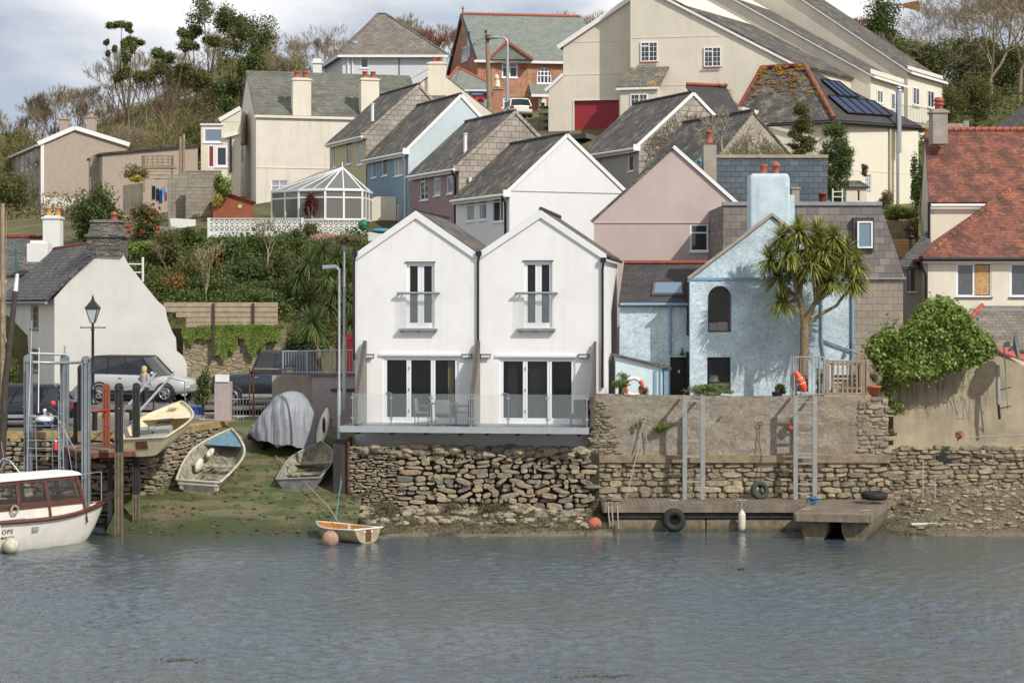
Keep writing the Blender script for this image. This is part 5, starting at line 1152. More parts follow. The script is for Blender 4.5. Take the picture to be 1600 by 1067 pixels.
# left recessed part with the red garage
A0=along(A1+Vector((-fu.n.x*1.6,-fu.n.y*1.6)),t1,857); B0=A1+Vector((-fu.n.x*1.6,-fu.n.y*1.6))+t1*.05; 
fz=Face(A0,B0)
fz2=Face(along(A0,t1,880),B0)
u0_=thing('beige_house','beige rendered wing with a dark red garage door, left part of the skyline houses','house',(A0.x,A0.y,17),'big beige stepped houses')
gr=fz.rect(897,157,967,209)
m=MB(); zt5=fz.uz(900,120)[1]; ul=fz.uz(880,100)[0]; wall(m,fz,ul,fz.L,15,fz.uz(880,67)[1],[gr],.25); wall(m,fz,0,ul,15,fz.uz(857,141)[1])
z1=fz.uz(880,67)[1]; m.quad(fz.p(ul,0,z1),fz.p(fz.L,0,z1),fz.p(fz.L,0,fz.uz(985,-7)[1])); m.quad(fz.p(0,0,fz.uz(857,141)[1]),fz.p(ul,0,fz.uz(857,141)[1]),fz.p(ul,0,fz.uz(880,119)[1]))
b0=fz.uz(857,141)[1]; m.quad(fz.p(ul,0,15),fz.p(ul,0,z1),fz.p(ul,-9,z1),fz.p(ul,-9,15)); m.quad(fz.p(0,0,15),fz.p(0,0,b0),fz.p(0,-6,b0),fz.p(0,-6,15))
obj('wall',m,MT['beige'],u0_)
m=MB(); p=fz.p(ul-.35,.12,z1-.2); q=fz.p(fz.L,.12,fz.uz(985,-7)[1]+.06); dd=Vector((-fz.n.x*9,-fz.n.y*9,0)); m.slab([p,q,q+dd,p+dd],.16); ro=obj('roof',m,MT['slate_grey'],u0_,True)
m=MB(); m.beam(p+Vector((0,-.04,-.12)),q+Vector((0,-.04,-.12)),.06,.28); m.beam(fz.p(-.2,.1,b0-.05),fz.p(ul,.1,fz.uz(880,119)[1]+.1),.08,.2); obj('bargeboard',m,MT['fascia_white'],ro)
m=MB(); m.slab([fz.p(-.2,.1,b0),fz.p(ul,.1,fz.uz(880,119)[1]+.12),fz.p(ul,-6,fz.uz(880,119)[1]+.12),fz.p(-.2,-6,b0)],.1); obj('lean_to_roof',m,MT['slate_grey'],u0_,True)
m=MB(); m.fb(fz,gr[0]+.01,gr[1],-.22,-.17,gr[2],gr[3]); obj('garage_door',m,MT['garage'],u0_)
m=MB(); m.fb(fz,.1,gr[0]-.02,0,.03,gr[2]-1,gr[2]+.12); obj('brick_plinth',m,MT['terra_band'],u0_)
m=MB(); m.fb(fz,gr[0]-.06,gr[0]+.01,0,.04,gr[2],gr[3]+.06); m.fb(fz,gr[0]+.01,gr[1],0,.04,gr[3],gr[3]+.06); obj('garage_frame',m,MT['white_paint'],u0_)
m=MB(); 
for py in (66,117): z=fz.uz(900,py)[1]; m.fb(fz,ul+.05,fz.L,0,.02,z-.03,z+.03)
obj('string_course',m,MT['beige'],u0_)
# unit 2 and 3
def unit(label,pc,Y,ang,pts_l,yE,side_px,wins,Zb):
    t=Vector((math.cos(ang),-math.sin(ang))); B=XY(pc,Y); A=along(B,t,pts_l[0]); fc=Face(A,B); r=thing('beige_house',label,'house',(B.x,B.y,Zb),'big beige stepped houses')
    d=Vector((math.sin(ang),math.cos(ang))); Bk=along(B,d,side_px); D=Bk-B
    P=[fc.p(0,0,Zb),fc.p(fc.L,0,Zb),fc.p(fc.L,0,fc.uz(pc,yE)[1]),fc.p(0,0,fc.uz(*pts_l)[1])]; m=MB(); m.prism(P,(D.x,D.y,0)); obj('wall',m,MT['beige'],r,True)
    a=fc.p(-.1,.1,P[3].z+.03);b=fc.p(fc.L+.3,.1,P[2].z-.12); DD=Vector((D.x,D.y,0))*1.03; m=MB(); m.slab([a,b,b+DD,a+DD],.14); ro=obj('roof',m,MT['slate_dark'],r,True)
    m=MB(); m.beam(b+Vector((.03,0,-.1)),b+DD+Vector((.03,0,-.1)),.1,.16); m.beam(a+Vector((0,-.03,-.12)),b+Vector((0,-.03,-.12)),.05,.09); obj('gutter',m,MT['fascia_white'],ro)
    fs_=Face(B,Bk); m=MB(); m.fb(fs_,0,fs_.L,0,.02,Zb,fs_.uz(pc+5,yE+14)[1]+.9); obj('side_wall',m,MT['yellow_cream'],r)
    for wx in wins: r_=fs_.rect(*wx); window(r,Face(fs_.p(0,.15,0),fs_.p(fs_.L,.15,0)),r_,mul=(.5,) if wx[2]-wx[0]>7 else (),fw=.08,dep=.12)
    return r,fs_
unit('middle one of the big beige stepped houses, its side wall pale yellow',1360,124,R(30),(1040,-62),116,1412,[(1369,141,1378,162),(1391,146,1397,172)],15)
unit('farthest of the big beige stepped houses, behind the steel railing',1418,131,R(32),(1130,-86),110,1473,[(1425,137,1435,165),(1448,142,1458,169)],15)
rl=thing('railing','steel balustrade on the walkway behind the yellow house','railing',(X(1425,123),123,18)); m=MB(); a=W(1396,163,122);b_=W(1456,171,124); bz=W(1396,186,122); bz2=W(1456,195,124)
m.tube([a,b_],.03,6); m.tube([bz,bz2],.03,6)
for i in range(26): f=i/25; m.tube([a+(b_-a)*f,bz+(bz2-bz)*f],.012,4)
obj('bars',m,MT['galv'],rl)
m=MB(); m.slab([bz+Vector((0,0,0)),bz2,bz2+Vector((0,3,0)),bz+Vector((0,3,0))],.3); obj('walkway',m,MT['concrete'],rl)
# ---------------- yellow house with solar panels ----------------
yh=thing('yellow_house','pale yellow house with a dark hipped roof carrying solar panels','house',(19,110,12))
Nn=Vector((19.0,110)); Rr=Vector((25.0,114.2)); Ll=Vector((12.0,112.0)); Bk=Rr+(Ll-Nn)
fR=Face(Nn,Rr); fLf=Face(Ll,Nn); ze=Z(190,110)
m=MB(); gw_=fR.rect(1352,273,1361,302); wall(m,fR,0,fR.L,11,ze,[gw_],.15); wall(m,fLf,0,fLf.L,11,ze); f_=Face(Rr,Bk); wall(m,f_,0,f_.L,11,ze); f_=Face(Bk,Ll); wall(m,f_,0,f_.L,11,ze); obj('wall',m,MT['yellow_cream'],yh)
E0=W(1303,187,109.4); E1=W(1440,197,114.4); E2=W(1140,196,112); P1=W(1257,104,114.5); P2=W(1190,108,116); P3=Vector((Bk.x,Bk.y,ze)); 
bricky('slate_house_lichen',c(78,72,66),c(92,86,78),c(44,42,38),.34,.2,.010,lap=True,lich=c(190,130,36),lichamt=.6,stain=.25,bmp=.8)
m=MB(); m.slab([E2,E0,P1,P2],.15); ro=obj('roof',m,MT['slate_dark'],yh,True)
m=MB(); m.slab([E0,E1,P1],.15); m.slab([E1,P3,P2,P1],.15); obj('roof_back',m,MT['slate_black'],ro,True)
# lichen patch near ridge: real growth, irregular crust
m=MB(uv=False); rng=random.Random(5)
for i in range(700):
    a=rng.random();b_=rng.random()**2.4*.6; p=P2.lerp(P1,a).lerp(E2.lerp(E0,a),b_)+Vector((0,0,.17)); 
    if noise.noise((a*6,b_*8,0))>-.12: m.ell(p,rng.uniform(.03,.13),rng.uniform(.03,.1),.025,6,4,.3,i)
obj('lichen',m,plain('lichen_orange',c(188,136,52),.95,var=.2),ro)['kind']='stuff'
k=MB(); ridge_tiles(k,P1+Vector((0,0,.1)),E0+Vector((0,0,.1)),.15,.4); obj('hip_tiles',k,plain('hip_tile',c(150,92,62),.9,var=.25,scale=3,bmp=.4),ro)
k=MB(); ridge_tiles(k,P1+Vector((0,0,.1)),P2+Vector((0,0,.1)),.12,.4); ridge_tiles(k,P2+Vector((0,0,.1)),E2+Vector((0,0,.1)),.12,.4); obj('ridge_tiles',k,MT['shed_roof'],ro)
m=MB(); m.tube([E2-Vector((0,.1,.15)),E0-Vector((0,.1,.15)),E1-Vector((0,.1,.15))],.08,8); m.beam(E0-Vector((0,-.1,.22)),E1-Vector((0,-.1,.22)),.3,.14); obj('gutter',m,MT['car_trim'],yh)
window(yh,fR,gw_,mul=(),fw=.03,dep=.1,glass=MT['glass_pale'],bars=(3,5),sill=False)
z=fR.uz(1360,268)[1]; m=MB(); m.fb(fR,1.8,fR.L,0,.02,z-.03,z+.02); obj('string_course',m,MT['yellow_cream'],yh)
for q in ([(1283,124),(1312,128),(1343,152),(1312,149)],[(1294,149),(1366,158),(1395,181),(1325,176)]):
    pp=[pplane(E0,E1,P1,x,y,.12) for x,y in q]; m=MB(); m.slab([pp[3],pp[2],pp[1],pp[0]],.05); sp_=obj('solar_panel',m,MT['solar'],yh,True)
    n=3 if q[0][0]==1283 else 5; k=MB(); 
    for i in range(n+1): a=pp[0].lerp(pp[1],i/n); b_=pp[3].lerp(pp[2],i/n); k.beam(a,b_,.05,.07)
    k.beam(pp[0],pp[1],.05,.07); k.beam(pp[3],pp[2],.05,.07); obj('panel_frame',k,MT['solar_frame'],sp_)
m=MB(); p=fR.p(fR.uz(1396,200)[0],.35,0); m.cyl((p.x,p.y,11),(p.x,p.y,Z(236,112)),.10,n=12); m.cyl((p.x+.06,p.y,Z(238,112)),(p.x+.06,p.y,Z(141,112)),.17,n=14); m.lathe((p.x+.06,p.y,Z(141,112)),[(.24,0),(.24,.06),(.12,.1),(.12,.14),(.24,.16),(.05,.3)],14); obj('flue',m,MT['steel'],yh)
m=MB(); m.tube([fR.p(fR.uz(1389,200)[0],.1,ze),fR.p(fR.uz(1389,200)[0],.1,11)],.07,8); obj('downpipe',m,MT['olive_cream'],yh)
# wing of yellow house roof to the left (above tile hung gable)
m=MB(); P=[W(1072,134,114),W(1135,137,114),W(1160,182,108),W(1110,190,106)]; m.slab([P[3],P[2],P[1],P[0]],.12); o=obj('wing_roof',m,MT['slate_black'],yh,True); k=MB(); ridge_tiles(k,P[0]+Vector((0,0,.1)),P[1]+Vector((0,0,.1)),.12); obj('ridge_tiles',k,MT['terra_band'],o)
fk=Face(XY(1062,112),XY(1160,110)); m=MB(); m.fb(fk,0,fk.L,-3,0,11,Z(170,111)); obj('wing_wall',m,MT['yellow_cream'],yh)
# small outbuilding below
so_=thing('outbuilding','tiny pale outbuilding with a grey roof under the yellow house wall','building',(X(1340,104),104,12)); A=XY(1322,104);B=XY(1354,104); f=Face(A,B); wr=f.rect(1339,297,1344,315)
obj('wall',house_walls(footprint(A,B,(0,2.5)),11,Z(293,104),holes={0:[wr]}),MT['cream_pale'],so_); m,E,M1,M2=hip_roof(footprint(A,B,(0,2.5)),Z(293,104),Z(284,105),1,oe=.15,t=.08); obj('roof',m,MT['slate_grey'],so_,True); window(so_,f,wr,mul=(),fw=.04,sill=False)
# ---------------- red tiled house, right ----------------
rh=thing('red_roofed_house','rendered house with mottled red clay tile roofs and leaded windows at the right edge','house',(17,74,6))
A=XY(1453,76);B=XY(1800,76); fp=footprint(A,B,(1.4,8)); obj('rear_wall',house_walls(fp,5,Z(316,76),Z(208,80),'AB'),MT['cream_pale'],rh)
ro=obj('rear_roof',gable_roof(fp,Z(316,76),Z(208,80),'AB',oe=.15,ov=.03,t=.12,lift=0),MT['red_tiles'],rh,True)
k=MB(); a_=(fp[0]+fp[3])/2;b__=(fp[1]+fp[2])/2; n=int((b__-a_).length/.3)
for i in range(n): q=a_.lerp(b__,(i+.5)/n); k.tube([(q.x-.13,q.y,Z(208,80)+.13),(q.x+.13,q.y,Z(208,80)+.17)],.12,7)
obj('ridge_tiles',k,MT['clay'],ro)
m=MB(); fc=Face(A,B); m.tube([fc.p(0,.2,Z(316,76)-.15),fc.p(fc.L,.2,Z(316,76)-.15)],.07,8); obj('gutter',m,MT['fascia_white'],rh); m=MB(); m.tube([fc.p(-.06,.1,Z(316,76)),fc.p(-.06,.1,6)],.06,8); obj('downpipe',m,MT['black_plastic'],rh)
A=XY(1450,72);B=XY(1900,72); fp=footprint(A,B,(.5,8)); fc=Face(A,B); ze=Z(401,72)
ws=[fc.rect(1494,411,1549,464),fc.rect(1578,411,1633,464)]
obj('front_wall',house_walls(fp,4.4,ze,holes={0:ws}),MT['cream_pale'],rh)
m,E,M1,M2=hip_roof(fp,ze,ze+2.75,4.0,oe=.3,t=.12); ro=obj('front_roof',m,MT['red_tiles'],rh,True)
k=MB(); ridge_tiles(k,E[0],M1,.12,.35); ridge_tiles(k,M1,M2,.12,.35); obj('hip_tiles',k,MT['red_tiles'],ro)
m=MB(); m.fb(fc,-.28,fc.L,.1,.16,ze-.26,ze-.04); obj('fascia',m,MT['fascia_white'],rh); m=MB(); m.tube([fc.p(-.3,.33,ze-.1),fc.p(fc.L,.33,ze-.1)],.06,8); m.tube([fc.p(-.35,.3,ze-.1),fc.p(-.25,.2,ze-.5),fc.p(-.1,.08,ze-.7),fc.p(-.1,.08,5)],.05,8); obj('gutter',m,MT['black_plastic'],rh)
for i,r_ in enumerate(ws):
    w_=window(rh,fc,r_,mul=(.5,),fw=.08,dep=.09,sillmat=MT['wall_lamp_grey']); u0,u1,z0,z1=r_; k=MB(); um=(u0+u1)/2; w2_=(um-u0)-.1; h_=z1-z0-.14
    nx=5;nzz=9;dx_=w2_/nx;dz_=h_/nzz
    for i_ in range(nx):
        for j_ in range(nzz):
            xa=u0+.08+i_*dx_;za_=z0+.07+j_*dz_; k.beam(fc.p(xa,-.06,za_),fc.p(xa+dx_,-.06,za_+dz_),.006,.014); k.beam(fc.p(xa+dx_,-.06,za_),fc.p(xa,-.06,za_+dz_),.006,.014)
    obj('lead_lattice',k,MT['lead'],w_)
    k=MB(); k.fb(fc,um+.05,u1-.05,-.055,-.03,z0+.05,z1-.05); obj('board_patch',k,MT['osb'],w_)
chimney(rh,X(1466,78.5),78.5,Z(226,78.5),Z(178,78.5),.62,.8,MT['concrete'],0,cap=True)
m=MB(); m.lathe((X(1467,78.5),78.5,Z(180,78.5)),[(.2,0),(.21,.1),(.18,.15),(.17,.4),(.22,.42),(.22,.48),(.17,.5),(.17,.55),(.23,.57),(.23,.63),(.18,.65),(.19,.72),(.12,.74)],16); obj('chimney_pot',m,MT['clay'],rh)
# slate verandah roof below
vr=thing('verandah_roof','grey slate lean-to roof with a terracotta edge, below the boarded window','roof',(18,69,6)); P=[W(1475,545,68.2),W(1700,548,68.2),W(1700,478,71.9),W(1535,478,71.9)]; m=MB(); m.slab(P,.12); obj('slates',m,MT['slate_brown'],vr,True); k=MB(); ridge_tiles(k,P[0]+Vector((0,0,.03)),P[3]+Vector((0,0,.03)),.1); obj('hip_tiles',k,MT['terra_band'],vr); m=MB(); m.beam(W(1515,484,71.5),W(1700,484,71.5),.1,.12); obj('flashing',m,MT['lead'],vr)
m=MB(); m.prism([W(1476,548,68.4),W(1700,551,68.4),W(1700,640,68.4),W(1476,640,68.4)],(0,3,0)); obj('wall',m,MT['cream_pale'],vr,True)
# dark lean-to between houses
dl=thing('dark_lean_to','dark slate roofed lean-to in shade beside the red roofed house','building',(15,74,5)); A=XY(1403,73.6);B=XY(1452,73.6); f=Face(A,B); m=MB(); m.fb(f,0,f.L,-3,0,4.2,Z(416,73.6)); obj('wall',m,MT['grey_render'],dl)
m=MB(); m.slab([W(1399,416,73.3),W(1452,418,73.3),W(1455,362,76.5),W(1447,362,76.5)],.1); obj('roof',m,MT['slate_cottage'],dl,True); r_=f.rect(1418,420,1429,455); window(dl,Face(f.p(0,.08,0),f.p(f.L,.08,0)),r_,mul=(),fw=.05,mat=MT['mahogany'])
m=MB(); p=W(1423,392,75); m.cyl(p,p+Vector((0,0,.8)),.06); m.lathe(p+Vector((0,0,.5)),[(.06,0),(.16,.02),(.16,.1),(.06,.12)],10); m.lathe(p+Vector((0,0,.8)),[(.06,0),(.14,.02),(.1,.15)],10); obj('flue',m,MT['black_plastic'],dl)
for nm,lb,x0,y0,x1,y1,Y_,mt in (('timber_fence','pale new timber board fence between the grey slate house and the red roof',1380,374,1434,415,79,'planks_new'),('timber_fence','grey weathered board fence behind the pale new one',1380,345,1434,376,83,'wood_weathered')):
    f=Face(XY(x0,Y_),XY(x1,Y_)); o=thing(nm,lb,'fence',(f.A.x,Y_,6)); m=MB(); m.fb(f,0,f.L,-.05,0,Z(y1,Y_)-2,Z(y0,Y_)); obj('boards',m,MT[mt],o); k=MB(); k.fb(f,f.L-.1,f.L,0,.1,Z(y1,Y_)-2,Z(y0,Y_)+.1); obj('post',k,MT['wood_dark'],o)
# dark roof far right
dr_=thing('dark_roofed_house','house showing only its dark slate roof behind the red ridge, far right','house',(26,100,14)); P=[W(1535,212,100),W(1720,212,100),W(1640,150,104),W(1610,158,104)]; m=MB(); m.slab(P,.15); obj('roof',m,MT['slate_black'],dr_,True); m=MB(); m.prism([P[0]-Vector((-.3,-.2,.2)),P[1]-Vector((.3,-.2,.2)),P[1]-Vector((.3,-.2,5)),P[0]-Vector((-.3,-.2,5))],(0,6,0)); obj('wall',m,MT['cream_pale'],dr_,True)
pb=thing('parapet_wall','low concrete parapet beside the tall banded chimney pot','wall',(22,96,15)); f=Face(XY(1470,96),XY(1514,96)); m=MB(); m.fb(f,0,f.L,-.3,0,13,Z(193,96)); obj('wall',m,MT['concrete'],pb); m=MB(); m.fb(f,f.L-.25,f.L,-.3,.03,13,Z(191,96)+.06); obj('pier',m,MT['concrete'],pb)
# ---------------- left: white cottage on the quay ----------------
lc=thing('white_cottage','old white cottage with a curved buttressed gable and tapered stone chimney, behind the silver car','house',(-19,79,3.4))
YC=79.0; A=XY(85,YC); d=Vector((-4.6,9.2)); t_=Vector((1,.0)); B=XY(292,YC+.2); fc=Face(A,B)
pts=[(292,640),(292,568),(286,556),(276,548),(275,528),(270,520),(262,500),(258,480),(246,470),(222,440),(200,412),(193,398),(150,392),(85,466),(85,640)]
P=[fc.p(fc.uz(x,y)[0],0,fc.uz(x,y)[1]) for x,y in pts]; m=MB(); m.add(P,[tuple(range(len(P)))]); m.add([p+Vector((-.9,2,0)) for p in P],[tuple(range(len(P)))])
for i in range(0,len(P)-1): a,b_=P[i],P[i+1]; m.quad(a,b_,b_+Vector((-.9,2,0)),a+Vector((-.9,2,0)))
Dp=A+d; ze=Z(466,YC); fL=Face(Dp,A); w1_=fL.rect(48,477,60,514); w2_=fL.rect(48,545,60,580); dr2=fL.rect(19,549,29,600); wall(m,fL,0,fL.L,3,ze,[w1_,w2_,dr2],.2)
obj('wall',m,MT['cottage_white'],lc,True)
window(lc,fL,w1_,mul=(.5,),fw=.08,dep=.16,bars=(2,3),sillmat=MT['slate_flag'],mat=MT['wood_pale']); window(lc,fL,w2_,mul=(.5,),fw=.08,dep=.16,bars=(2,3),sillmat=MT['slate_flag'],mat=MT['wood_pale'])
m=MB(); m.fb(fL,dr2[0],dr2[1],-.18,-.12,dr2[2],dr2[3]); obj('door',m,MT['wall_lamp_grey'],lc)
zr=Z(380,YC); apx=XY(172,YC); rp=Vector((apx.x,apx.y)); rq=rp+d*1.02
bb_=Vector((B.x,B.y)); oe_=(A-rp).normalized()*.3
P4=[Vector((A.x+oe_.x,A.y-.05,ze-.12)),Vector((rp.x,rp.y-.05,zr)),Vector((rq.x,rq.y,zr-.15)),Vector((Dp.x+oe_.x,Dp.y,ze-.2))]
m=MB(); m.slab([P4[0],P4[1],P4[2],P4[3]][::-1],-.12) if False else m.slab(P4[::-1],.12); 
P5=[Vector((rp.x,rp.y+.6,zr)),Vector((bb_.x-2.2,bb_.y+.6,Z(480,YC))),Vector((bb_.x-2.2+d.x,bb_.y+d.y,Z(480,YC))),Vector((rq.x,rq.y,zr-.15))]; m.slab(P5,.12)
ro=obj('roof',m,MT['slate_cottage'],lc,True); k=MB(); ridge_tiles(k,P4[1]+Vector((0,.3,.1)),P4[2]+Vector((0,0,.1)),.12,.4); obj('ridge_tiles',k,MT['shed_roof'],ro)
m=MB(); m.tube([fL.p(0,.35,ze-.25),fL.p(fL.L,.35,ze-.2)],.06,8); obj('gutter',m,MT['lead'],lc)
m=MB(); rings=[]; cx=X(168,YC+.6); cy=YC+.55
for y_,hw,hd in ((400,.78,.6),(372,.74,.58),(371,.86,.66),(367,.84,.66),(366,.70,.56),(349,.58,.5),(348,.66,.56),(345,.64,.54),(344,.5,.42)):
    z=Z(y_,YC+.5); rings.append([(cx-hw,cy-hd,z),(cx+hw,cy-hd,z),(cx+hw,cy+hd,z),(cx-hw,cy+hd,z)])
m.loft(rings,smooth=False,caps=True); ch=obj('chimney',m,MT['grey_stack'],lc,True); m=MB(); m.lathe((X(174,YC),cy,Z(345,YC)),[(.17,0),(.15,.05),(.13,.25),(.17,.27),(.17,.31),(.1,.36),(.04,.42)],12); obj('chimney_pot',m,MT['clay'],ch)
# further cottage at the left edge
l2=thing('slate_roofed_cottage','cottage showing only a slate roof and white chimneys at the left edge','house',(-24,90,4)); A=XY(-200,90);B=XY(78,91); fp=footprint(A,B,(-1,6)); fc=Face(A,B); obj('wall',house_walls(fp,3.4,Z(430,90),Z(374,93),'AB'),MT['cottage_white'],l2); ro=obj('roof',gable_roof(fp,Z(430,90),Z(374,93),'AB',oe=.2,ov=.1,t=.1),MT['slate_cottage'],l2,True)
k=MB(); a_=(fp[0]+fp[3])/2;b__=(fp[1]+fp[2])/2; ridge_tiles(k,(a_.x,a_.y,Z(374,93)+.14),(b__.x,b__.y,Z(374,93)+.14),.12); obj('ridge_tiles',k,MT['shed_roof'],ro)
chimney(l2,X(86,93),92.6,Z(392,93),Z(343,93),.85,.7,MT['white_paint'],2,potmat=MT['clay_yellow'],ph=.5,pr=.15)
m=MB(); m.box(X(62,89.5),89.5,Z(395,89.5),1.0,.9,.9); m.box(X(62,89.5),89.5,Z(380,89.5),.75,.7,.25); obj('chimney',m,MT['white_paint'],l2)
# ---------------- upper left brown house ----------------
ul_=thing('brown_house','brown rendered end of a two storey terrace with white verges, upper left','house',(-32,130,13)); A=XY(66,130); dvec=Vector((-5.5,12.6)); B=along(A,Vector((12.6,3.0)).normalized(),198); fp=footprint(A,B,dvec); fc=Face(A,B); ze=Z(223,130); ua,zr=fc.uz(117,200); ap=ua/fc.L; fL=Face(fp[3],fp[0])
wins=[(25,247,29,272),(33,244,37,269),(41,241,45,266),(47,238,51,263),(54,234,58,259)]; wins2=[(26,313,30,336),(41,308,45,338),(50,303,55,340),(58,300,62,340)]
hs=[fL.rect(*w_) for w_ in wins+wins2]; zM=Z(308,130)
m=MB(); wall(m,fc,0,fc.L,zM,ze); m.quad(fc.p(0,0,ze),fc.p(fc.L,0,ze),fc.p(ua,0,zr)); wall(m,fL,0,fL.L,10,ze,hs,.1); f_=Face(fp[1],fp[2]); wall(m,f_,0,f_.L,10,ze); obj('wall',m,MT['brown_render'],ul_)
m=MB(); wall(m,fc,0,fc.L,10,zM); obj('lower_wall',m,MT['white_render'],ul_)
m=gable_roof(fp,ze,zr-.0,ap=ap,oe=.3,ov=.12,t=.12); obj('roof',m,MT['slate_brown'],ul_,True)
m=MB(); m.beam(fc.p(-.3,.16,ze-.1),fc.p(ua,.16,zr+.0),.06,.3); m.beam(fc.p(ua,.16,zr),fc.p(fc.L+.2,.16,ze-.05),.06,.3); m.fb(fc,-.1,.12,0,.08,10,ze); obj('bargeboard',m,MT['fascia_white'],ul_)
m=MB(); m.tube([fL.p(0,.35,ze-.2),fL.p(fL.L,.35,ze-.2)],.08,8); obj('gutter',m,MT['fascia_white'],ul_)
for i,h in enumerate(hs): window(ul_,fL,h,mul=(.5,),fw=.1,dep=.06,glass=MT['glass_pale' if i%2 else 'glass'],sill=False)
for px,y0,y1 in ((101,206,191),(143,212,188)): m=MB(); m.box(X(px,133),133,Z((y0+y1)/2,133),.6,.6,(y0-y1)/2900*133+.4); m.box(X(px,133),133,Z(y1,133)+.2,.72,.72,.1); m.cyl((X(px,133),133,Z(y1,133)+.2),(X(px,133),133,Z(y1,133)+.45),.12); obj('chimney',m,MT['brown_render'],ul_)
m=MB(); p=W(88,200,133); m.cyl(p-Vector((0,0,1)),p+Vector((0,0,1.6)),.03,n=6)
for i in range(5): m.beam(p+Vector((-.35+i*.02,0,1.5-.0)),p+Vector((.35,0,1.5)),.02,.02)
for i in range(5): m.beam(p+Vector((-.3+i*.15,-.25,1.5)),p+Vector((-.3+i*.15,.25,1.5)),.02,.02)
obj('aerial',m,MT['galv'],ul_)
# long low extension
el=thing('long_outbuilding','long low brown rendered outbuilding with a sloping flat roof, behind the trellis','building',(-24,118,12)); A=XY(160,117);B=XY(309,117.5); fc=Face(A,B); P=[fc.p(0,0,11),fc.p(fc.L,0,11),fc.p(fc.L,0,fc.uz(309,229)[1]),fc.p(0,0,fc.uz(160,243)[1])]; m=MB(); m.prism(P,(-2,5,0)); obj('wall',m,MT['brown_render'],el,True)
m=MB(); a=P[3]+Vector((-.15,-.15,.14));b_=P[2]+Vector((.1,-.15,.14)); m.slab([a,b_,b_+Vector((-2,5.2,0)),a+Vector((-2,5.2,0))],.13); obj('roof',m,MT['slate_black'],el,True)
m=MB(); m.box(X(150,118),118.6,(11+Z(245,118))/2,.8,1.2,Z(245,118)-11); obj('end_pier',m,MT['blocks'],el)
# glazed porch house 313-373
gph=thing('glazed_porch_house','small cream house with a white glazed porch on two levels, left of the cream house','house',(-19,119,12)); A=XY(314,119);B=XY(376,119); fc=Face(A,B)
m=MB(); zt_=Z(228,119); w1_=fc.rect(318,200,348,223); w2_=fc.rect(337,228,356,261); d2=fc.rect(325,227,335,262); wall(m,fc,0,fc.L,11,Z(195,119),[w1_,w2_,d2],.12); f_=Face(A+Vector((-.4,3)),A); wall(m,f_,0,f_.L,11,Z(195,119)); obj('wall',m,MT['cream_pale'],gph)
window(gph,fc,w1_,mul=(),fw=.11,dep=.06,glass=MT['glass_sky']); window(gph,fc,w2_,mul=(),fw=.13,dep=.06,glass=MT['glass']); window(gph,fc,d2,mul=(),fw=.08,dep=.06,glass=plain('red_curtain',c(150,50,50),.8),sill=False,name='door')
P=[fc.p(fc.uz(346,191)[0],.05,Z(191,119)),fc.p(fc.L,.05,Z(191,119)),fc.p(fc.L,.05,Z(172,119)),]; m=MB(); m.prism(P,(0,3,0)); m.fb(fc,fc.uz(346,200)[0],fc.L,-3,.03,Z(222,119),Z(191,119)); obj('upper_gable',m,MT['cream_pale'],gph,True)
m=MB(); m.beam(fc.p(fc.uz(343,188)[0],.1,Z(188,119)),fc.p(fc.L,.1,Z(169,119)),.1,.25); m.fb(fc,-.05,fc.uz(350,195)[0],-3,.1,Z(196,119),Z(193.5,119)); m.beam(fc.p(fc.uz(350,213)[0],.1,Z(215,119)),fc.p(fc.L,.1,Z(208,119)),.3,.15); obj('bargeboard',m,MT['fascia_white'],gph)
m=MB(); m.tube([fc.p(fc.uz(361,216)[0],.12,Z(216,119)),fc.p(fc.uz(361,216)[0],.12,Z(270,119))],.07,8); obj('downpipe',m,MT['black_plastic'],gph)
# ---------------- conservatory ----------------
co=thing('conservatory','white framed conservatory with a faceted glass roof in front of the olive cream house','conservatory',(-10.5,100,12)); Yc=99.0
base=[W(425,340,Yc+1.6),W(467,342,Yc),W(508,345,Yc-.6),W(566,345,Yc)]; zb=Z(344,99); zh=Z(297,99); top=[Vector((p.x,p.y,zh)) for p in base]; back=[Vector((base[3].x+.3,base[3].y+3,zh)),Vector((base[0].x+1.2,base[0].y+2.6,zh))]
apx=W(535,262,101.2); apx2=W(500,268,103); roofp=top
m=MB()
for i in range(3):
    a,b_=top[i],top[i+1]; m.quad(a+Vector((0,-.05,0)),b_+Vector((0,-.05,0)),apx)
m.quad(top[3],back[0],apx); m.quad(back[0],back[1],apx2,apx) ; m.quad(back[1],top[0],apx2); m.quad(top[0],apx,apx2); o=obj('glass_roof',m,MT['glass_conservatory'] if 'glass_conservatory' in MT else glassmat('glass_conservatory',c(120,118,108),.1,.75,.6),co)
m=MB()
for p in top+[back[0]]: m.beam(p,apx,.07,.06)
for i in range(3):
    a,b_=top[i],top[i+1]; m.beam(a+Vector((0,-.03,0)),b_+Vector((0,-.03,0)),.12,.13); q=(a+b_)/2; m.beam(q,apx,.045,.05)
m.beam(top[3],back[0],.12,.13); m.beam(apx,apx+Vector((0,0,.3)),.05,.05); obj('roof_bars',m,MT['upvc'],o)
for i in range(4):
    ends=(base+[Vector((back[0].x,back[0].y,zb))]); a=Vector((ends[i].x,ends[i].y,zb-1.5)); b_=Vector((ends[i+1].x,ends[i+1].y,zb-1.5)); f=Face(a,b_); n=2 if i<3 else 3
    m=MB()
    for k in range(n+1): u=f.L*k/n; m.fb(f,u-.05,u+.05,-.04,.04,zb,zh)
    m.fb(f,0,f.L,-.035,.035,zh-.45,zh-.38); m.fb(f,0,f.L,-.035,.035,zb,zb+.08); m.fb(f,0,f.L,-.035,.035,zh-.09,zh-.01); w_=obj('side_frame',m,MT['upvc'],co); m=MB(); m.fb(f,.02,f.L-.02,-.008,.008,zb+.05,zh-.05); obj('glass',m,MT['glass_conservatory'],w_)
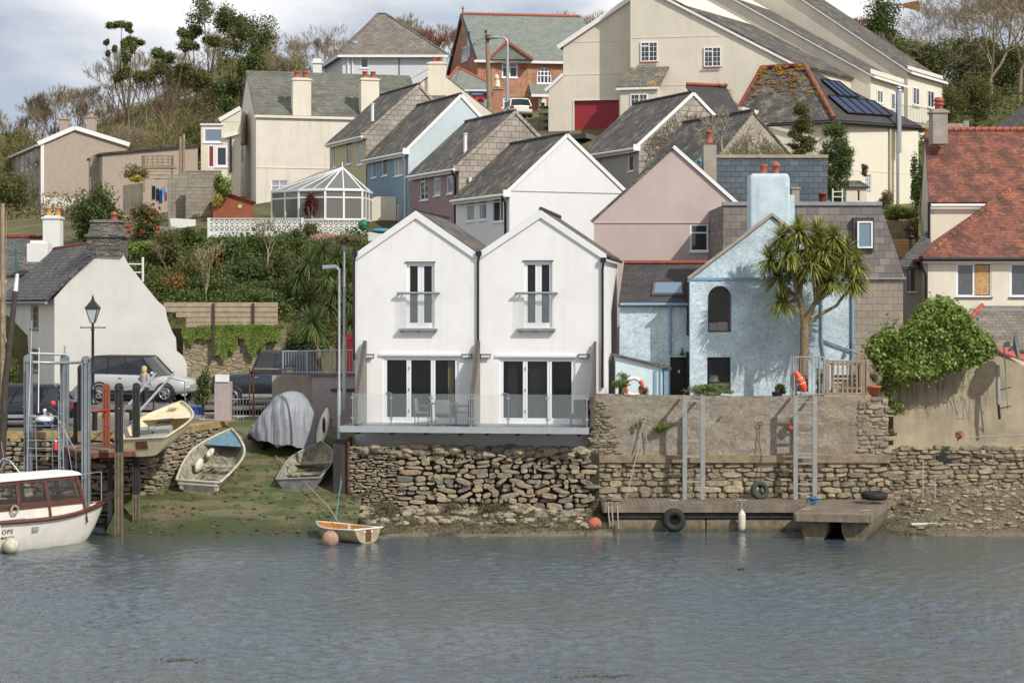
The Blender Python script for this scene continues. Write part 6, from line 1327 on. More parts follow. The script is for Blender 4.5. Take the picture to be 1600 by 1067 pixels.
m=MB(); m.fb(Face(base[1],base[3]),0,5,-3,-2.9,zb,zh-.2); obj('rear_wall',m,MT['cream_pale'],co)
# pierced block wall
bw=thing('pierced_block_wall','white pierced decorative block wall in front of the conservatory','wall',(-13,98,11)); a=XY(326,97.8);b_=XY(570,97.6); f=Face(a,b_); z0=f.uz(330,361)[1]; z1=f.uz(330,341)[1]; m=MB(); nb=13; s=f.L/nb; 
m.fb(f,0,f.L,-.14,.0,z0-1.2,z0-.02); m.fb(f,0,f.L*.6,-.15,.02,z1-.04,z1); m.fb(f,f.L*.6,f.L,-.15,.02,z1-.13,z1-.09)
nx=30; sx_=f.L/nx
for i in range(nx):
    for j in range(2):
        h=(z1-.04-z0)/2 if i<nx*.6 else (z1-.13-z0)/2; cu=(i+.5)*sx_; cz=z0+(j+.5)*h; hx=sx_/2;hz=h/2
        for (u0,u1,q0,q1) in ((-hx,-hx+.03,-hz,hz),(hx-.03,hx,-hz,hz),(-hx+.03,hx-.03,-hz,-hz+.03),(-hx+.03,hx-.03,hz-.03,hz)): m.fb(f,cu+u0,cu+u1,-.1,-.02,cz+q0,cz+q1)
        m.beam(f.p(cu-hx+.03,-.06,cz-hz+.03),f.p(cu+hx-.03,-.06,cz+hz-.03),.07,.035); m.beam(f.p(cu-hx+.03,-.062,cz+hz-.03),f.p(cu+hx-.03,-.062,cz-hz+.03),.07,.035)
        m.box(*f.p(cu,-.06,cz),.1,.075,.1)
for k in (0,.6,1): m.fb(f,f.L*k-.06,f.L*k+.06,-.17,.04,z0-1.2,z1+.02)
obj('blocks',m,MT['white_paint'],bw)
# orange shed
od=thing('garden_shed','orange stained timber shed with a shallow pitched roof, beside the cream house','shed',(-15.5,101,12)); A=XY(333,101);B=XY(396,101); fp=footprint(A,B,(-.6,2.6)); fc=Face(A,B); obj('wall',house_walls(fp,11.5,fc.uz(396,316)[1],fc.uz(352,303)[1],ap=.36),MT['shed_orange'],od); obj('roof',gable_roof(fp,fc.uz(396,316)[1],fc.uz(352,303)[1],ap=.36,oe=.15,ov=.15,t=.06,lift=0),MT['shed_roof'],od,True); m=MB(); r_=fc.rect(372,320,378,325); m.fb(fc,r_[0],r_[1],0,.03,r_[2],r_[3]); obj('plaque',m,MT['curtain'],od)
# garden walls in the middle left
def gwall(name,label,x0,y0,x1,y1,ya,yb,Y,mt,th=.25,zb=None,cat='wall',cap=None):
    f=Face(XY(x0,Y),XY(x1,Y)); o=thing(name,label,cat,(f.A.x,f.A.y,Z(ya,Y)-1)); z0=Z(max(ya,yb),Y)-(.6 if zb is None else zb); m=MB(); P=[f.p(0,0,z0),f.p(f.L,0,z0),f.p(f.L,0,Z(y1,Y)),f.p(0,0,Z(y0,Y))]; m.prism(P,(0,th,0)); obj('wall',m,MT[mt],o,True)
    if cap: k=MB(); k.beam(P[3]+Vector((-.03,th/2,.03)),P[2]+Vector((.03,th/2,.03)),th+.06,.06); obj('coping',k,MT[cap],o)
    return o
gwall('block_wall','tall grey breeze block garden wall below the glazed porch',290,292,330,293,345,345,102.5,'blocks',.25,cap='concrete')
gwall('block_wall','shaded block wall beside the washing line',262,276,292,270,340,340,103.2,'blocks',.2)
gwall('block_wall','grey block wall under the glazed porch with a pale gate pier',290,268,345,268,300,300,106,'blocks',.2,cap='concrete')
gwall('garden_wall','dark mossy garden wall beneath the yellow shrub',192,290,222,286,320,320,104,'rough_grey_render',.3)
gwall('white_garden_wall','short white painted garden wall at the foot of the block wall',266,341,305,343,352,356,99,'white_paint',.2)
gwall('garden_wall','low grey rendered garden wall stepping down beside the red flowering shrub',246,354,270,354,366,366,98.5,'concrete',.3)
gwall('block_wall','low pale wall section under the blue terraced house, with a clipped bush',566,363,606,363,380,380,97,'white_paint',.3)
gwall('timber_fence','new pale timber fence panel below the brown house',12,352,68,353,372,374,120,'planks_new',.08,cat='fence',zb=.3)
gwall('timber_fence','dark timber screen above the pale fence panel',14,342,70,343,352,352,121,'wood_dark',.08,cat='fence',zb=.1)
# ---------------- vegetation ----------------
def leafquads(m,P,Nn,size,rs,aspect=.55,tilt=.8):
    n=len(P); r=rs.normal(size=(n,3)); d=Nn+r*tilt; d/=np.linalg.norm(d,axis=1)[:,None]+1e-9
    a=np.cross(d,rs.normal(size=(n,3))); a/=np.linalg.norm(a,axis=1)[:,None]+1e-9; b_=np.cross(d,a); s=(size*rs.uniform(.6,1.3,n))[:,None]
    q=np.stack([P-a*s,P-b_*s*aspect,P+a*s,P+b_*s*aspect],1).reshape(-1,3)
    o=len(m.v); m.v.extend(map(tuple,q.tolist())); m.f.extend([(o+4*i,o+4*i+1,o+4*i+2,o+4*i+3) for i in range(n)]); m.s.extend([False]*n)
def blobleaves(m,cen,rad,n,size,rs,inner=.55,low=-1,aspect=.55,tilt=.8):
    v=rs.normal(size=(n,3)); v/=np.linalg.norm(v,axis=1)[:,None]; 
    v[:,2]=np.where(v[:,2]<low,-v[:,2],v[:,2]); r=np.clip(rs.normal(.78,.24,n),.05,1.45)
    P=np.array(cen)+v*np.array(rad)*r[:,None]; leafquads(m,P,v,size,rs,aspect,tilt)
def crown(m,cen,rad,nb,n,size,seed,sub=.46,aspect=.55):
    rs=np.random.RandomState(seed); 
    for i in range(nb):
        v=rs.normal(size=3); v/=np.linalg.norm(v); k=rs.uniform(.15,.78); c_=np.array(cen)+v*np.array(rad)*k; q=np.array(rad)*sub*rs.uniform(.6,1.25)
        blobleaves(m,c_,q,int(n/nb),size,rs,aspect=aspect)
def bare(m,seed,h,depth=6,spread=.55,r0=.12,up=.25,sides=4,lean=(0,0),first=.28,ktw=3,droop=0,tw=1.0):
    rng=random.Random(seed)
    def rec(p,d,L,r,k):
        n=2; pts=[p]; q=p
        for i in range(n):
            d=(d+Vector((rng.uniform(-.16,.16),rng.uniform(-.16,.16),rng.uniform(-.05,.12)))).normalized(); q=q+d*L/n; pts.append(q)
        rr=r*.66; m.tube(pts,[r,(r+rr)/2,rr],sides if k>2 else 3,False,k>3)
        if k==0: return
        nc=2 if rng.random()<.45 else 3
        if k<=2: nc=ktw
        for i in range(nc):
            a=rng.uniform(0,2*PI); s=spread*rng.uniform(.6,1.25); o=d.orthogonal().normalized(); o.rotate(Matrix.Rotation(a,3,d)); nd=(d*math.cos(s)+o*math.sin(s)+Vector((0,0,up-droop*(6-k)*.06))).normalized()
            t=rng.uniform(.45,1) if i else 1; b0=pts[1].lerp(pts[2],t) if i else q
            rec(b0,nd,L*rng.uniform(.66,.86),max(rr*rng.uniform(.6,.85),.008*tw),k-1)
    rec(Vector((0,0,-.2)),Vector((lean[0],lean[1],1)).normalized(),h*first,r0,depth)
def mk_bare(seed,h,mat,label,name='bare_tree',cat='tree',leaf=None,group=None,**k):
    r=thing(name,label,cat,(0,0,0),group); m=MB(uv=False); bare(m,seed,h,**k); obj('trunk',m,MT[mat],r)
    if leaf:
        m=MB(uv=False); crown(m,(0,0,h*.5),(h*.33,h*.33,h*.4),leaf[1],leaf[2],leaf[3],seed); obj('foliage',m,MT[leaf[0]],r)
    return r
def mk_ever(seed,h,w_,leafm,n,size,label,name='evergreen_tree',nb=16,trunk='bark',th=.35,cat='tree',group=None,sub=.42,asp=.55):
    r=thing(name,label,cat,(0,0,0),group); m=MB(uv=False); bare(m,seed,h*.8,depth=3,spread=.6,r0=h*.02,first=.4,ktw=2); obj('trunk',m,MT[trunk],r)
    m=MB(uv=False); crown(m,(0,0,h*(th+1)/2),(w_/2,w_/2,h*(1-th)/2),nb,n,size,seed,sub,asp); obj('crown',m,MT[leafm],r); return r
rng=random.Random(77)
WG='trees in the wood on the left hillside'; SG='bare trees along the skyline'; RG='bare trees on the right hillside'
# prototypes (first placed as real trees)
def place(o,px,Y,s=1,rz=None,dz=0): x=X(px,Y); o.location=(x,Y,gz(x,Y)+dz); o.rotation_euler=(0,0,rng.uniform(0,6) if rz is None else rz); o.scale=(s,s,s); return o
pb_=[mk_bare(1,7.5,'twig','bare branched grey tree in the hillside wood at the left',group=WG,r0=.13,tw=1.8),mk_bare(2,6.5,'twig_green','green tinged leafless tree in the hillside wood',group=WG,r0=.10,spread=.6,tw=2.0),mk_bare(3,8,'twig_dark','dark leafless tree in the hillside wood',group=WG,r0=.13,tw=1.8),mk_bare(14,6.5,'twig_green','leafless tree hazed with yellow green buds in the hillside wood',leaf=('leaf_scrub',18,2600,.085),group=WG,r0=.11,tw=1.8)]
pe_=[mk_ever(5,9,6.5,'leaf_olive',9000,.13,'tall dark evergreen with open crown in the hillside wood',nb=22,group=WG,sub=.3),mk_ever(6,5,5,'leaf_olive',6000,.11,'rounded olive green tree in the hillside wood',nb=18,th=.1,group=WG)]
LB=['bare grey tree in the hillside wood at the left','green tinged leafless tree in the hillside wood at the left','dark leafless tree in the hillside wood at the left','leafless tree hazed with yellow green buds in the hillside wood at the left']
LE=['tall dark evergreen in the hillside wood at the left','rounded olive green tree in the hillside wood at the left']
used=set()
def put(lst,k,lab,px,Y,s,grp):
    if (id(lst),k) not in used:
        used.add((id(lst),k)); o=lst[k]; place(o,px,Y,s); o['label']=lab; o['group']=grp; return o
    o=dup(lst[k],(0,0,0)); place(o,px,Y,s); o['label']=lab; o['group']=grp; return o
for Y,px0,px1,st,hs in ((128,-30,75,40,.7),(141,-60,330,34,.75),(152,-60,400,38,.85),(166,-60,470,36,.9),(182,-60,520,34,.9),(196,60,540,36,.85)):
    px=px0
    while px<px1:
        k=rng.choice([0,1,0,2,3,1,2,0]); q=rng.random()
        if q<.04 and Y<190: put(pe_,0,LE[0],px,Y,hs*.6,WG)
        elif q<.2 and Y<190: put(pe_,1,LE[1],px+rng.uniform(-10,10),Y+rng.uniform(-4,4),hs*rng.uniform(.7,1.1),WG)
        else: put(pb_,k,LB[k],px+rng.uniform(-10,10),Y+rng.uniform(-4,4),hs*rng.uniform(.8,1.15),WG)
        px+=st*rng.uniform(.75,1.25)
# tall open evergreens standing above the wood
TE='tall evergreens standing above the hillside wood'
def flatpine(label,px,Y,h,tiers,seed,mat='leaf_olive'):
    r=thing('tall_evergreen',label,'tree',(X(px,Y),Y,gz(X(px,Y),Y))); m=MB(uv=False); b0=Vector(r.location); m2=MB(uv=False); rs=np.random.RandomState(seed)
    for i,(tx,ty,rw,rh) in enumerate(tiers):
        c_=W(tx,ty,Y+rs.uniform(-1.5,1.5)); mid=b0.lerp(c_,.5)+Vector((rs.uniform(-.5,.5),0,-rs.uniform(0,.8))); m.tube([b0+Vector((0,0,(c_.z-b0.z)*.15*i/len(tiers))),mid,c_-Vector((0,0,.1))],[.14,.07,.03],5)
        for k in range(max(3,int(rw/5))):
            o=rs.normal(0,.55,3)*np.array([rw,rw*.7,rh])/F*Y; blobleaves(m2,np.array(c_)+o,np.array([rw*.6,rw*.6,rh*.95])/F*Y*rs.uniform(.5,1.25),380,.14,rs,aspect=.4)
    obj('trunk',m,MT['bark'],r); obj('crown',m2,MT[mat],r); return r
flatpine('tallest broad topped evergreen on the left skyline',325,172,9,[(318,22,28,16),(345,38,24,16),(300,45,18,12),(362,30,20,16),(388,42,30,18),(410,62,22,14),(372,66,26,14),(335,60,16,10),(286,52,14,8),(405,95,24,16),(360,110,30,20)],1)
flatpine('thin broken evergreen leaning against the sky, left of the tallest one',200,178,9,[(190,38,14,6),(203,45,9,6),(196,68,10,10),(210,62,12,5),(205,85,12,12),(165,66,4,4),(178,80,6,5),(205,115,16,10),(186,118,10,8)],2)
flatpine('dark rounded evergreen below the tallest one',262,165,7,[(255,88,18,12),(290,80,16,10),(302,110,22,14),(320,125,18,16),(240,110,14,12),(222,118,18,16)],3)
flatpine('evergreen with ivy clad trunk beside the cream house',372,150,8,[(365,150,20,22),(395,120,26,26),(350,170,16,16),(345,140,16,12),(400,85,18,20)],4,'leaf_mid')
m=mk_bare(31,8.5,'twig','pale leafless tree above the cream house roof','pale_leafless_tree',r0=.12,tw=1.6); place(m,462,160,1)
for px,Y,s in ((430,158,.9),(500,170,.9),(405,150,.8)): 
    o=dup(m,(0,0,0)); place(o,px,Y,s); o['label']='pale leafless tree behind the cream house roof'; o['group']='pale leafless trees behind the cream house'
m['label']='pale leafless tree behind the cream house roof'; m['group']='pale leafless trees behind the cream house'
# scrub understorey of the hill: nobody could count it
rs=np.random.RandomState(9); m=MB(uv=False); n=70000; px=rs.uniform(-60,520,n); Y=rs.uniform(124,200,n); P=np.zeros((n,3)); keep=[]
for i in range(n):
    x=(px[i]-800)/F*Y[i]; h=1.9*max(0,noise.noise((x*.22,Y[i]*.22,4))+.45); P[i]=(x,Y[i],gz(x,Y[i])+rs.uniform(0,1)**.6*h+.1)
leafquads(m,P,np.tile([0,-.5,.8],(n,1)),.15,rs,.35,1.0); tag(obj('hillside_scrub',m,MT['leaf_scrub']),'dense olive green scrub covering the hillside behind the houses','scrub',kind='stuff')
m=MB(uv=False); n=26000; px=rs.uniform(1300,1700,n); Y=rs.uniform(118,190,n); P=np.zeros((n,3))
for i in range(n):
    x=(px[i]-800)/F*Y[i]; h=2.4*max(0,noise.noise((x*.25,Y[i]*.25,8))+.45); P[i]=(x,Y[i],gz(x,Y[i])+rs.uniform(0,1)**.6*h+.1)
leafquads(m,P,np.tile([0,-.5,.8],(n,1)),.16,rs,.4,1.0); tag(obj('hillside_undergrowth',m,MT['leaf_olive']),'dark green undergrowth on the right hillside behind the yellow house','undergrowth',kind='stuff')
# skyline behind brick house / hip roof
sk_=[mk_bare(41,6,'twig','x',group=SG,r0=.09,tw=2.0,spread=.5),mk_bare(42,5.5,'twig_red','x',group=SG,r0=.08,tw=2.0,spread=.5)]
px=505
while px<960:
    Y=205+rng.uniform(-8,8); put(sk_,0 if rng.random()<.75 or px<600 else 1,'leafless tree in the skyline row behind the hip roofed and brick houses',px,Y,(.8 if px<610 else 1.3)*rng.uniform(.85,1.1),SG); px+=rng.uniform(12,19)
for px in range(1262,1372,14): put(sk_,1,'reddish leafless tree beyond the beige houses',px,200+rng.uniform(-6,6),1.45*rng.uniform(.85,1.1),'reddish leafless trees beyond the beige houses')
# right hillside trees
rt_=[mk_bare(51,11,'twig','x',group=RG,r0=.24,spread=.62,tw=1.7,depth=7,up=.12),mk_bare(52,9,'bark_pale','x',group=RG,r0=.17,spread=.7,tw=1.6,up=.1)]
for px,Y,k,s in ((1545,145,0,1.05),(1480,150,1,1.0),(1592,150,0,1.1),(1440,160,1,.95),(1510,165,0,1.0),(1570,170,0,1.1),(1420,172,1,.9),(1630,155,0,1.1),(1465,178,0,.85),(1535,182,0,.95),(1600,186,0,1.0),(1660,170,0,1)): put(rt_,k,'large leafless tree on the hillside behind the red ridge' if k==0 else 'pale stemmed leafless tree beside the wind pump hillside',px,Y,s,RG)
iv=[mk_ever(61,6,5.5,'leaf_olive',8000,.12,'x',nb=20,th=.05,name='ivy_clad_tree',group='ivy clad trees on the right hillside'),]
for px,Y,s in ((1450,150,.95),(1500,158,1.0),(1420,155,.9),(1405,165,.9),(1380,170,.9),(1540,168,1),(1580,160,.9),(1525,140,.7),(1475,138,.6)): put(iv,0,'ivy clad tree among the bare ones on the right hillside',px,Y,s,'ivy clad trees on the right hillside')
o=mk_ever(62,6.5,4.2,'leaf_mid',7000,.12,'bright green evergreen right below the wind pump','evergreen_tree',nb=16,th=.05); place(o,1378,165,1.0,dz=2.0)
o=mk_bare(63,4.2,'twig_red','reddish leafless shrub behind the banded chimney pot','red_shrub','shrub',r0=.05,spread=.4,tw=2.0,first=.2); place(o,1550,118,1); 
q=dup(o,(0,0,0)); place(q,1530,116,.9); o['group']=q['group']='reddish leafless shrubs behind the banded chimney pot'
# ---- mid slope shrubs (between the retaining wall and the pierced wall) ----
def shrub(px,py,rw,rh,Y,mat,label,n=3500,size=.07,nb=14,seed=1,name='shrub',stems=True,sub=.45,aspect=.55,cat='shrub',extra=None):
    k=Y/F; cen=W(px,py,Y); r=thing(name,label,cat,(cen.x,Y,cen.z-rh*k)); m=MB(uv=False); crown(m,cen,(rw*k,min(rw*k,1.6),rh*k),nb,n,size,seed,sub,aspect); obj('foliage',m,MT[mat],r)
    if stems:
        m=MB(uv=False); rg=random.Random(seed)
        for i in range(6): m.tube([cen+Vector((rg.uniform(-.1,.1),0,-rh*k*1.05)),cen+Vector((rg.uniform(-.3,.3)*rw*k,rg.uniform(-.3,.3),-rh*k*.3)),cen+Vector((rg.uniform(-.7,.7)*rw*k,rg.uniform(-.4,.4),rg.uniform(0,.6)*rh*k))],[.04,.03,.012],5)
        obj('stems',m,MT['bark'],r)
    if extra:
        m=MB(uv=False); rs=np.random.RandomState(seed+9); n2=extra[1]; v=rs.normal(size=(n2,3)); v/=np.linalg.norm(v,axis=1)[:,None]; v[:,1]=-abs(v[:,1]); P=np.array(cen)+v*np.array((rw*k,min(rw*k,1.6),rh*k))*rs.uniform(.75,1.02,n2)[:,None]; leafquads(m,P,v,extra[2],rs,.9,.5); obj('flowers',m,MT[extra[0]],r)
    return r
shrub(150,335,50,50,99.5,'leaf_mid','big glossy evergreen shrub behind the tapered stone chimney',9000,.09,26,1)
shrub(228,352,34,36,98.5,'leaf_mid','evergreen shrub covered with red flowers, beside the washing line',5000,.07,16,2,extra=('leaf_red',70,.10))
shrub(215,395,28,22,95,'leaf_ivy','bright green shrub below the red flowering one',3000,.07,12,3)
shrub(212,270,24,14,108,'leaf_scrub','pale grey green bush against the long brown outbuilding',1500,.07,10,4)
shrub(213,281,13,6,104.5,'leaf_gold','low golden yellow shrub on top of the mossy garden wall',900,.06,8,5,stems=False)
shrub(346,288,18,20,100.5,'leaf_ivy','fresh green shrub in front of the breeze block wall',2600,.07,12,6)
shrub(340,312,12,12,99.5,'leaf_gold','yellow green shrub beside the orange shed',1200,.05,8,7)
shrub(205,430,16,14,92,'leaf_olive','small olive bush by the cottage gable',1500,.06,8,8)
shrub(262,392,38,34,94,'leaf_olive','loose olive brown shrub under the white garden wall',4200,.07,18,9)
shrub(300,375,30,22,96.5,'leaf_mid','green shrub hanging under the left end of the pierced wall',3000,.07,14,10)
shrub(352,395,46,36,93,'leaf_dark','dark green laurel in the middle of the slope below the pierced wall',8000,.075,22,11)
shrub(400,385,40,26,95,'leaf_mid','mid green bush just below the middle of the pierced wall',5000,.07,18,12)
shrub(385,430,48,30,91,'leaf_dark','low dark evergreen bush above the timber fence',7000,.075,22,13)
shrub(452,378,32,22,95,'leaf_dark','round dark bush right of the middle of the pierced wall',5000,.065,14,14)
shrub(440,420,30,40,90,'leaf_olive','olive tree like bush left of the spiky palms',5000,.07,18,15)
shrub(452,480,20,36,87,'leaf_mid','ivy covered bush at the right end of the timber fence',3500,.06,14,16)
shrub(270,450,40,30,89,'leaf_brown','brown leafed bush above the left end of the timber fence',3200,.06,16,17)
shrub(330,450,50,24,88.5,'leaf_dark','shaded dark bush directly above the timber fence',5000,.07,18,18)
shrub(410,455,42,22,88,'leaf_dark','dark bush in the hollow above the fence, right of centre',4500,.07,16,19)
shrub(545,378,26,12,93,'leaf_scrub','dry grassy shrub beside the white house roof',1500,.06,10,20)
shrub(510,374,28,13,94,'leaf_pink','pale pink flowering ground shrub above the palms',3000,.05,14,21,stems=False)
shrub(485,365,20,16,96,'leaf_olive','small olive shrub at the right end of the pierced wall',1500,.06,8,22)
shrub(540,420,26,30,90,'leaf_olive','olive bush behind the modern street lamp',3000,.07,12,23)
shrub(10,575,26,30,73,'leaf_dark','dark glossy bush at the far left edge beside the cottage',3500,.07,12,24)
shrub(318,610,17,34,72.5,'leaf_mid','loose leafy shrub growing in front of the silver car bonnet',2200,.055,12,25)
shrub(1352,265,8,10,108,'leaf_olive','little shrub at the corner of the yellow house',500,.06,6,26)
shrub(1400,335,34,14,84,'leaf_ivy','bright green shrub above the grey board fence',3000,.07,12,27)
shrub(1425,365,14,26,82,'leaf_brown','reddish brown climber against the red roofed house',1600,.06,10,28)
shrub(1433,290,14,50,100,'leaf_dark','dark hedge between the yellow house and the red roof',3000,.07,14,29)
shrub(1385,310,16,16,88,'leaf_scrub','spiky grey green bush above the grey slate house',1500,.07,10,30,aspect=.25)
shrub(972,600,18,17,64.9,'leaf_lav','grey green herb bush in front of the pale blue lean-to',2200,.035,10,31,aspect=.3)
shrub(1005,612,12,10,64.8,'leaf_brown','small dark leafed plant beside the striped lifebuoy',600,.035,8,32)
shrub(1112,608,50,13,64.75,'leaf_lav','long low rosemary hedge under the arched window',9000,.05,26,33,aspect=.18,sub=.3)
shrub(1218,608,14,12,64.8,'leaf_dark','small dark shrub left of the garden gate',1200,.035,8,34)
shrub(1280,590,10,22,65.4,'leaf_lav','thin climbing plant on the garden gate railing',500,.04,8,36)
shrub(1390,600,20,24,65.2,'leaf_ivy','bright green bush spilling over the corner of the stone wall',3500,.05,14,37)
shrub(1400,640,13,14,65.3,'leaf_ivy','trailing green plant below the bright green bush',1200,.045,8,38,stems=False)
shrub(1394,677,9,6,65.3,'leaf_ivy','small green tuft low in the corner between the two quay walls',500,.035,6,39,stems=False)
shrub(1035,667,18,8,63.85,'leaf_ivy','larger green tuft growing out of the stone wall left of the plain ladder',1500,.03,10,40,stems=False)
shrub(995,665,5,6,63.85,'leaf_ivy','smallest green tuft on the stone wall, near the rope ring',300,.025,4,41,stems=False)
shrub(1127,651,4,3,63.85,'leaf_gold','tiny yellow green tuft on the stone wall between the two ladders',150,.02,3,42,stems=False)
shrub(1366,590,11,11,65.0,'leaf_brown','dry grassy plant in a terracotta pot on the wall corner',900,.05,8,43,stems=False,aspect=.15)
shrub(485,318,14,22,98.2,'leaf_maroon','maroon leafed little tree in front of the conservatory',1300,.06,10,44,cat='tree')
shrub(1295,215,30,30,103,'leaf_olive','x',10,.05,2,45) if False else None
shrub(505,450,62,62,93,'leaf_dark','large dark shrub mass behind the spiky palms',9000,.08,24,51)
shrub(478,540,42,40,83.5,'leaf_dark','dark shaded bush beneath the spiky palms, right of the old wall',6000,.07,18,52)
shrub(530,540,34,50,84.5,'leaf_olive','tall olive bush between the palms and the left white house',5000,.07,18,53)
shrub(300,425,40,34,91,'leaf_olive','olive shrub left of the budding tree above the fence',5000,.07,18,54)
shrub(395,470,60,26,86,'leaf_dark','deep dark shrub growing right behind the timber fence',8000,.07,22,55)
shrub(235,455,22,40,90,'leaf_olive','loose olive shrub against the cottage gable slope',3500,.06,12,56)
m=MB(uv=False); rs=np.random.RandomState(19); n=26000; px=rs.uniform(200,575,n); Y=84.2+rs.uniform(0,1,n)*12.5; P=np.zeros((n,3))
for i in range(n):
    x=(px[i]-800)/F*Y[i]; h=1.3*max(0,noise.noise((x*.5,Y[i]*.5,4))+.5); P[i]=(x,Y[i],gz(x,Y[i])+rs.uniform(0,1)**.6*h+.05)
leafquads(m,P,np.tile([0,-.5,.8],(n,1)),.09,rs,.5,1.0); tag(obj('bank_undergrowth',m,MT['leaf_mid']),'low green undergrowth filling the bank above the timber fence','undergrowth',kind='stuff')
# ivy on the old retaining wall
m=MB(uv=False); rs=np.random.RandomState(3); rg=random.Random(3)
for i in range(60):
    px=rg.uniform(286,445); top=508; ln=rg.uniform(8,56)*(1 if rg.random()<.6 else .5)*(.35+.65*abs(math.sin(px*.05))); n=int(ln*8)
    y=np.array([rg.uniform(0,1) for _ in range(n)])*ln+top; P=np.array([W(px+rg.uniform(-5,5),yy,82.85) for yy in y])
    if n: leafquads(m,P,np.tile([0,-1,.3],(n,1)),.055,rs,.7,.5)
tag(obj('wall_creeper',m,MT['leaf_ivy']),'green creeper hanging down the old wall under the timber fence','creeper')
# big ivy over the rendered wall
m=MB(uv=False); rs=np.random.RandomState(6); pl=[(1362,545),(1372,526),(1405,516),(1442,482),(1470,470),(1488,476),(1516,504),(1548,545),(1540,558),(1500,572),(1460,582),(1420,592),(1395,590),(1370,568)]
def inpoly(x,y,pl):
    r_=False; j=len(pl)-1
    for i in range(len(pl)):
        if (pl[i][1]>y)!=(pl[j][1]>y) and x<(pl[j][0]-pl[i][0])*(y-pl[i][1])/(pl[j][1]-pl[i][1])+pl[i][0]: r_=not r_
        j=i
    return r_
cnt=0
while cnt<300:
    px=rs.uniform(1350,1560);py=rs.uniform(460,625)
    if not inpoly(px,py,pl): continue
    cnt+=1; ce=W(px,py,65.0+.35*noise.noise((px*.03,py*.03,0))); blobleaves(m,ce,(rs.uniform(.2,.4),.34,rs.uniform(.16,.28)),130,.066,rs,.5,aspect=.75,tilt=.5)
for i in range(60):
    px=rs.uniform(1352,1556);py=rs.uniform(470,620)
    if inpoly(px,py+14,pl) or inpoly(px,py-16,pl): blobleaves(m,W(px,py,65.0),(.45,.3,.35),26,.062,rs,.5,aspect=.75)
iy=thing('ivy',"large mass of bright green ivy draped over the rendered wall",'ivy',(16,65.2,5)); obj('foliage',m,MT['leaf_ivy'],iy)
m=MB(uv=False); rg=random.Random(2)
for i in range(40): px=rg.uniform(1400,1545); m.tube([W(px,rg.uniform(585,605),65.5),W(px+rg.uniform(-8,8),rg.uniform(600,640) if px>1450 else 640,65.55),],[.012,.006],4)
obj('stems',m,MT['bark'],iy)
# conifers behind the slate block
def conifer(px,y0,y1,rw,Y,mat,label,n,seed,loose=False,size=.09):
    k=Y/F; b=W(px,y1,Y); t=W(px,y0,Y); h=t.z-b.z; r=thing('conifer',label,'conifer',b); m=MB(uv=False); rs=np.random.RandomState(seed)
    for i in range(60 if not loose else 46):
        f=rs.uniform(.02,1); prof=math.sin(PI*min(1,(1-f)*.80+.16))**.8 if not loose else (1-f)*.85+.12; a=rs.uniform(0,2*PI); rr=rw*k*prof*rs.uniform(.45,.95 if not loose else 1.1); ce=(b.x+math.cos(a)*rr*.8,b.y+math.sin(a)*rr*.8,b.z+h*f)
        blobleaves(m,ce,(rw*k*.32,rw*k*.32,rw*k*(.30 if not loose else .14)),int(n/50),size,rs,aspect=.3)
    obj('foliage',m,MT[mat],r); m=MB(uv=False); m.tube([b-Vector((0,0,.5)),b.lerp(t,.9)],[.1,.02],6)
    rg=random.Random(seed)
    for i in range(16): f=rg.uniform(0,.35); a=rg.uniform(0,6.3); q=b+Vector((0,0,h*f)); m.tube([q,q+Vector((math.cos(a)*rw*k*.7,math.sin(a)*rw*k*.7,h*.25))],[.03,.008],4)
    obj('trunk',m,MT['bark'],r)
conifer(1306,197,315,32,98,'leaf_dark','dense dark green rounded conifer in front of the yellow house',16000,1,size=.07)
conifer(1252,163,262,32,103,'leaf_olive','loose brownish green conifer left of the dense dark one',8000,2,True)
# birch twigs over the stone gable
for px,py,Y,s,sd,lb in ((1130,272,85,4.2,71,'white barked leafless birch in front of the pale stone gable'),):
    o=mk_bare(sd,s*1.15,'bark_pale',lb,'birch_tree',r0=.06,tw=1.1,spread=.75,up=.05,first=.24); o.location=W(px,py,Y)
m=MB(uv=False); rg=random.Random(12)
f6=R6[1]; ua=R6[1].L
def creep(f,u,z,a,L,k,zlim):
    for s_ in range(k):
        u2=u+math.cos(a)*L;z2=z+math.sin(a)*L
        if not (0<u2<f.L) or z2>zlim(u2): return
        m.tube([f.p(u,.04,z),f.p(u2,.04,z2)],.010,3,False); u,z=u2,z2; a+=rg.uniform(-.5,.5)
        if rg.random()<.35: creep(f,u,z,a+rg.choice((-.8,.8)),L*.8,k-s_-1,zlim)
for RR,n in ((R6,70),(R5,60)):
    f=RR[1];zr,ze_=RR[4],RR[3]; zl=lambda u,f=f,zr=zr,ze_=ze_: ze_+(zr-ze_)*(1-abs(u-f.L/2)/(f.L/2))-.15
    for i in range(n): creep(f,rg.uniform(.3,f.L-.3),ze_-rg.uniform(.3,1.2),PI/2+rg.uniform(-.6,.6),.3,9,zl)
tag(obj('bare_creeper',m,MT['bark']),'leafless creeper stems spread over the tile hung and stone gables','creeper')
# blossom tree above the fence
o=mk_bare(81,4.0,'bark_pale','leafless pale branched shrub with brown buds above the timber fence','budding_tree',leaf=('leaf_brown',14,500,.05),r0=.06,spread=.45,up=.35,tw=1.3,first=.22,depth=5); o.location=W(322,475,86)
o=mk_bare(82,3.2,'bark_pale','pale leafless branches sprouting among the dark bushes','bare_shrub','shrub',r0=.05,spread=.6,tw=1.3,depth=5); o.location=W(420,420,89.5)
o=mk_bare(83,2.6,'bark','small leafless shrub left of the budding tree','bare_shrub','shrub',r0=.05,spread=.6,tw=1.3,depth=5); o.location=W(262,440,90)
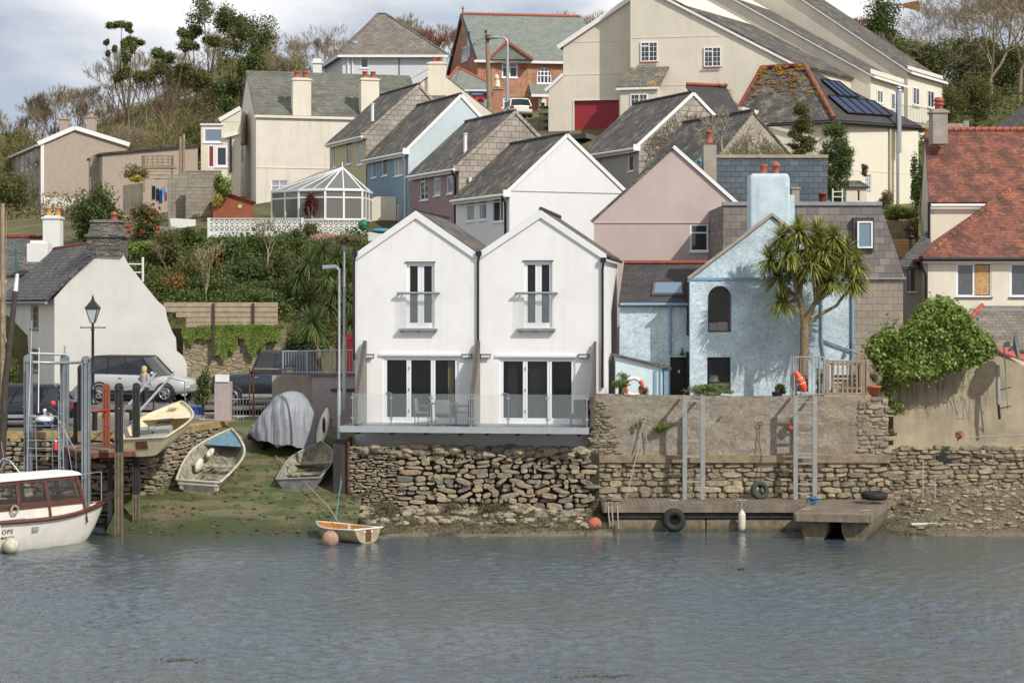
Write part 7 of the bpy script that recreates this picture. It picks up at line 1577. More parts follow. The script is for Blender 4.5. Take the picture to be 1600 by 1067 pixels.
# ---- cabbage palms ----
def palmhead(m,cen,L,n,rs,w_=.05,droop=.5):
    cen=np.array(cen)
    for i in range(n):
        a=rs.uniform(0,2*PI); e=math.asin(min(.99,max(-.8,rs.uniform(-.75,1)))); d=np.array([math.cos(a)*math.cos(e),math.sin(a)*math.cos(e),math.sin(e)]); l=L*rs.uniform(.75,1.1); s=np.cross(d,[0,0,1]); s/=np.linalg.norm(s)+1e-6; s*=w_/2
        p=[cen+d*l*f-np.array([0,0,1])*droop*l*f*f*(.25+.5*math.cos(e)*rs.uniform(.3,1)) for f in (.03,.35,.7,1)]
        V=[p[0]-s*.8,p[0]+s*.8,p[1]-s,p[1]+s,p[2]-s*.8,p[2]+s*.8,p[3]]; m.add(V,[(0,1,3,2),(2,3,5,4),(4,5,6)])
def palm(label,base,joints,heads,Y,L,mat,rb,n=150,seed=1,grp=None):
    b=W(base[0],base[1],Y); r=thing('cabbage_palm',label,'palm tree',b,grp); rs=np.random.RandomState(seed); m=MB(uv=False); h=MB(uv=False); J=[W(x,y,Y+dy) for x,y,dy in joints]
    m.tube([b-Vector((0,0,.3)),b.lerp(J[0],.5)+Vector((.02,0,0)),J[0]],[rb*1.25,rb,rb*.92],12)
    for (x,y,dy,j,bend) in heads:
        c_=W(x,y,Y+dy); q=J[j]; mid=q.lerp(c_,.5)+Vector((bend,0,-.12)); m.tube([q-Vector((0,0,.1)),q.lerp(mid,.5),mid,c_],[rb*.5,rb*.42,rb*.36,rb*.33],8); palmhead(h,c_,L,n,rs)
    for i in range(1,len(J)): m.tube([J[0],J[0].lerp(J[i],.5),J[i]],[rb*.85,rb*.65,rb*.5],8)
    obj('trunk',m,MT['bark_palm'],r); obj('leaves',h,MT[mat],r); return r
palm('tall many headed cabbage palm in front of the blue cottage',(1254,598),[(1257,505,0),(1248,465,.1),(1275,470,-.1),(1243,430,.2)],
 [(1204,405,0,3,0),(1222,372,.3,3,0),(1248,362,-.2,3,0),(1278,364,.3,2,0),(1303,372,-.2,2,0),(1322,392,.2,2,0),(1232,396,-.4,1,0),(1262,388,.0,1,0),(1287,392,-.4,2,0),(1308,410,.4,2,0),(1215,432,.3,1,0),(1268,412,-.5,2,0),(1244,420,.5,1,0),(1300,438,-.3,2,.05),(1334,440,0,0,.25),(1337,412,.1,2,.1),(1222,470,.4,1,-.05),(1290,418,.6,2,0)],65.0,.82,'leaf_palm',.155,260,1)
PG='spiky palms beside the modern street lamp'
palm('spiky palm with two heads, upper left of the group beside the street lamp',(508,470),[(490,430,0)],[(482,412,0,0,0),(505,392,.5,0,0),(468,430,.2,0,0)],86,1.25,'leaf_palm_shade',.09,130,2,PG)
palm('spiky palm behind the street lamp, highest of its group',(540,480),[(535,430,0)],[(528,402,0,0,0),(545,412,.4,0,0),(512,432,-.3,0,0)],85,1.2,'leaf_palm_shade',.09,130,3,PG)
palm('lowest spiky palm of the group, above the railing',(500,590),[(497,545,0)],[(490,505,0,0,0)],76.5,1.15,'leaf_palm_shade',.10,200,4,PG)
palm('thick trunked spiky palm right behind the street lamp pole',(528,590),[(530,520,0)],[(514,478,0,0,0),(545,470,.3,0,0),(548,505,-.2,0,0),(525,455,.3,0,0),(505,525,0,0,0)],78,1.05,'leaf_palm_shade',.13,150,5,PG)
palm('small spiky plant on the skyline roof of the beige houses',(1128,142),[(1128,140,0)],[(1124,140,0,0,0),(1134,140,0,0,0)],114,.6,'leaf_palm_shade',.05,60,6)
# weed and wrack on the foreshore
m=MB(uv=False); rs=np.random.RandomState(11); n=13000
xs_=rs.uniform(-5.4,3.4,n); ys_=60.9+rs.uniform(0,1,n)**.8*2.9; P=np.array([(x,y,max(mud(x,y),0)+rs.uniform(0,.10)) for x,y in zip(xs_,ys_)]); leafquads(m,P,np.tile([0,-.5,.8],(n,1)),.055,rs,.25,1.0)
n=9000; xs_=rs.uniform(12.4,19,n); ys_=60.9+rs.uniform(0,1,n)*4; P=np.array([(x,y,max(mud(x,y),0)+rs.uniform(0,.03)) for x,y in zip(xs_,ys_)]); leafquads(m,P,np.tile([0,-.1,1],(n,1)),.035,rs,.3,.7)
for px,py,rw in ((770,795,30),(705,800,18),(940,800,22),(600,800,20)):
    x=X(px,63.3); P=rs.normal(size=(900,3))*np.array([rw/50*.4,.25,.10])+np.array([x,63.3,.62]); leafquads(m,P,np.tile([0,-.7,.5],(900,1)),.07,rs,.2,.9)
rg=random.Random(6)
for i in range(420):
    x=rg.uniform(-12.3,-5.2); y=rg.uniform(61.0,66.5)
    if rg.random()<.5: x=rg.choice((-12.0,-5.6))+rg.gauss(0,.5)
    s_=rg.uniform(.02,.07); m.ell((x,y,slz(y)+.02),s_*1.4,s_,s_*.6,6,4,.25,i)
tag(obj('wrack_weed',m,MT['weed']),'brown wrack and pebbly weed strewn over the foreshore','seaweed',kind='stuff')
# ---------------- boats ----------------
def xf(m,M):
    m.v=[tuple(M@Vector(v)) for v in m.v]; return m
def TM(loc,head=0,pitch=0,roll=0): return Matrix.Translation(loc)@Matrix.Rotation(head,4,'Z')@Matrix.Rotation(-pitch,4,'Y')@Matrix.Rotation(roll,4,'X')
def hull(L,B,D,sheer=.15,bowf=.42,tr=.82,n=16,k=12,inset=.05,flare=.72,chine=.0,bilge=.6,pram=0):
    def sec(t,ins=0,dz=0):
        if t<bowf: hb=B/2*(tr+(1-tr)*math.sin(t/bowf*PI/2))
        else:
            q=(t-bowf)/(1-bowf); hb=B/2*((1-q**2.1)*(1-pram)+pram if q<1 else pram)
        hb=max(hb-ins,.012); zt=D+sheer*(max(0,(t-.35)/.65)**2)+sheer*.25*(1-t)**2; zk=.0+(max(0,(t-.72)/.28)**2.2)*D*.85*(1-pram*.5)+ins*.8+dz
        zk=min(zk,zt-.03); x=(t-.5)*L+(.06*L*(max(0,(t-.7)/.3))*(0)); R_=[]
        for i in range(k+1):
            a=-1+2*i/k; s=abs(a); y=math.copysign(1,a)*hb*(s**bilge if s>0 else 0)*(1); z=zk+(zt-zk)*(s**2.3); y*= (flare+(1-flare)*s); R_.append((x+(s**2)*L*.035*max(0,(t-.8)/.2)-ins*(.5 if t>.9 else 0),y,z))
        return R_
    ts=[i/n for i in range(n+1)]
    O=MB(uv=False); O.loft([sec(t) for t in ts],closed=False); O.add(sec(0),[tuple(range(k+1))[::-1]])
    if pram: O.add(sec(1),[tuple(range(k+1))])
    I=MB(uv=False); ri=[sec(min(max(t,.012),.985),inset,inset*.6) for t in ts]; I.loft([r[::-1] for r in ri],closed=False); I.add(ri[0],[tuple(range(k+1))])
    Rm=MB(uv=False); 
    left=[s_[0] for s_ in [sec(t) for t in ts]]; right=[s_[-1] for s_ in [sec(t) for t in ts]]
    return O,I,Rm,left,right,sec
def rim(m,left,right,r,transom=True,lift=.0):
    pts=[Vector(p)+Vector((0,0,lift)) for p in left]+[Vector(p)+Vector((0,0,lift)) for p in right[::-1]]
    m.tube(pts,r,7); 
    if transom: m.tube([Vector(left[0])+Vector((0,0,lift)),Vector(right[0])+Vector((0,0,lift))],r,7)
def openboat(name,label,loc,head,pitch,roll,L,B,D,mo,mi,mr,cat='boat',group=None,thw=(.3,.55),extra=None,rr=.03,**k):
    r=thing(name,label,cat,loc,group); M=TM(loc,head,pitch,roll); O,I,Rm,l,q,sec=hull(L,B,D,**k); obj('hull',xf(O,M),MT[mo],r,False); obj('interior',xf(I,M),MT[mi],r)
    rim(Rm,l,q,rr); obj('gunwale',xf(Rm,M),MT[mr],r)
    for t in thw:
        s_=sec(t); hb=max(abs(p[1]) for p in s_); m=MB(); m.box((t-.5)*L,0,D*.62,.24,hb*1.8,.03); obj('thwart',xf(m,M),MT[mi if mi!='bright_wood' else mi],r)
    if extra: extra(r,M,sec,l,q)
    return r
# cabin boat
cbl=Vector((-15.2,58.5,-.32)); hd=R(47)
def cabin(r,M,sec,l,q):
    m=MB(uv=False); m.v=[]; dk=[Vector(p)+Vector((0,0,-.14)) for p in l]; ek=[Vector(p)+Vector((0,0,-.14)) for p in q]
    V=[];n=len(dk)
    for a,b in zip(dk,ek): V+= [a,b]
    m.add([tuple(M@v) for v in V],[(2*i,2*i+1,2*i+3,2*i+2) for i in range(n-1)]); obj('deck',m,MT['hull_white'],r)
    # cabin: lower white coaming, mahogany window band, roof
    def ring(x0,x1,y,z,fr=0): return [(x0,-y,z),(x1,-y*.82,z),(x1+fr,0,z),(x1,y*.82,z),(x0,y,z)]
    a=ring(-1.9,1.65,.84,.95,.28);b=ring(-1.9,1.52,.82,1.66,.26);c_=ring(-1.9,1.30,.76,2.46,.2)
    m=MB(); m.loft([a,b],smooth=False); obj('coaming',xf(m,M),MT['hull_white'],r)
    w_=MB()
    for ring_ in ((b,c_),):
        for i in range(len(b)):
            j=(i+1)%len(b); w_.beam(b[i],c_[i],.13,.08)
            w_.beam(b[i],b[j],.07,.17); w_.beam(c_[i],c_[j],.07,.19)
    for sgn in (0,3):
        i=sgn;j=i+1
        for f in ((.30,.62) if sgn==0 else (.38,.7)):
            p0=Vector(b[i]).lerp(Vector(b[j]),f);p1=Vector(c_[i]).lerp(Vector(c_[j]),f); w_.beam(p0,p1,.12,.06)
    for f in (0,.62): 
        p0=Vector(a[0]).lerp(Vector(a[1]),f if f else .0);p1=Vector(b[0]).lerp(Vector(b[1]),f if f else 0); w_.beam(p0-Vector((0,.01,0)),p1-Vector((0,.01,0)),.09,.05)
    w_.beam(a[1],b[1],.09,.06)
    wf=obj('window_band',xf(w_,M),MT['mahogany'],r)
    g=MB(); g.loft([[tuple(Vector(p)*.985+Vector((0,0,.02))) for p in b],[tuple(Vector(p)*.985+Vector((0,0,.02))) for p in c_]],smooth=False); obj('pane',xf(g,M),MT['glass_boat'],wf)
    m=MB(); t=[(p[0]+(.14 if p[0]>0 else -.25),p[1]*1.13,2.51) for p in c_]; t2=[(p[0]*.96,p[1]*.9,2.57) for p in t]; t0=[(p[0],p[1],2.48) for p in t]; m.loft([t0,t,t2],smooth=False,caps=True); obj('cabin_roof',xf(m,M),MT['white_paint'],r)
    m=MB(uv=False); rim(m,l,q,.075,False,-.03); obj('rubbing_strake',xf(m,M),MT['mahogany'],r)
    m=MB(uv=False); top=[]
    for i in range(2,len(q)-1):
        p=Vector(q[i])*1; p.y*=.93; top.append(p+Vector((0,0,.42)))
        if i%2==0: m.tube([p,p+Vector((0,0,.42))],.014,6)
    m.tube(top,.014,6); bw=Vector(q[-1]); m.tube([bw+Vector((-.1,0,0)),bw+Vector((-.1,0,.95))],.018,6); m.tube([bw+Vector((-.1,0,.95)),Vector((1.5,0,2.4))],.012,5)
    m.tube([Vector(q[4])+Vector((0,0,.1)),Vector(q[4])+Vector((-.6,-.35,-.55))],.02,6); obj('guard_rail',xf(m,M),MT['galv'],r)
    for nm,loc_,sz,mt in (('locker',(-1.0,-.86,1.10),(.55,.3,.4),'boat_blue'),('life_raft',(-2.0,-.9,1.05),(.55,.42,.42),'white_paint'),('cleat_block',(-.5,-1.06,.98),(.22,.12,.14),'galv')): m=MB(); m.box(*loc_,*sz); obj(nm,xf(m,M),MT[mt],r)
    m=MB(uv=False); m.torus((-1.1,-.9,1.6),.12,.03,(0,1,0)); obj('light_ring',xf(m,M),MT['rope'],r)
    for txt,s_,x0,z0,mt in (('OPE',.19,-1.62,.90,'mahogany'),('MOUTH',.11,-1.62,.74,'black_plastic')):
        cu=bpy.data.curves.new('name','FONT'); cu.body=txt; cu.size=s_; cu.extrude=.002; cu.space_character=1.15; cu.offset=.003
        o=bpy.data.objects.new('lettering_tmp',cu); C.objects.link(o); dg=bpy.context.evaluated_depsgraph_get(); me=bpy.data.meshes.new_from_object(o.evaluated_get(dg)); bpy.data.objects.remove(o)
        # side of the hull at the stern quarter
        mm=MB(uv=False)
        for v in me.vertices:
            x=x0+v.co.x; z=z0+v.co.y; t=(x/5.2)+.5; S=sec(max(t,0)); 
            best=None
            for i in range(len(S)//2,len(S)-1): 
                pass
            hs=[p for p in S if p[1]<=0]; hs.sort(key=lambda p:p[2]); y=hs[0][1]
            for i in range(len(hs)-1):
                if hs[i][2]<=z<=hs[i+1][2]: f=(z-hs[i][2])/(hs[i+1][2]-hs[i][2]+1e-6); y=hs[i][1]*(1-f)+hs[i+1][1]*f
            mm.v.append((x,y-.008-v.co.z,z))
        mm.f=[tuple(p.vertices) for p in me.polygons]; mm.s=[False]*len(mm.f); obj('name_lettering',xf(mm,M),MT[mt],r)
cbo=openboat('cabin_boat','white cabin cruiser with a dark wood wheelhouse, moored at the left edge',cbl,hd,0,0,5.2,2.3,1.25,'hull_white','hull_white','white_paint',thw=(),extra=cabin,sheer=.25,bowf=.5,tr=.86,bilge=.42,flare=.85,rr=.03)
# gantry boat moored behind
gb=thing('gantry_boat','grey boat with a steel stern gantry, ladder and radar, moored behind the cabin cruiser','boat',(-15.6,60.8,0)); gl=Vector((-16.9,61.0,-.35)); M=TM(gl,R(8)); O,I,Rm,l,q,sec=hull(4.6,1.8,1.05); obj('hull',xf(O,M),MT['hull_white'],gb)
m=MB(); m.v=[];V=[]; 
for a,b in zip(l,q): V+=[Vector(a)-Vector((0,0,.1)),Vector(b)-Vector((0,0,.1))]
m.add([tuple(M@v) for v in V],[(2*i,2*i+1,2*i+3,2*i+2) for i in range(len(l)-1)]); obj('deck',m,MT['hull_white'],gb)
YG_=60.6; P=lambda x,y,dy=0: W(x,y,YG_+dy)
m=MB()
for x0,x1 in ((42,45),(58,55),(82,82),(95,91)): m.tube([P(x0,755,(.4 if x0 in(58,82) else 0)),P(x1,650,(.4 if x0 in(58,82) else 0))],.022,6)
m.tube([P(45,650),P(55,650,.4),P(82,650,.4),P(91,650),P(45,650)],.022,6)
for y in (665,688,700,712): m.tube([P(41,y),P(94,y)],.013,5)
m.tube([P(88,650),P(119,705),P(119,752)],.018,6); m.tube([P(94,660),P(100,735)],.014,6); m.tube([P(100,660),P(113,738)],.014,6)
obj('gantry',m,MT['galv_light'],gb)
m=MB(); 
for x in (91.5,99): m.tube([P(x,752,-.1),P(x,625,-.1)],.016,6)
for i in range(9): y=632+i*14; m.tube([P(91.5,y,-.1),P(99,y,-.1)],.012,5)
obj('ladder',m,MT['galv_light'],gb)
m=MB(); p=P(70,655,.2); m.lathe(p-Vector((0,0,.08)),[(.2,0),(.29,.03),(.29,.14),(.2,.2),(.02,.22)],16); m.lathe(p+Vector((-.0,0,.13)),[(.03,0),(.03,.1),(.06,.12),(.06,.2),(.01,.22)],10); ra=obj('radar_dome',m,MT['white_paint'],gb); m=MB(); m.lathe(p-Vector((0,0,.10)),[(.27,0),(.29,.03),(.29,.05)],16); obj('dome_band',m,MT['royal_blue'],ra)
m=MB(); p=P(87,697,-.1); m.cyl(p-Vector((0,0,.12)),p+Vector((0,0,.16)),.06,n=10); fe_=obj('fire_extinguisher',m,MT['ring_red'],gb); m=MB(); m.cyl(p+Vector((0,0,.16)),p+Vector((0,0,.2)),.05,n=10); obj('cap',m,MT['white_paint'],fe_)
m=MB(); m.ell(P(83,630,-.1),.09,.09,.09,12,8); obj('red_buoy',m,MT['ring_red'],gb)
m=MB(); m.tube([P(45,650),P(50,500,.3)],[.012,.006],5); m.tube([P(60,645,.2),P(61,543,.2)],[.02,.016],6); obj('antenna',m,MT['white_paint'],gb)
m=MB(); m.tube([P(-10,735),P(5,716),P(16,720),P(32,740)],.03,8); m.tube([P(-8,748),P(8,722),P(20,724)],.02,6); m.tube([P(2,690),P(6,716),P(2,740)],.012,5); obj('canopy_frame',m,MT['galv_light'],gb)
# mooring spar and pole at left edge
o=thing('leaning_spar','weathered timber spar leaning at the left edge, in front of the dark blue car','spar',W(2,735,61.5)); m=MB(); m.tube([W(1,760,61.5),W(8,600,61.6),W(24,455,61.8)],[.13,.11,.085],10); obj('shaft',m,MT['wood_dark'],o); m=MB(); m.tube([W(24,457,61.8),W(27,428,61.85)],[.08,.055],10); obj('white_tip',m,MT['white_paint'],o)
o=thing('timber_mast','tall thin bare mast with hanging lines at the far left edge','mast',W(5,620,62)); m=MB(); m.tube([W(4,690,63),W(4,318,63)],[.085,.075],8); obj('pole',m,MT['wood_weathered'],o); m=MB(); m.tube([W(10,330,63),W(8,560,63)],.01,4); m.tube([W(6,520,62.9),W(14,545,62.9),W(6,560,62.9)],.02,5); obj('lines',m,MT['rope'],o)
# beige boat on the jetty end
def beigex(r,M,sec,l,q):
    for loc_,sz,mt,nm in (((-1.2,0,.5),(.5,1.35,.06),'seat_grey','stern_seat'),((-.65,.3,.52),(.35,.6,.25),'seat_grey','seat_cushion'),((-.65,-.35,.52),(.35,.55,.25),'seat_grey','seat_cushion'),((.1,-.1,.62),(.3,.5,.05),'car_trim','dark_cushion')): m=MB(); m.box(*loc_,*sz,.1); obj(nm,xf(m,M),MT[mt],r)
    m=MB(); V=[]
    for a,b in list(zip(l,q))[10:]: V+=[Vector(a)*.98-Vector((0,0,.04)),Vector(b)*.98-Vector((0,0,.04))]
    m.add([tuple(v) for v in V],[(2*i,2*i+1,2*i+3,2*i+2) for i in range(len(V)//2-1)]); m.box(1.15,.0,.78,.3,.3,.03); obj('foredeck',xf(m,M),MT['deck_cream'],r)
    m=MB(); m.box(-1.66,0,.40,.03,.42,.26); obj('transom_pad',xf(m,M),MT['rust'],r)
    m=MB(); m.tube([(-.9,.1,.5),(-1.3,-.25,1.15)],.02,6); m.tube([(-1.7,.75,.7),(-1.2,.78,.86),(-.2,.85,.86)],.015,5); m.tube([(-.2,.85,.62),(-.2,.85,.86)],.012,5); obj('hand_rails',xf(m,M),MT['galv'],r)
openboat('open_boat','beige open motor boat resting on the end of the jetty',W(257,686,63.0),R(76),R(16),R(-4),3.3,2.1,.60,'hull_beige','deck_cream','hull_beige',thw=(),extra=beigex,sheer=.14,bowf=.5,tr=.86,bilge=.5,flare=.85,rr=.04)
def dx1(r,M,sec,l,q):
    m=MB(uv=False); m.ell((-.3,.5,.42),.35,.12,.2,10,8,.06); m.ell((.5,.35,.5),.3,.12,.1,10,8,.06); obj('white_fender',xf(m,M),MT['fender_white'],r)
    m=MB(uv=False); rg=random.Random(3)
    for i in range(5): pts=[(rg.uniform(-1.2,1),rg.uniform(-.4,.4),.16+rg.uniform(0,.2)) for _ in range(5)]; m.tube(pts,.012,5)
    m.tube([(-.3,0,.2),(-.1,.1,.95)],.015,5); m.tube([(1.0,.3,.2),(1.2,.2,.9)],.01,5); obj('ropes',xf(m,M),MT['rope'],r)
    m=MB(); m.box(-1.79,0,.52,.12,1.45,.05); m.box(-1.74,.62,.45,.2,.12,.3); m.box(-1.74,-.62,.45,.2,.12,.3); obj('transom_cap',xf(m,M),MT['hull_white'],r)
    m=MB(); V=[]
    for a,b in list(zip(l,q))[12:]: V+=[Vector(a)*.98-Vector((0,0,.04)),Vector(b)*.98-Vector((0,0,.04))]
    m.add([tuple(v) for v in V],[(2*i,2*i+1,2*i+3,2*i+2) for i in range(len(V)//2-1)]); obj('foredeck',xf(m,M),MT['boat_blue'],r)
openboat('open_dinghy','grimy white open dinghy with a faded blue bow, in the middle of the slipway',W(338,738,65.6),R(79),R(23),R(3),3.6,2.0,.60,'hull_dirty','inner_dirty','hull_dirty',thw=(.45,),extra=dx1,sheer=.15,bowf=.5,tr=.78,bilge=.5,flare=.85,rr=.045)
openboat('grey_dinghy','grey blunt nosed dinghy half in shade beside the quay, right side of the slipway',W(487,742,65.6),R(80),R(18),R(-3),3.0,1.75,.5,'hull_grey','inner_dirty','galv',thw=(.3,.62),sheer=.12,bowf=.5,tr=.9,bilge=.45,flare=.9,rr=.03)
def tn(r,M,sec,l,q):
    m=MB(); m.box(-1.32,0,.24,.03,.2,.36); obj('motor_pad',xf(m,M),MT['rust'],r)
    m=MB(); m.box(-1.3,.38,.46,.06,.42,.05); m.box(-1.3,-.38,.46,.06,.42,.05); m.box(-1.3,0,.36,.06,.36,.05); obj('transom_trim',xf(m,M),MT['hull_white'],r)
    m=MB(); m.box(-.3,0,.34,.10,1.0,.04); m.box(-.3,0,.42,.08,.1,.2); obj('thwart_post',xf(m,M),MT['hull_beige'],r)
openboat('small_tender','small moored tender with a glowing orange varnished interior and a cream transom',W(536,845,60.0)+Vector((0,0,.02)),R(133),R(-2),0,2.6,1.2,.42,'hull_tender' if 'hull_tender' in MT else (plain('hull_tender',c(180,168,134),.5,var=.2,scale=3,streak=.3,dirt=c(80,76,60)) and 'hull_tender'),'bright_wood','hull_white',thw=(.62,),extra=tn,sheer=.12,bowf=.5,tr=.86,bilge=.45,flare=.88,rr=.028)
m=MB(uv=False); m.ell(W(516,842,58.6),.27,.27,.27,18,12); o=obj('mooring_buoy',m,MT['buoy_tan']); tag(o,'round tan mooring buoy floating in front of the small tender','buoy')
m=MB(uv=False); m.ell(W(17,852,56.8),.25,.25,.25,18,12); o=obj('mooring_buoy',m,MT['buoy_white']); tag(o,'pale weed stained round buoy floating beside the cabin cruiser','buoy')
m=MB(uv=False); m.ell(W(929,819,61.6),.24,.24,.24,18,12); o=obj('mooring_buoy',m,MT['buoy_orange']); tag(o,'orange round buoy at the left end of the floating pontoon','buoy')
m=MB(uv=False); m.tube([W(525,812,60.7),W(529,780,61.2),W(534,750,61.8)],.012,5); m.tube([W(523,812,60.7),W(531,765,61.4),W(533,742,61.8)],.008,5); o=obj('mooring_line',m,MT['rope_teal']); tag(o,'teal mooring line running from the small tender up to the dark pier','rope')
m=MB(uv=False); m.tube([W(430,712,66.6),W(456,733,65.0),W(512,790,62.4),W(540,832,60.6)],.018,5); o=obj('mooring_line',m,MT['rope']); tag(o,'long slack mooring rope across the slipway algae','rope')
# covered boat on a trailer
cv=thing('covered_boat','boat under a wrinkled silver grey tarpaulin on the slipway','boat',W(440,692,67.5)); ce=W(440,668,67.6); m=MB(uv=False)
prof=[(388,676,.15),(396,663,.5),(408,647,.8),(422,630,1.0),(436,616,1.15),(450,611,1.2),(468,613,1.15),(482,624,1.0),(492,642,.75),(499,664,.3)]
rings=[]; Yc=67.6; nr=30; cols=90
def prz(px):
    for i in range(len(prof)-1):
        if prof[i][0]<=px<=prof[i+1][0]: f=(px-prof[i][0])/(prof[i+1][0]-prof[i][0]); return prof[i][1]*(1-f)+prof[i+1][1]*f,prof[i][2]*(1-f)+prof[i+1][2]*f
for i in range(cols+1):
    px=388+(499-388)*i/cols; zy,hw=prz(px); zt=Z(zy,Yc); zb=Z(676+22*((px-388)/111)**.6+5*noise.noise((px*.06,0,0)),Yc); r_=[]
    for j in range(nr+1):
        a=PI*j/nr; y=-math.cos(a)*hw*(1.0); s=math.sin(a); z=zb+(zt-zb)*min(1,(s*1.18)**.62 if s>0 else 0); 
        fold=.02*math.sin(px*.4+math.sin(j*.35)*2.2)*(1-.6*s)+.10*(.5-abs(noise.noise((px*.075+j*.04,j*.05,5))))*(1-abs(noise.noise((px*.2,j*.1,6)))*2)-.05+.09*noise.noise((px*.045+j*.05,j*.13,3))+.05*abs(noise.noise((px*.1,j*.1,9))); r_.append((X(px,Yc)+.03*noise.noise((px*.1,j*.3,7)),Yc+y+fold*(-1 if y<0 else 1)-.0,z+fold*.6))
    rings.append(r_)
m.loft(rings,closed=False); obj('tarpaulin',m,MT['tarp'],cv)
m=MB(); m.box(ce.x,Yc,2.62,2.1,.08,.1); m.box(ce.x-.2,Yc+.2,2.72,2.0,1.0,.18); obj('hull_underside',m,MT['car_trim'],cv)
for x in (-.65,.65): m=MB(uv=False); m.torus((ce.x+x,Yc-.35,2.56),.20,.08,(1,0,.0)); obj('trailer_wheel',m,MT['rubber'],cv)
m=MB(); m.cyl((ce.x,Yc-1.1,2.45),(ce.x,Yc-.2,2.6),.04); m.box(ce.x,Yc-.9,2.5,.25,.2,.12); obj('trailer_hitch',m,MT['galv'],cv)
ky=thing('kayak','pale narrow kayak propped on edge against the brick wall beside the covered boat','kayak',W(505,700,67.2)); m=MB(uv=False); rings=[]
for i in range(17):
    f=i/16; c_=W(497,702,66.9).lerp(W(511,637,67.5),f); rr=.22*math.sin(PI*min(max(f,.02),.98))**.7+.01; rings.append([(c_.x+rr*math.cos(a)*.9,c_.y+rr*math.sin(a)*.5,c_.z) for a in [2*PI*k/12 for k in range(12)]])
m.loft(rings,caps=True); obj('hull',m,MT['hull_white'],ky); m=MB(uv=False); m.ell(W(506,664,66.85),.06,.05,.3,8,8); obj('cockpit',m,MT['car_trim'],ky)
o=thing('orange_kayak','bright orange kayak lying behind the grimy dinghy','kayak',W(345,680,69)); m=MB(uv=False); rings=[]
for i in range(13): f=i/12; c_=W(324,673,69).lerp(W(368,680,69.2),f); rr=.17*math.sin(PI*min(max(f,.03),.97))**.6; rings.append([(c_.x,c_.y+rr*math.cos(a),c_.z+rr*math.sin(a)*.7) for a in [2*PI*k/10 for k in range(10)]])
m.loft(rings,caps=True); obj('hull',m,MT['ring_orange'],o); m=MB(uv=False); m.ell(W(345,674,68.95),.25,.1,.03,12,6); obj('cockpit',m,MT['car_trim'],o)
# ---------------- jetty and piles ----------------
jt=thing('jetty','rusty steel and timber jetty in front of the stone quay','jetty',(-13.6,62,2.7)); zJ=2.78
a0=XY(84,63.9);a1=XY(242,63.9);b1=XY(243,61.9);b0=XY(122,60.6)
m=MB(); m.slab([(b0.x,b0.y,zJ),(b1.x,b1.y,zJ),(a1.x,a1.y,zJ),(a0.x,a0.y,zJ)],.08); obj('deck',m,MT['rust_deck'] if 'rust_deck' in MT else bricky('rust_deck',c(136,112,94),c(118,96,80),c(70,50,40),2.4,.15,.01,stain=.35),jt,True)
m=MB(); m.beam((b0.x,b0.y,zJ-.16),(b1.x,b1.y,zJ-.16),.1,.16); m.beam((b0.x,b0.y,zJ-.16),(a0.x,a0.y,zJ-.16),.1,.16); m.beam((b0.x+.6,b0.y+1,zJ-.3),(b1.x,b1.y+1,zJ-.3),.12,.2); obj('edge_beam',m,MT['rust'],jt)
m=MB(); m.beam(W(172,812,62.6),W(225,812,62.6),.08,.08); m.beam(W(172,770,62.6),W(213,818,62.4),.07,.07); m.beam(W(172,825,62.6),W(172,700,62.6),.14,.14); obj('bracing',m,MT['pile_dark'],jt)
def pile(px,yt,yb,Y,w_,d_,mt,label,grp='steel mooring piles by the jetty',wet=None,sec='H'):
    t=W(px,yt,Y);b=W(px,yb,Y); r=thing('mooring_pile',label,'pile',b,grp); m=MB(); h=t.z
    zw=wet if wet else b.z
    def colm(m,z0,z1,cap):
        if sec=='H':
            m.box(t.x-w_/2+.025,Y,(z0+z1)/2,.05,d_,z1-z0); m.box(t.x+w_/2-.025,Y,(z0+z1)/2,.05,d_,z1-z0); m.box(t.x,Y+.02,(z0+z1)/2,w_-.1,.04,z1-z0)
            m.box(t.x,Y-.06,(z0+z1)/2,w_-.14,.04,z1-z0)
        else: m.cyl((t.x,Y,z0),(t.x,Y,z1),w_/2,n=16)
        if cap: m.tube([(t.x,Y-d_/2,z1),(t.x,Y+d_/2,z1)],w_/2,16)
    colm(m,zw,h,True); obj('shaft',m,MT[mt],r)
    if wet: m=MB(); colm(m,b.z,zw,False); obj('weathered_foot',m,MT['pile_wet'],r)
    return r
pile(44,560,745,61.6,.25,.22,'pile_blue','left tall blue grey pile standing behind the gantry boat')
pile(101,560,760,62.6,.26,.22,'pile_blue','middle tall blue grey pile, its cap joined by two crossbars')
pile(134.5,562,800,60.4,.26,.22,'pile_blue','right tall blue grey pile in front of the lamp post')
pile(128,575,705,64.2,.26,.22,'pile_dark','dark pile half hidden behind the right tall blue grey pile')
pile(166,604,706,62.2,.22,.2,'pile_rust','short bright rust orange pile on the jetty')
pile(186,604,852,60.3,.24,.22,'pile_dark','long dark pile whose pale foot stands in the water',wet=Z(706,60.3))
pile(213,603,830,61.9,.22,.2,'pile_dark','dark pile at the jetty end beside the beige boat',wet=Z(772,61.9))
pile(118,630,706,63.4,.12,.12,'black_plastic','thin black post on the jetty between the taller piles',grp=None)
o=thing('pile_crossbar','pale horizontal bars linking the tops of the tall blue grey piles','bar',W(75,560,61.5)); m=MB(); m.tube([W(47,552,61.8),W(102,554,62.5)],.045,8); m.tube([W(50,566,61.6),W(98,567,62.5),W(131,566,60.6)],.05,8); m.tube([W(101,556,62.6),W(101,540,62.6)],.03,6); obj('bars',m,MT['galv_light'],o)
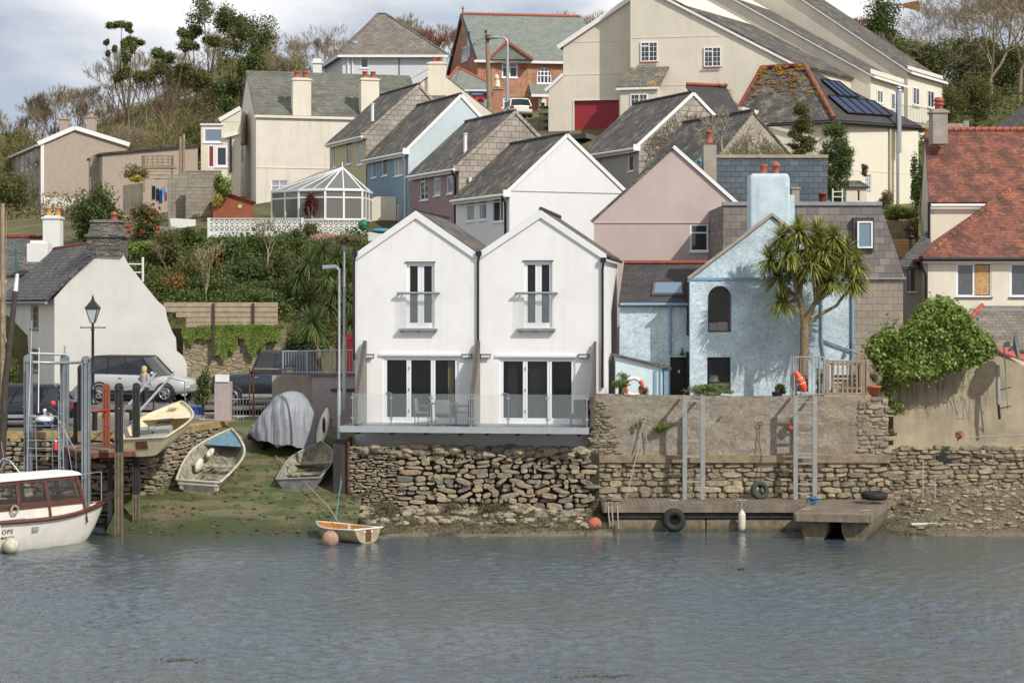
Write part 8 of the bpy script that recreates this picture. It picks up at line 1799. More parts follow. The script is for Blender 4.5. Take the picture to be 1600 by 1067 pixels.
m=MB(uv=False); m.tube([W(140,642,62),W(165,641,62.1),W(186,638,60.2)],.025,6); m.tube([W(150,680,62),W(165,668,61.9),W(172,655,61.9)],.01,5); tag(obj('safety_rope',m,MT['ring_orange']),'orange rope tied round the short rust orange pile','rope')
# sticks and booms over the beige boat
o=thing('crane_davit','pair of inclined galvanised booms above the beige open boat','davit',W(200,690,62.5)); m=MB(); m.tube([W(193,642,62.2),W(243,584,64.5)],.045,8); m.tube([W(218,642,62.6),W(270,585,65)],.045,8); m.tube([W(195,610,62.3),W(250,588,64)],.02,6); m.tube([W(193,642,62.2),W(193,700,62.2)],.04,8); m.tube([W(218,642,62.6),W(205,690,62.6)],.04,8); m.tube([W(262,590,64),W(288,596,66),W(290,640,66)],.02,6); obj('booms',m,MT['galv_light'],o)
# concrete pier by the rubble wall, its shade painted as dark colour, with street lamp
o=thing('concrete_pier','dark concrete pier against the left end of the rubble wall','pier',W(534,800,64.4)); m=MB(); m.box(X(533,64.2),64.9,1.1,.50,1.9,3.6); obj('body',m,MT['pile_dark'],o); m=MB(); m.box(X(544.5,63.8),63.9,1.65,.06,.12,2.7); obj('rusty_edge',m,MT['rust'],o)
def lamp(px,yt,yb,Y,label,head):
    r=thing('street_lamp',label,'street lamp',W(px,yb,Y)); a=W(px,yb,Y);b=W(px,yt,Y); m=MB(); m.tube([a,a.lerp(b,.3),a.lerp(b,.31),b],[.075,.07,.045,.04],10); obj('pole',m,MT['galv_light'],r)
    m=MB()
    if head=='L': m.tube([b-Vector((0,0,.05)),b+Vector((-.12,0,.05)),b+Vector((-.58,0,.06))],[.05,.09,.06],8,sx=1); m.box(b.x-.32,b.y,b.z+.05,.5,.24,.08,0,(0,-.08)); obj('lamp_head',m,MT['lead'],r)
    elif head=='T': m.box(b.x,b.y,b.z,.2,.2,.1); obj('lamp_head',m,MT['wall_lamp_grey'],r)
    return r
lamp(530,420,692,64.4,'slender modern street lamp with its head to the left, beside the left white house','L')
lamp(538,388,640,69,'tall thin pole with a small square lamp, just right of the modern street lamp','T')
# victorian lamp post
vl=thing('lamp_post','black lantern style lamp post in front of the white cottage','lamp post',W(145,632,73)); Y=73; b=W(145,632,Y); m=MB(); zt=Z(505,Y); m.lathe(b,[(.16,0),(.16,.08),(.12,.12),(.12,.55),(.14,.58),(.09,.66),(.065,.75),(.065,1.2),(.08,1.22),(.06,1.26),(.052,zt-b.z-.3),(.08,zt-b.z-.26),(.05,zt-b.z-.2),(.045,zt-b.z-.02),(.12,zt-b.z+.02)],14); m.tube([(b.x-.47,Y,zt-.17),(b.x+.47,Y,zt-.17)],.022,8); 
for s_ in (-1,1): m.ell((b.x+s_*.47,Y,zt-.17),.035,.035,.035,8,6)
obj('post',m,MT['lamp_black'],vl)
z0=zt+.0;z1=Z(482,Y);z2=Z(472,Y); m=MB()
for k in range(4):
    a=PI/4+PI/2*k; p0=Vector((b.x+.10*math.cos(a)*1.2,Y+.10*math.sin(a)*1.2,z0+.03)); p1=Vector((b.x+.33*math.cos(a),Y+.33*math.sin(a),z1)); m.tube([p0,p1],.018,5); a2=a+PI/2; p2=Vector((b.x+.33*math.cos(a2),Y+.33*math.sin(a2),z1)); m.tube([p1,p2],.02,5)
rings=[[(b.x+r_*math.cos(PI/4+PI/2*k),Y+r_*math.sin(PI/4+PI/2*k),z) for k in range(4)] for r_,z in ((.37,z1),(.37,z1+.03),(.20,z1+.2),(.10,z1+.3),(.07,z1+.36),(.05,z1+.42),(.01,z1+.55))]; m.loft(rings,smooth=False,caps=True); ln_=obj('lantern_frame',m,MT['lamp_black'],vl)
m=MB(); rings=[[(b.x+r_*math.cos(PI/4+PI/2*k),Y+r_*math.sin(PI/4+PI/2*k),z) for k in range(4)] for r_,z in ((.105,z0+.04),(.31,z1-.005))]; m.loft(rings,smooth=False,caps=True); obj('lantern_glass',m,MT['lamp_glass'],ln_)
# ---------------- cars ----------------
def car(name,label,loc,head,paint,L=4.7,Wd=1.85,Ht=1.75,kind='suv',rimn=5):
    r=thing(name,label,'car',loc); M=TM(loc,head); hw=Wd/2; zb=.30; belt=Ht*.60; tl=L/2
    # body stations: x, z_hood(top of lower body), half width
    if kind=='suv': st=[(-tl,.50,.80,.86),(-tl+.05,.36,belt-.02,.93),(-tl+.35,.32,belt+.02,1),(-tl+1.2,.30,belt+.02,1),(0,.30,belt,1),(.75,.30,belt-.03,1),(1.0,.30,belt-.07,.99),(tl-.5,.32,belt-.14,.96),(tl-.15,.38,belt-.22,.88),(tl,.46,.72,.76)]
    elif kind=='box': st=[(-tl,.50,.9,.92),(-tl+.03,.42,belt,.96),(-tl+.4,.40,belt,1),(0,.40,belt,1),(.55,.40,belt,1),(.8,.40,belt-.02,1),(tl-.4,.42,belt-.08,.97),(tl-.06,.46,belt-.12,.92),(tl,.5,.8,.86)]
    else: st=[(-tl,.48,.78,.86),(-tl+.06,.34,belt,.94),(-tl+.4,.28,belt+.03,1),(0,.27,belt,1),(.9,.27,belt-.04,1),(1.15,.27,belt-.08,.98),(tl-.4,.3,belt-.2,.94),(tl-.1,.36,belt-.28,.86),(tl,.45,.66,.74)]
    rings=[]
    for x,z0,z1,f in st:
        y=hw*f; zm=(z0+z1)/2; rings.append([(x,-y*.90,z0),(x,-y,z0+.14),(x,-y*1.0,zm),(x,-y*.98,z1-.10),(x,-y*.90,z1),(x,0,z1+.035),(x,y*.90,z1),(x,y*.98,z1-.10),(x,y,zm),(x,y,z0+.14),(x,y*.90,z0)])
    # wheel arches: dark liners added proud of the body side
    m=MB(uv=False); m.loft(rings,closed=True,caps=True); obj('body',xf(m,M),MT[paint],r)
    fx0=-tl+.12 if kind!='est' else -tl+.25; rx0=-tl+.30; fx1=1.05 if kind!='box' else .62; tx1=.35 if kind!='box' else .25; ax0=fx0;ax1=rx0+(.15 if kind=='est' else 0)
    g0=[(ax0,-hw*.90,belt-.02),(fx1,-hw*.89,belt-.05),(fx1+.12,0,belt-.02),(fx1,hw*.89,belt-.05),(ax0,hw*.90,belt-.02),(ax0-.05,0,belt)]
    g1=[(ax1+.2,-hw*.74,Ht-.06),(tx1,-hw*.74,Ht-.05),(tx1+.1,0,Ht-.02),(tx1,hw*.74,Ht-.05),(ax1+.2,hw*.74,Ht-.06),(ax1+.15,0,Ht-.03)]
    m=MB(); m.loft([g0,g1],smooth=False); gl_=obj('windows',xf(m,M),MT['glass_car'],r)
    m=MB(uv=False); e=[(p[0],p[1]*1.01,p[2]+.005) for p in g1]; t=[(p[0]*.94,p[1]*.86,Ht+.035) for p in g1]; m.loft([e,t],smooth=False,caps=True)
    for i,j in ((0,0),(1,1),(3,3),(4,4)): m.beam(g0[i],g1[j],.07,.05)
    for f in (.34,.66): 
        for a,b in ((0,1),(4,3)): m.beam(Vector(g0[a]).lerp(Vector(g0[b]),f),Vector(g1[a]).lerp(Vector(g1[b]),f),.05,.03)
    obj('roof_and_pillars',xf(m,M),MT['car_trim' if kind=='suv' else paint],r)
    wr=.36 if kind!='est' else .32
    for x in (-L*.30,L*.30):
        for s_ in (-1,1):
            m=MB(uv=False); m.lathe((x,s_*(hw-.02),wr+.02),[(wr+.09,-.1),(wr+.09,.035),(wr+.02,.035)],28,axis=(0,s_,0)); obj('wheel_arch',xf(m,M),MT['car_trim'],r)
            m=MB(uv=False); m.lathe((x,s_*(hw-.09),wr),[(wr*.6,.12),(wr*.95,.12),(wr,.07),(wr,-.1),(wr*.9,-.12)],28,axis=(0,s_,0)); w_=obj('wheel',xf(m,M),MT['rubber'],r)
            m=MB(uv=False); m.lathe((x,s_*(hw-.09),wr),[(.001,.09),(.07,.1),(.07,.06)],16,axis=(0,s_,0)); m.torus((x,s_*(hw-.09)+s_*.11,wr),wr*.62,.025,(0,1,0))
            for q in range(rimn): a=2*PI*q/rimn; m.beam((x,s_*(hw+.0),wr),(x+math.cos(a)*wr*.62,s_*(hw+.01),wr+math.sin(a)*wr*.62),.05,.03,up=(0,1,0))
            obj('rim',xf(m,M),MT['rim_metal'],w_)
    for s_ in (-1,1):
        m=MB(uv=False); m.box(-tl+.03,s_*hw*.80,belt-.22 if kind!='est' else belt-.12,.12,.26,.30 if kind!='est' else .2); obj('tail_light',xf(m,M),MT['red_lens'],r)
        m=MB(uv=False); m.box(tl-.10,s_*hw*.66,belt-.32,.14,.36,.14); obj('headlight',xf(m,M),MT['lens'],r)
        m=MB(uv=False); m.ell((fx1-.12,s_*(hw*.98+.07),belt+.08),.07,.11,.08,8,6); obj('wing_mirror',xf(m,M),MT[paint if kind!='box' else 'car_trim'],r)
        m=MB(uv=False); 
        for x in (-.55,.35): m.box(x,s_*(hw*.99),belt-.14,.16,.03,.03)
        m.box(0,s_*(hw+.002),.42,L*.42,.03,.12); obj('side_trim',xf(m,M),MT['galv_light' if kind!='suv' else 'car_trim'],r)
    return r
car('parked_car','large silver four by four with dark glass, parked in front of the white cottage',(X(222,78.0),78.0,3.44),R(-14),'car_silver',4.9,1.95,1.86,'suv')
car('parked_car','dark blue estate car facing left behind the quay edge',(X(22,66.9),66.9,3.15),R(184),'car_navy',4.5,1.8,1.50,'est')
car('parked_car','boxy dark grey off road car behind the brick pillar',(X(420,75.2),75.2,3.44),R(178),'car_dark',4.4,1.85,2.15,'box')
cw=car('parked_car','white car seen from behind in front of the red brick house, far up the hill',(X(807,138),138,Z(188,138)),R(100),'white_paint',4.2,1.75,1.45,'est')
# ---------------- quay furniture, walls, gate ----------------
def boxthing(name,label,cat,px0,py0,px1,py1,Y,D,mt,part='body',top=None,zb=None,grp=None):
    f=Face(XY(px0,Y),XY(px1,Y)); r=thing(name,label,cat,(f.A.x,Y,Z(py1,Y)),grp); m=MB(); m.fb(f,0,f.L,-D,0,Z(py1,Y) if zb is None else zb,Z(py0,Y)); obj(part,m,MT[mt],r)
    if top: k=MB(); k.fb(f,-.05,f.L+.05,-D-.05,.05,Z(py0,Y),Z(py0,Y)+.10); obj('coping',k,MT[top],r)
    return r
bpk=boxthing('brick_pillar','mauve painted brick gate pillar carrying a white panel','pillar',335,597,360,682,70.2,.55,'mauve_brick')
f=Face(XY(336,70.15),XY(358,70.15)); m=MB(); m.fb(f,0,f.L,-.06,0,Z(596.5,70.15),Z(585,70.15)); obj('panel',m,MT['white_paint'],bpk)
boxthing('low_brick_wall','low mauve brick wall left of the pillar','wall',312,655,335,684,70.2,.3,'mauve_brick')
boxthing('concrete_wall','pale concrete wall section below the steel railing','wall',425,587,487,690,71.2,.4,'concrete')
boxthing('brick_wall','mauve painted brick wall behind the covered boat','wall',487,588,556,692,71.0,.5,'mauve_brick',top='slate_flag')
boxthing('brick_wall','small lower mauve brick pier with a dark cap beside the street lamp','wall',519,612,553,690,69.3,.6,'mauve_brick',top='lamp_black')
def railing(name,label,x0,y0,x1,y1,yb0,yb1,Y0,Y1,n,mt,r0=.012,posts=3,cat='railing'):
    a=W(x0,y0,Y0);b=W(x1,y1,Y1);c_=W(x0,yb0,Y0);d=W(x1,yb1,Y1); o=thing(name,label,cat,c_); m=MB(); m.tube([a,b],.028,6); m.tube([c_+Vector((0,0,.06)),d+Vector((0,0,.06))],.022,6)
    for i in range(n+1): f=i/n; m.tube([a.lerp(b,f),c_.lerp(d,f)],r0,5)
    obj('bars',m,MT[mt],o)
    for i in range(posts): f=i/(posts-1); m=MB(); m.tube([a.lerp(b,f)+Vector((0,0,.03)),c_.lerp(d,f)],.035,6); obj('post',m,MT[mt],o)
    return o
railing('steel_railing','galvanised upright railing on top of the concrete and brick walls',442,549,555,547,584,584,71.1,70.9,26,'galv_light',.014,4)
railing('steel_gate','galvanised bar gate between the brick pillar and the covered boat',361,624,418,622,686,686,70.3,70.3,12,'galv',.015,2,'gate')
def person(label,b,h,yaw):
    r=thing('person',label,'person',b); me=bpy.data.meshes.new('body'); s=h/1.72
    J={'pel':(0,0,.95,.145),'wa':(0,0,1.1,.13),'ch':(0,.0,1.32,.155),'nk':(0,0,1.47,.06),'hd0':(0,0,1.54,.08),'hd1':(0,.01,1.63,.10),'hd2':(0,.0,1.70,.06),
       'hl':(-.09,0,.9,.105),'kl':(-.10,-.02,.5,.068),'al':(-.10,.03,.09,.045),'tl':(-.11,-.12,.04,.04),'hr':(.09,0,.9,.105),'kr':(.10,-.02,.5,.068),'ar':(.10,.03,.09,.045),'tr':(.11,-.12,.04,.04),
       'sl':(-.19,0,1.40,.065),'el':(-.26,.02,1.14,.045),'wl':(-.20,-.16,.98,.032),'gl':(-.17,-.22,.96,.036),'sr':(.19,0,1.40,.065),'er':(.26,.02,1.14,.045),'wr':(.18,-.20,1.05,.032),'gr':(.14,-.26,1.05,.036)}
    K=list(J); E=[('pel','wa'),('wa','ch'),('ch','nk'),('nk','hd0'),('hd0','hd1'),('hd1','hd2'),('pel','hl'),('hl','kl'),('kl','al'),('al','tl'),('pel','hr'),('hr','kr'),('kr','ar'),('ar','tr'),('ch','sl'),('sl','el'),('el','wl'),('wl','gl'),('ch','sr'),('sr','er'),('er','wr'),('wr','gr')]
    n0=len(K); extra=[];ee=[]
    for g,sg in (('gl',-1),('gr',1)):
        for i in range(4): p=J[g]; extra.append((p[0]+(i-1.5)*.018,p[1]-.05,p[2]-.02-.006*i,.008)); extra.append((p[0]+(i-1.5)*.02,p[1]-.085+.004*i,p[2]-.045,.007)); ee+= [(K.index(g),n0+len(extra)-2),(n0+len(extra)-2,n0+len(extra)-1)]
        p=J[g]; extra.append((p[0]-sg*.045,p[1]-.03,p[2]+.005,.009)); ee.append((K.index(g),n0+len(extra)-1))
    vv=[J[k] for k in K]+extra
    me.from_pydata([(v[0]*s,v[1]*s,v[2]*s) for v in vv],[(K.index(a),K.index(b_)) for a,b_ in E]+ee,[]); o=bpy.data.objects.new('body',me); C.objects.link(o); o.parent=r; r.rotation_euler=(0,0,yaw)
    md=o.modifiers.new('s','SKIN'); 
    for i,v in enumerate(me.skin_vertices[0].data): v.radius=(vv[i][3]*s,vv[i][3]*s); v.use_root=(i==0)
    o.modifiers.new('u','SUBSURF').render_levels=2; me.materials.append(MT['skin'])
    def shell(nm,secs,mt):
        m=MB(uv=False); 
        for ch in secs:
            m.loft([[(cx*s+rx*s*math.cos(a),cy*s+ry*s*math.sin(a),z*s) for a in [2*PI*k/14 for k in range(14)]] for cx,cy,z,rx,ry in ch],caps=True)
        me2=bpy.data.meshes.new(nm); me2.from_pydata(m.v,[],m.f); me2.polygons.foreach_set('use_smooth',m.s); q=bpy.data.objects.new(nm,me2); C.objects.link(q); q.parent=r; me2.materials.append(MT[mt])
    shell('coat',[[(0,0,.82,.20,.15),(0,0,.95,.19,.15),(0,0,1.12,.17,.13),(0,0,1.3,.20,.14),(0,0,1.42,.21,.12),(0,0,1.49,.08,.08)],[(-.20,0,1.44,.06,.07),(-.255,.02,1.14,.06,.06),(-.22,-.12,1.02,.045,.045)],[(.20,0,1.44,.06,.07),(.255,.02,1.14,.06,.06),(.20,-.16,1.06,.045,.045)]],'coat_pale')
    shell('trousers',[[(-.09,0,.9,.12,.13),(-.1,-.01,.5,.085,.09),(-.1,.02,.12,.07,.08)],[(.09,0,.9,.12,.13),(.1,-.01,.5,.085,.09),(.1,.02,.12,.07,.08)]],'trousers_dark')
    shell('hair',[[(0,.03,1.40,.09,.06),(0,.05,1.5,.12,.08),(0,.03,1.6,.115,.11),(0,.015,1.70,.10,.11),(0,.01,1.765,.05,.06)]],'hair_blond')
    m=MB(uv=False)
    for sx_ in (-1,1): m.ell((sx_*.035*s,-.088*s,1.635*s),.012*s,.008*s,.009*s,8,6)
    m.ell((0,-.095*s,1.56*s),.02*s,.006*s,.006*s,8,6); me2=bpy.data.meshes.new('eyes_and_mouth'); me2.from_pydata(m.v,[],m.f); q=bpy.data.objects.new('face_features',me2); C.objects.link(q); q.parent=r; me2.materials.append(MT['mahogany'])
    m=MB(uv=False); m.ell((0,-.105*s,1.60*s),.013*s,.018*s,.02*s,8,6); me2=bpy.data.meshes.new('nose'); me2.from_pydata(m.v,[],m.f); q=bpy.data.objects.new('nose',me2); C.objects.link(q); q.parent=r; me2.materials.append(MT['skin'])
    return r
person('person with long blond hair and pale coat standing behind the beige boat',W(226,639,74.0),1.68,R(140))
# bollards, bench, chain posts on the quay
for i,(px,lb) in enumerate(((8,'leftmost black bollard on the quay edge'),(62,'black bollard between the left and middle tall piles'),(206,'black bollard behind the jetty end piles'),(148,'black bollard with a flat top behind the jetty deck'))):
    o=thing('bollard',lb,'bollard',W(px,672,64.7),'black bollards along the quay edge'); b=Vector((X(px,64.7),64.7,3.14)); m=MB(); m.cyl(b,b+Vector((0,0,.62)),.09,n=12); obj('post',m,MT['lamp_black'],o); m=MB(); m.cyl(b+Vector((0,0,.62)),b+Vector((0,0,.68)),.12,n=12); obj('cap',m,MT['lamp_black'],o)
o=thing('chain_fence','low black chain fence along the far side of the quay road','fence',(-22,70.2,3.2)); m=MB(uv=False); xs_=[X(p,70.6) for p in range(-20,320,26)]
for i,x in enumerate(xs_): m.cyl((x,70.6,3.3),(x,70.6,3.95),.03,n=8)
for i in range(len(xs_)-1): m.tube([(xs_[i]+(xs_[i+1]-xs_[i])*f,70.6,3.88-.5*f*(1-f)) for f in [k/6 for k in range(7)]],.018,5)
obj('posts_and_chain',m,MT['lamp_black'],o)
m=MB(); m.box(X(255,76.4),76.6,3.6,.5,.4,.4); m=MB(uv=False); m.ell((X(182,73),73.6,3.6),.8,.5,.5,12,8,.1); tag(obj('boulder',m,MT['wall_lamp_grey']),'grey boulder at the foot of the lamp post','rock')
bpy.data.objects['boulder'].location=(X(120,75)-X(182,73),1.5,-.1)
# play things and crates near the rail
o=thing('play_slide','red plastic play slide behind the steel railing','slide',W(547,583,72)); m=MB(uv=False); m.loft([[(W(541+dx,583,72).x,72+dy,Z(y,72)) for dx,dy in ((0,0),(10,0),(10,.25),(0,.25))] for y,dx0 in ((583,0),(545,0),(528,0),(522,0))],caps=True,smooth=False); m.lathe(W(547,530,72.1),[(.17,0),(.15,.12),(.01,.2)],12,axis=(0,0,1)); obj('body',m,MT['red_plastic'],o)
o=thing('toy_table','blue and yellow plastic play table behind the steel railing','table',W(453,583,71.6)); b=W(453,583,71.7); m=MB(); m.box(b.x,b.y,b.z+.32,.42,.3,.06); obj('top',m,MT['royal_blue'],o)
for sx_ in (-1,1): m=MB(); m.box(b.x+sx_*.18,b.y,b.z+.14,.05,.28,.3); obj('leg',m,MT['royal_blue'],o)
m=MB(); m.box(b.x,b.y-.02,b.z+.12,.24,.2,.2); obj('tray',m,plain('yellow_plastic',c(220,206,110),.5),o)
o=thing('timber_posts','pair of rusty upright posts in front of the dark off road car','posts',W(393,650,70)); 
for px in (390,396): m=MB(); m.cyl(W(px,650,69.9),W(px,574,69.9),.028,n=8); obj('post',m,MT['rust'],o)
m=MB(); m.tube([W(390,576,69.9),W(462,577,70.6)],.025,6); obj('rail',m,MT['wood_weathered'],o)
m=MB(); m.box(X(305,71),71,3.35,.5,.4,.5); tag(obj('blue_tub',m,MT['royal_blue']),'blue tub behind the bow of the beige boat','tub')
# ---------------- pontoon ----------------
pn=thing('floating_pontoon','long weathered timber pontoon floating below the stone sea wall','pontoon',(8,62.8,0)); x0=X(943,62.5);x1=X(1262,62.5); y0,y1=62.05,63.75; zP=.92
m=MB(); nb=int((x1-x0)/.145)
for i in range(nb): m.box(x0+(i+.5)*(x1-x0)/nb,(y0+y1)/2,zP-.03,.132,y1-y0,.05)
obj('deck_boards',m,MT['jetty_planks'],pn)
m=MB(); m.box((x0+x1)/2,y0-.02,zP-.17,x1-x0,.06,.26); m.box(x0-.02,(y0+y1)/2,zP-.17,.06,y1-y0,.26); m.box((x0+x1)/2,y1+.02,zP-.17,x1-x0,.05,.26); obj('edge_board',m,MT['wood_grey'] if 'wood_grey' in MT else plain('wood_grey',c(132,120,104),.88,var=.2,scale=3,bmp=.5,bs=16,streak=.5,dirt=c(84,76,64)),pn)
m=MB(); m.box((x0+x1)/2,y0+.10,zP-.42,x1-x0-.2,.06,.14); obj('channel',m,MT['pile_dark'],pn)
for k in range(2): L_=(x1-x0-.5)/2; m=MB(); m.tube([(x0+.2+k*(L_+.05),y0+.42,.12),(x0+.2+k*(L_+.05)+L_,y0+.42,.12)],.36,18); obj('float',m,MT['pile_wet'],pn)
m=MB(); m.box((x0+x1)/2,y1-.3,.25,x1-x0-.3,.3,.6); obj('rear_float',m,MT['pile_dark'],pn)
def cleat(r,p):
    m=MB(); m.cyl(p+Vector((-.04,0,0)),p+Vector((-.04,0,.07)),.02,n=6); m.cyl(p+Vector((.04,0,0)),p+Vector((.04,0,.07)),.02,n=6); m.tube([p+Vector((-.16,0,.09)),p+Vector((.16,0,.09))],.022,6); obj('cleat',m,MT['galv'],r)
for px in (1053,1159): cleat(pn,Vector((X(px,62.15),62.15,zP)))
# right platform, rotated
pr=thing('square_platform','wide timber landing platform on two rounded floats, at the right end of the pontoon','pontoon',(10,61,0))
FL=Vector((X(1243,59.7),59.7));FR=Vector((X(1358,59.3),59.3)); sv=Vector((1.75,5.0)); zR=.86
f=Face(FL,FR); m=MB(); nb=34; sd=sv
for i in range(nb):
    a=sd*(i/nb);b_=sd*((i+.93)/nb); m.box8([(FL.x+a.x,FL.y+a.y,zR-.05),(FR.x+a.x,FR.y+a.y,zR-.05),(FR.x+b_.x,FR.y+b_.y,zR-.05),(FL.x+b_.x,FL.y+b_.y,zR-.05),(FL.x+a.x,FL.y+a.y,zR),(FR.x+a.x,FR.y+a.y,zR),(FR.x+b_.x,FR.y+b_.y,zR),(FL.x+b_.x,FL.y+b_.y,zR)])
obj('deck_boards',m,MT['jetty_planks'],pr)
m=MB(); m.beam((FL.x,FL.y-.03,zR-.12),(FR.x,FR.y-.03,zR-.12),.06,.24); m.beam((FR.x+.03,FR.y,zR-.12),(FR.x+sv.x+.03,FR.y+sv.y,zR-.12),.06,.24); m.beam((FL.x-.03,FL.y,zR-.12),(FL.x+sv.x-.03,FL.y+sv.y,zR-.12),.06,.24); obj('edge_board',m,MT['wood_grey'],pr)
for k in (0,1):
    u0=.12 if k==0 else f.L*.60; u1=f.L*.42 if k==0 else f.L-.05; m=MB(); rings=[]
    for s_ in (0.06,.97):
        o_=sv*s_; r_=[]
        for (fu,z) in ((0,.55),(0,.38),(.04,.18),(.12,.02),(.24,-.12),(.4,-.2),(.6,-.2),(.76,-.12),(.88,.02),(.96,.18),(1,.38),(1,.55)):
            p=f.p(u0+(u1-u0)*fu,0,z); r_.append((p.x+o_.x,p.y+o_.y,z+.04))
        rings.append(r_)
    m.loft(rings,smooth=False,caps=True); obj('float',m,MT['pile_wet'],pr)
for q in ((.12,.9),(.92,.85)): p=f.p(f.L*q[0],0,zR); cleat(pr,Vector((p.x+sv.x*q[1]*.1,p.y+sv.y*q[1]*.1,zR)))
def tyre(label,cen,R0,r,axis,mt='rubber'):
    m=MB(uv=False); m.torus(cen,R0,r,axis,32,12,sq=1.15); o=obj('tyre',m,MT[mt]); tag(o,label,'tyre'); return o
tyre('black tyre lying flat on the square platform',W(1366,775,62.6)+Vector((0,0,.02)),.33,.12,(0.02,0,1))
tyre('old greenish tyre leaning on the stone wall above the pontoon',Vector((X(1187,63.45),63.45,zP+.28)),.24,.09,(.2,-1,.25),'rubber_green')
tyre('weathered tyre fender hung on the front of the pontoon',Vector((X(1053,61.9),61.88,.38)),.27,.13,(.05,-1,.1),'rubber')
fd_=thing('boat_fender','long cream fender hanging from the pontoon edge','fender',(X(1159,61.9),61.86,.3)); m=MB(); q=Vector((X(1159,61.9),61.86,.02)); m.lathe(q,[(.03,0),(.1,.06),(.12,.14),(.12,.54),(.1,.62),(.04,.68),(.03,.72)],14); obj('body',m,MT['fender_white'],fd_); m=MB(); m.tube([q+Vector((0,0,.7)),q+Vector((0,.1,.92)),q+Vector((0,.3,.95))],.012,5); obj('rope',m,MT['rope'],fd_)
m=MB(uv=False); 
for dx_ in (0,.12,.3): m.tube([(x0+.15+dx_,y0+.2,zP+.02),(x0+.13+dx_,y0-.06,zP-.1),(x0+.18+dx_,y0-.08,.1)],.022,6)
rg=random.Random(4)
for i in range(14): a=rg.uniform(0,6); m.torus((x0+.35,y0+.7,zP+.03+i*.012),rg.uniform(.12,.28),.018,(rg.uniform(-.1,.1),rg.uniform(-.1,.1),1),16,5)
tag(obj('rope_heap',m,MT['rope']),'heap of pale rope with ends hanging over the left end of the pontoon','rope')
m=MB(uv=False); rg=random.Random(9)
for i in range(8): m.torus((X(1272,62.2)+rg.uniform(-.1,.1),62.2,zP+.03+i*.02),rg.uniform(.08,.16),.02,(rg.uniform(-.4,.4),rg.uniform(-.4,.4),1),14,5)
tag(obj('blue_rope_coil',m,MT['rope_blue']),'small blue coil of rope at the foot of the many runged ladder','rope')
def ladder(label,x0_,x1_,y0_,rungs,Y,mt,extra=False):
    r=thing('steel_ladder',label,'ladder',W(x0_,778,Y),None)
    for px in (x0_,x1_): m=MB(); x=X(px,Y); m.box(x,Y,(Z(y0_,Y)+zP)/2,.15,.09,Z(y0_,Y)-zP); obj('stile',m,MT[mt],r)
    for y in rungs: m=MB(); h=.07 if not extra else .045; z=Z(y,Y); m.box((X(x0_,Y)+X(x1_,Y))/2,Y,z,X(x1_,Y)-X(x0_,Y)-.1,.06,h*(1.6 if y in(714,) else 1)); obj('rung',m,MT[mt],r)
    m=MB()
    for px in (x0_,x1_): x=X(px,Y); m.box(x,Y+.28,Z(y0_,Y)-.02,.09,.6,.04)
    obj('top_bracket',m,MT['wood_weathered'],r); return r
ladder('plain wide steel ladder with few rungs on the sea wall, left of the other ladder',1070,1098,618,[626,688,713,752],63.25,'galv')
ladder('steel ladder with many close rungs on the sea wall, right of the plain one',1243,1273,618,[628,644,660,676,692,708,714,724,740,756,770],63.25,'galv',True)
# wall ring and ropes
m=MB(uv=False); m.torus(fg.p(fg.uz(1005,655)[0],.08,fg.uz(1005,655)[1]),.07,.02,(0,-1,.3),16,6); m.tube([fg.p(fg.uz(1005,656)[0],.1,fg.uz(1005,656)[1]),fg.p(fg.uz(995,700)[0],.22,fg.uz(995,705)[1]),W(978,779,63.3)],.022,6); m.tube([fg.p(fg.uz(1006,656)[0],.1,fg.uz(1006,656)[1]),fg.p(fg.uz(1012,705)[0],.15,fg.uz(1012,705)[1])],.018,6); tag(obj('mooring_rope',m,MT['rope']),'rope tied to a ring on the stone wall, running down to the pontoon','rope')
m=MB(uv=False); m.torus(fg.p(fg.uz(1187,662)[0],.08,fg.uz(1187,662)[1]),.07,.015,(0,-1,.3),16,6); m.tube([fg.p(fg.uz(1187,664)[0],.08,fg.uz(1187,664)[1]),fg.p(fg.uz(1185,690)[0],.1,fg.uz(1185,690)[1]),fg.p(fg.uz(1189,712)[0],.24,fg.uz(1189,712)[1]),W(1187,770,63.6)],.014,5); tag(obj('rusty_chain',m,MT['rust']),'dark chain hanging from a ring above the leaning tyre','chain')
o=thing('hanging_pot','terracotta pot hanging on the stone wall left of the many runged ladder','pot',W(1234,668,63.7)); m=MB(); p=W(1234,668,63.72); m.lathe(p-Vector((0,0,.12)),[(.01,0),(.08,.02),(.12,.1),(.13,.26),(.12,.27),(.1,.24)],14); obj('pot',m,MT['pot_terra'],o); m=MB(); m.tube([p+Vector((-.1,.05,.14)),p+Vector((0,.1,.36)),p+Vector((.1,.05,.14))],.012,5); obj('hanger',m,MT['lamp_black'],o)
m=MB(); p=W(1365,618,64.3); m.lathe(Vector((p.x,64.3,zt if False else Z(619,64)-.02)),[(.01,0),(.17,.01),(.24,.30),(.27,.31),(.27,.37),(.22,.37),(.2,.3)],18); tag(obj('flower_pot',m,MT['pot_terra']),'terracotta flower pot at the right corner of the stone wall','pot')
m=MB(); p=W(1211,617,64.3); m.lathe(Vector((p.x,64.3,Z(620,64))),[(.01,0),(.09,.01),(.12,.14),(.13,.15),(.1,.15)],14); tag(obj('blue_pot',m,MT['pot_blue']),'small cobalt blue pot on the stone wall','pot')
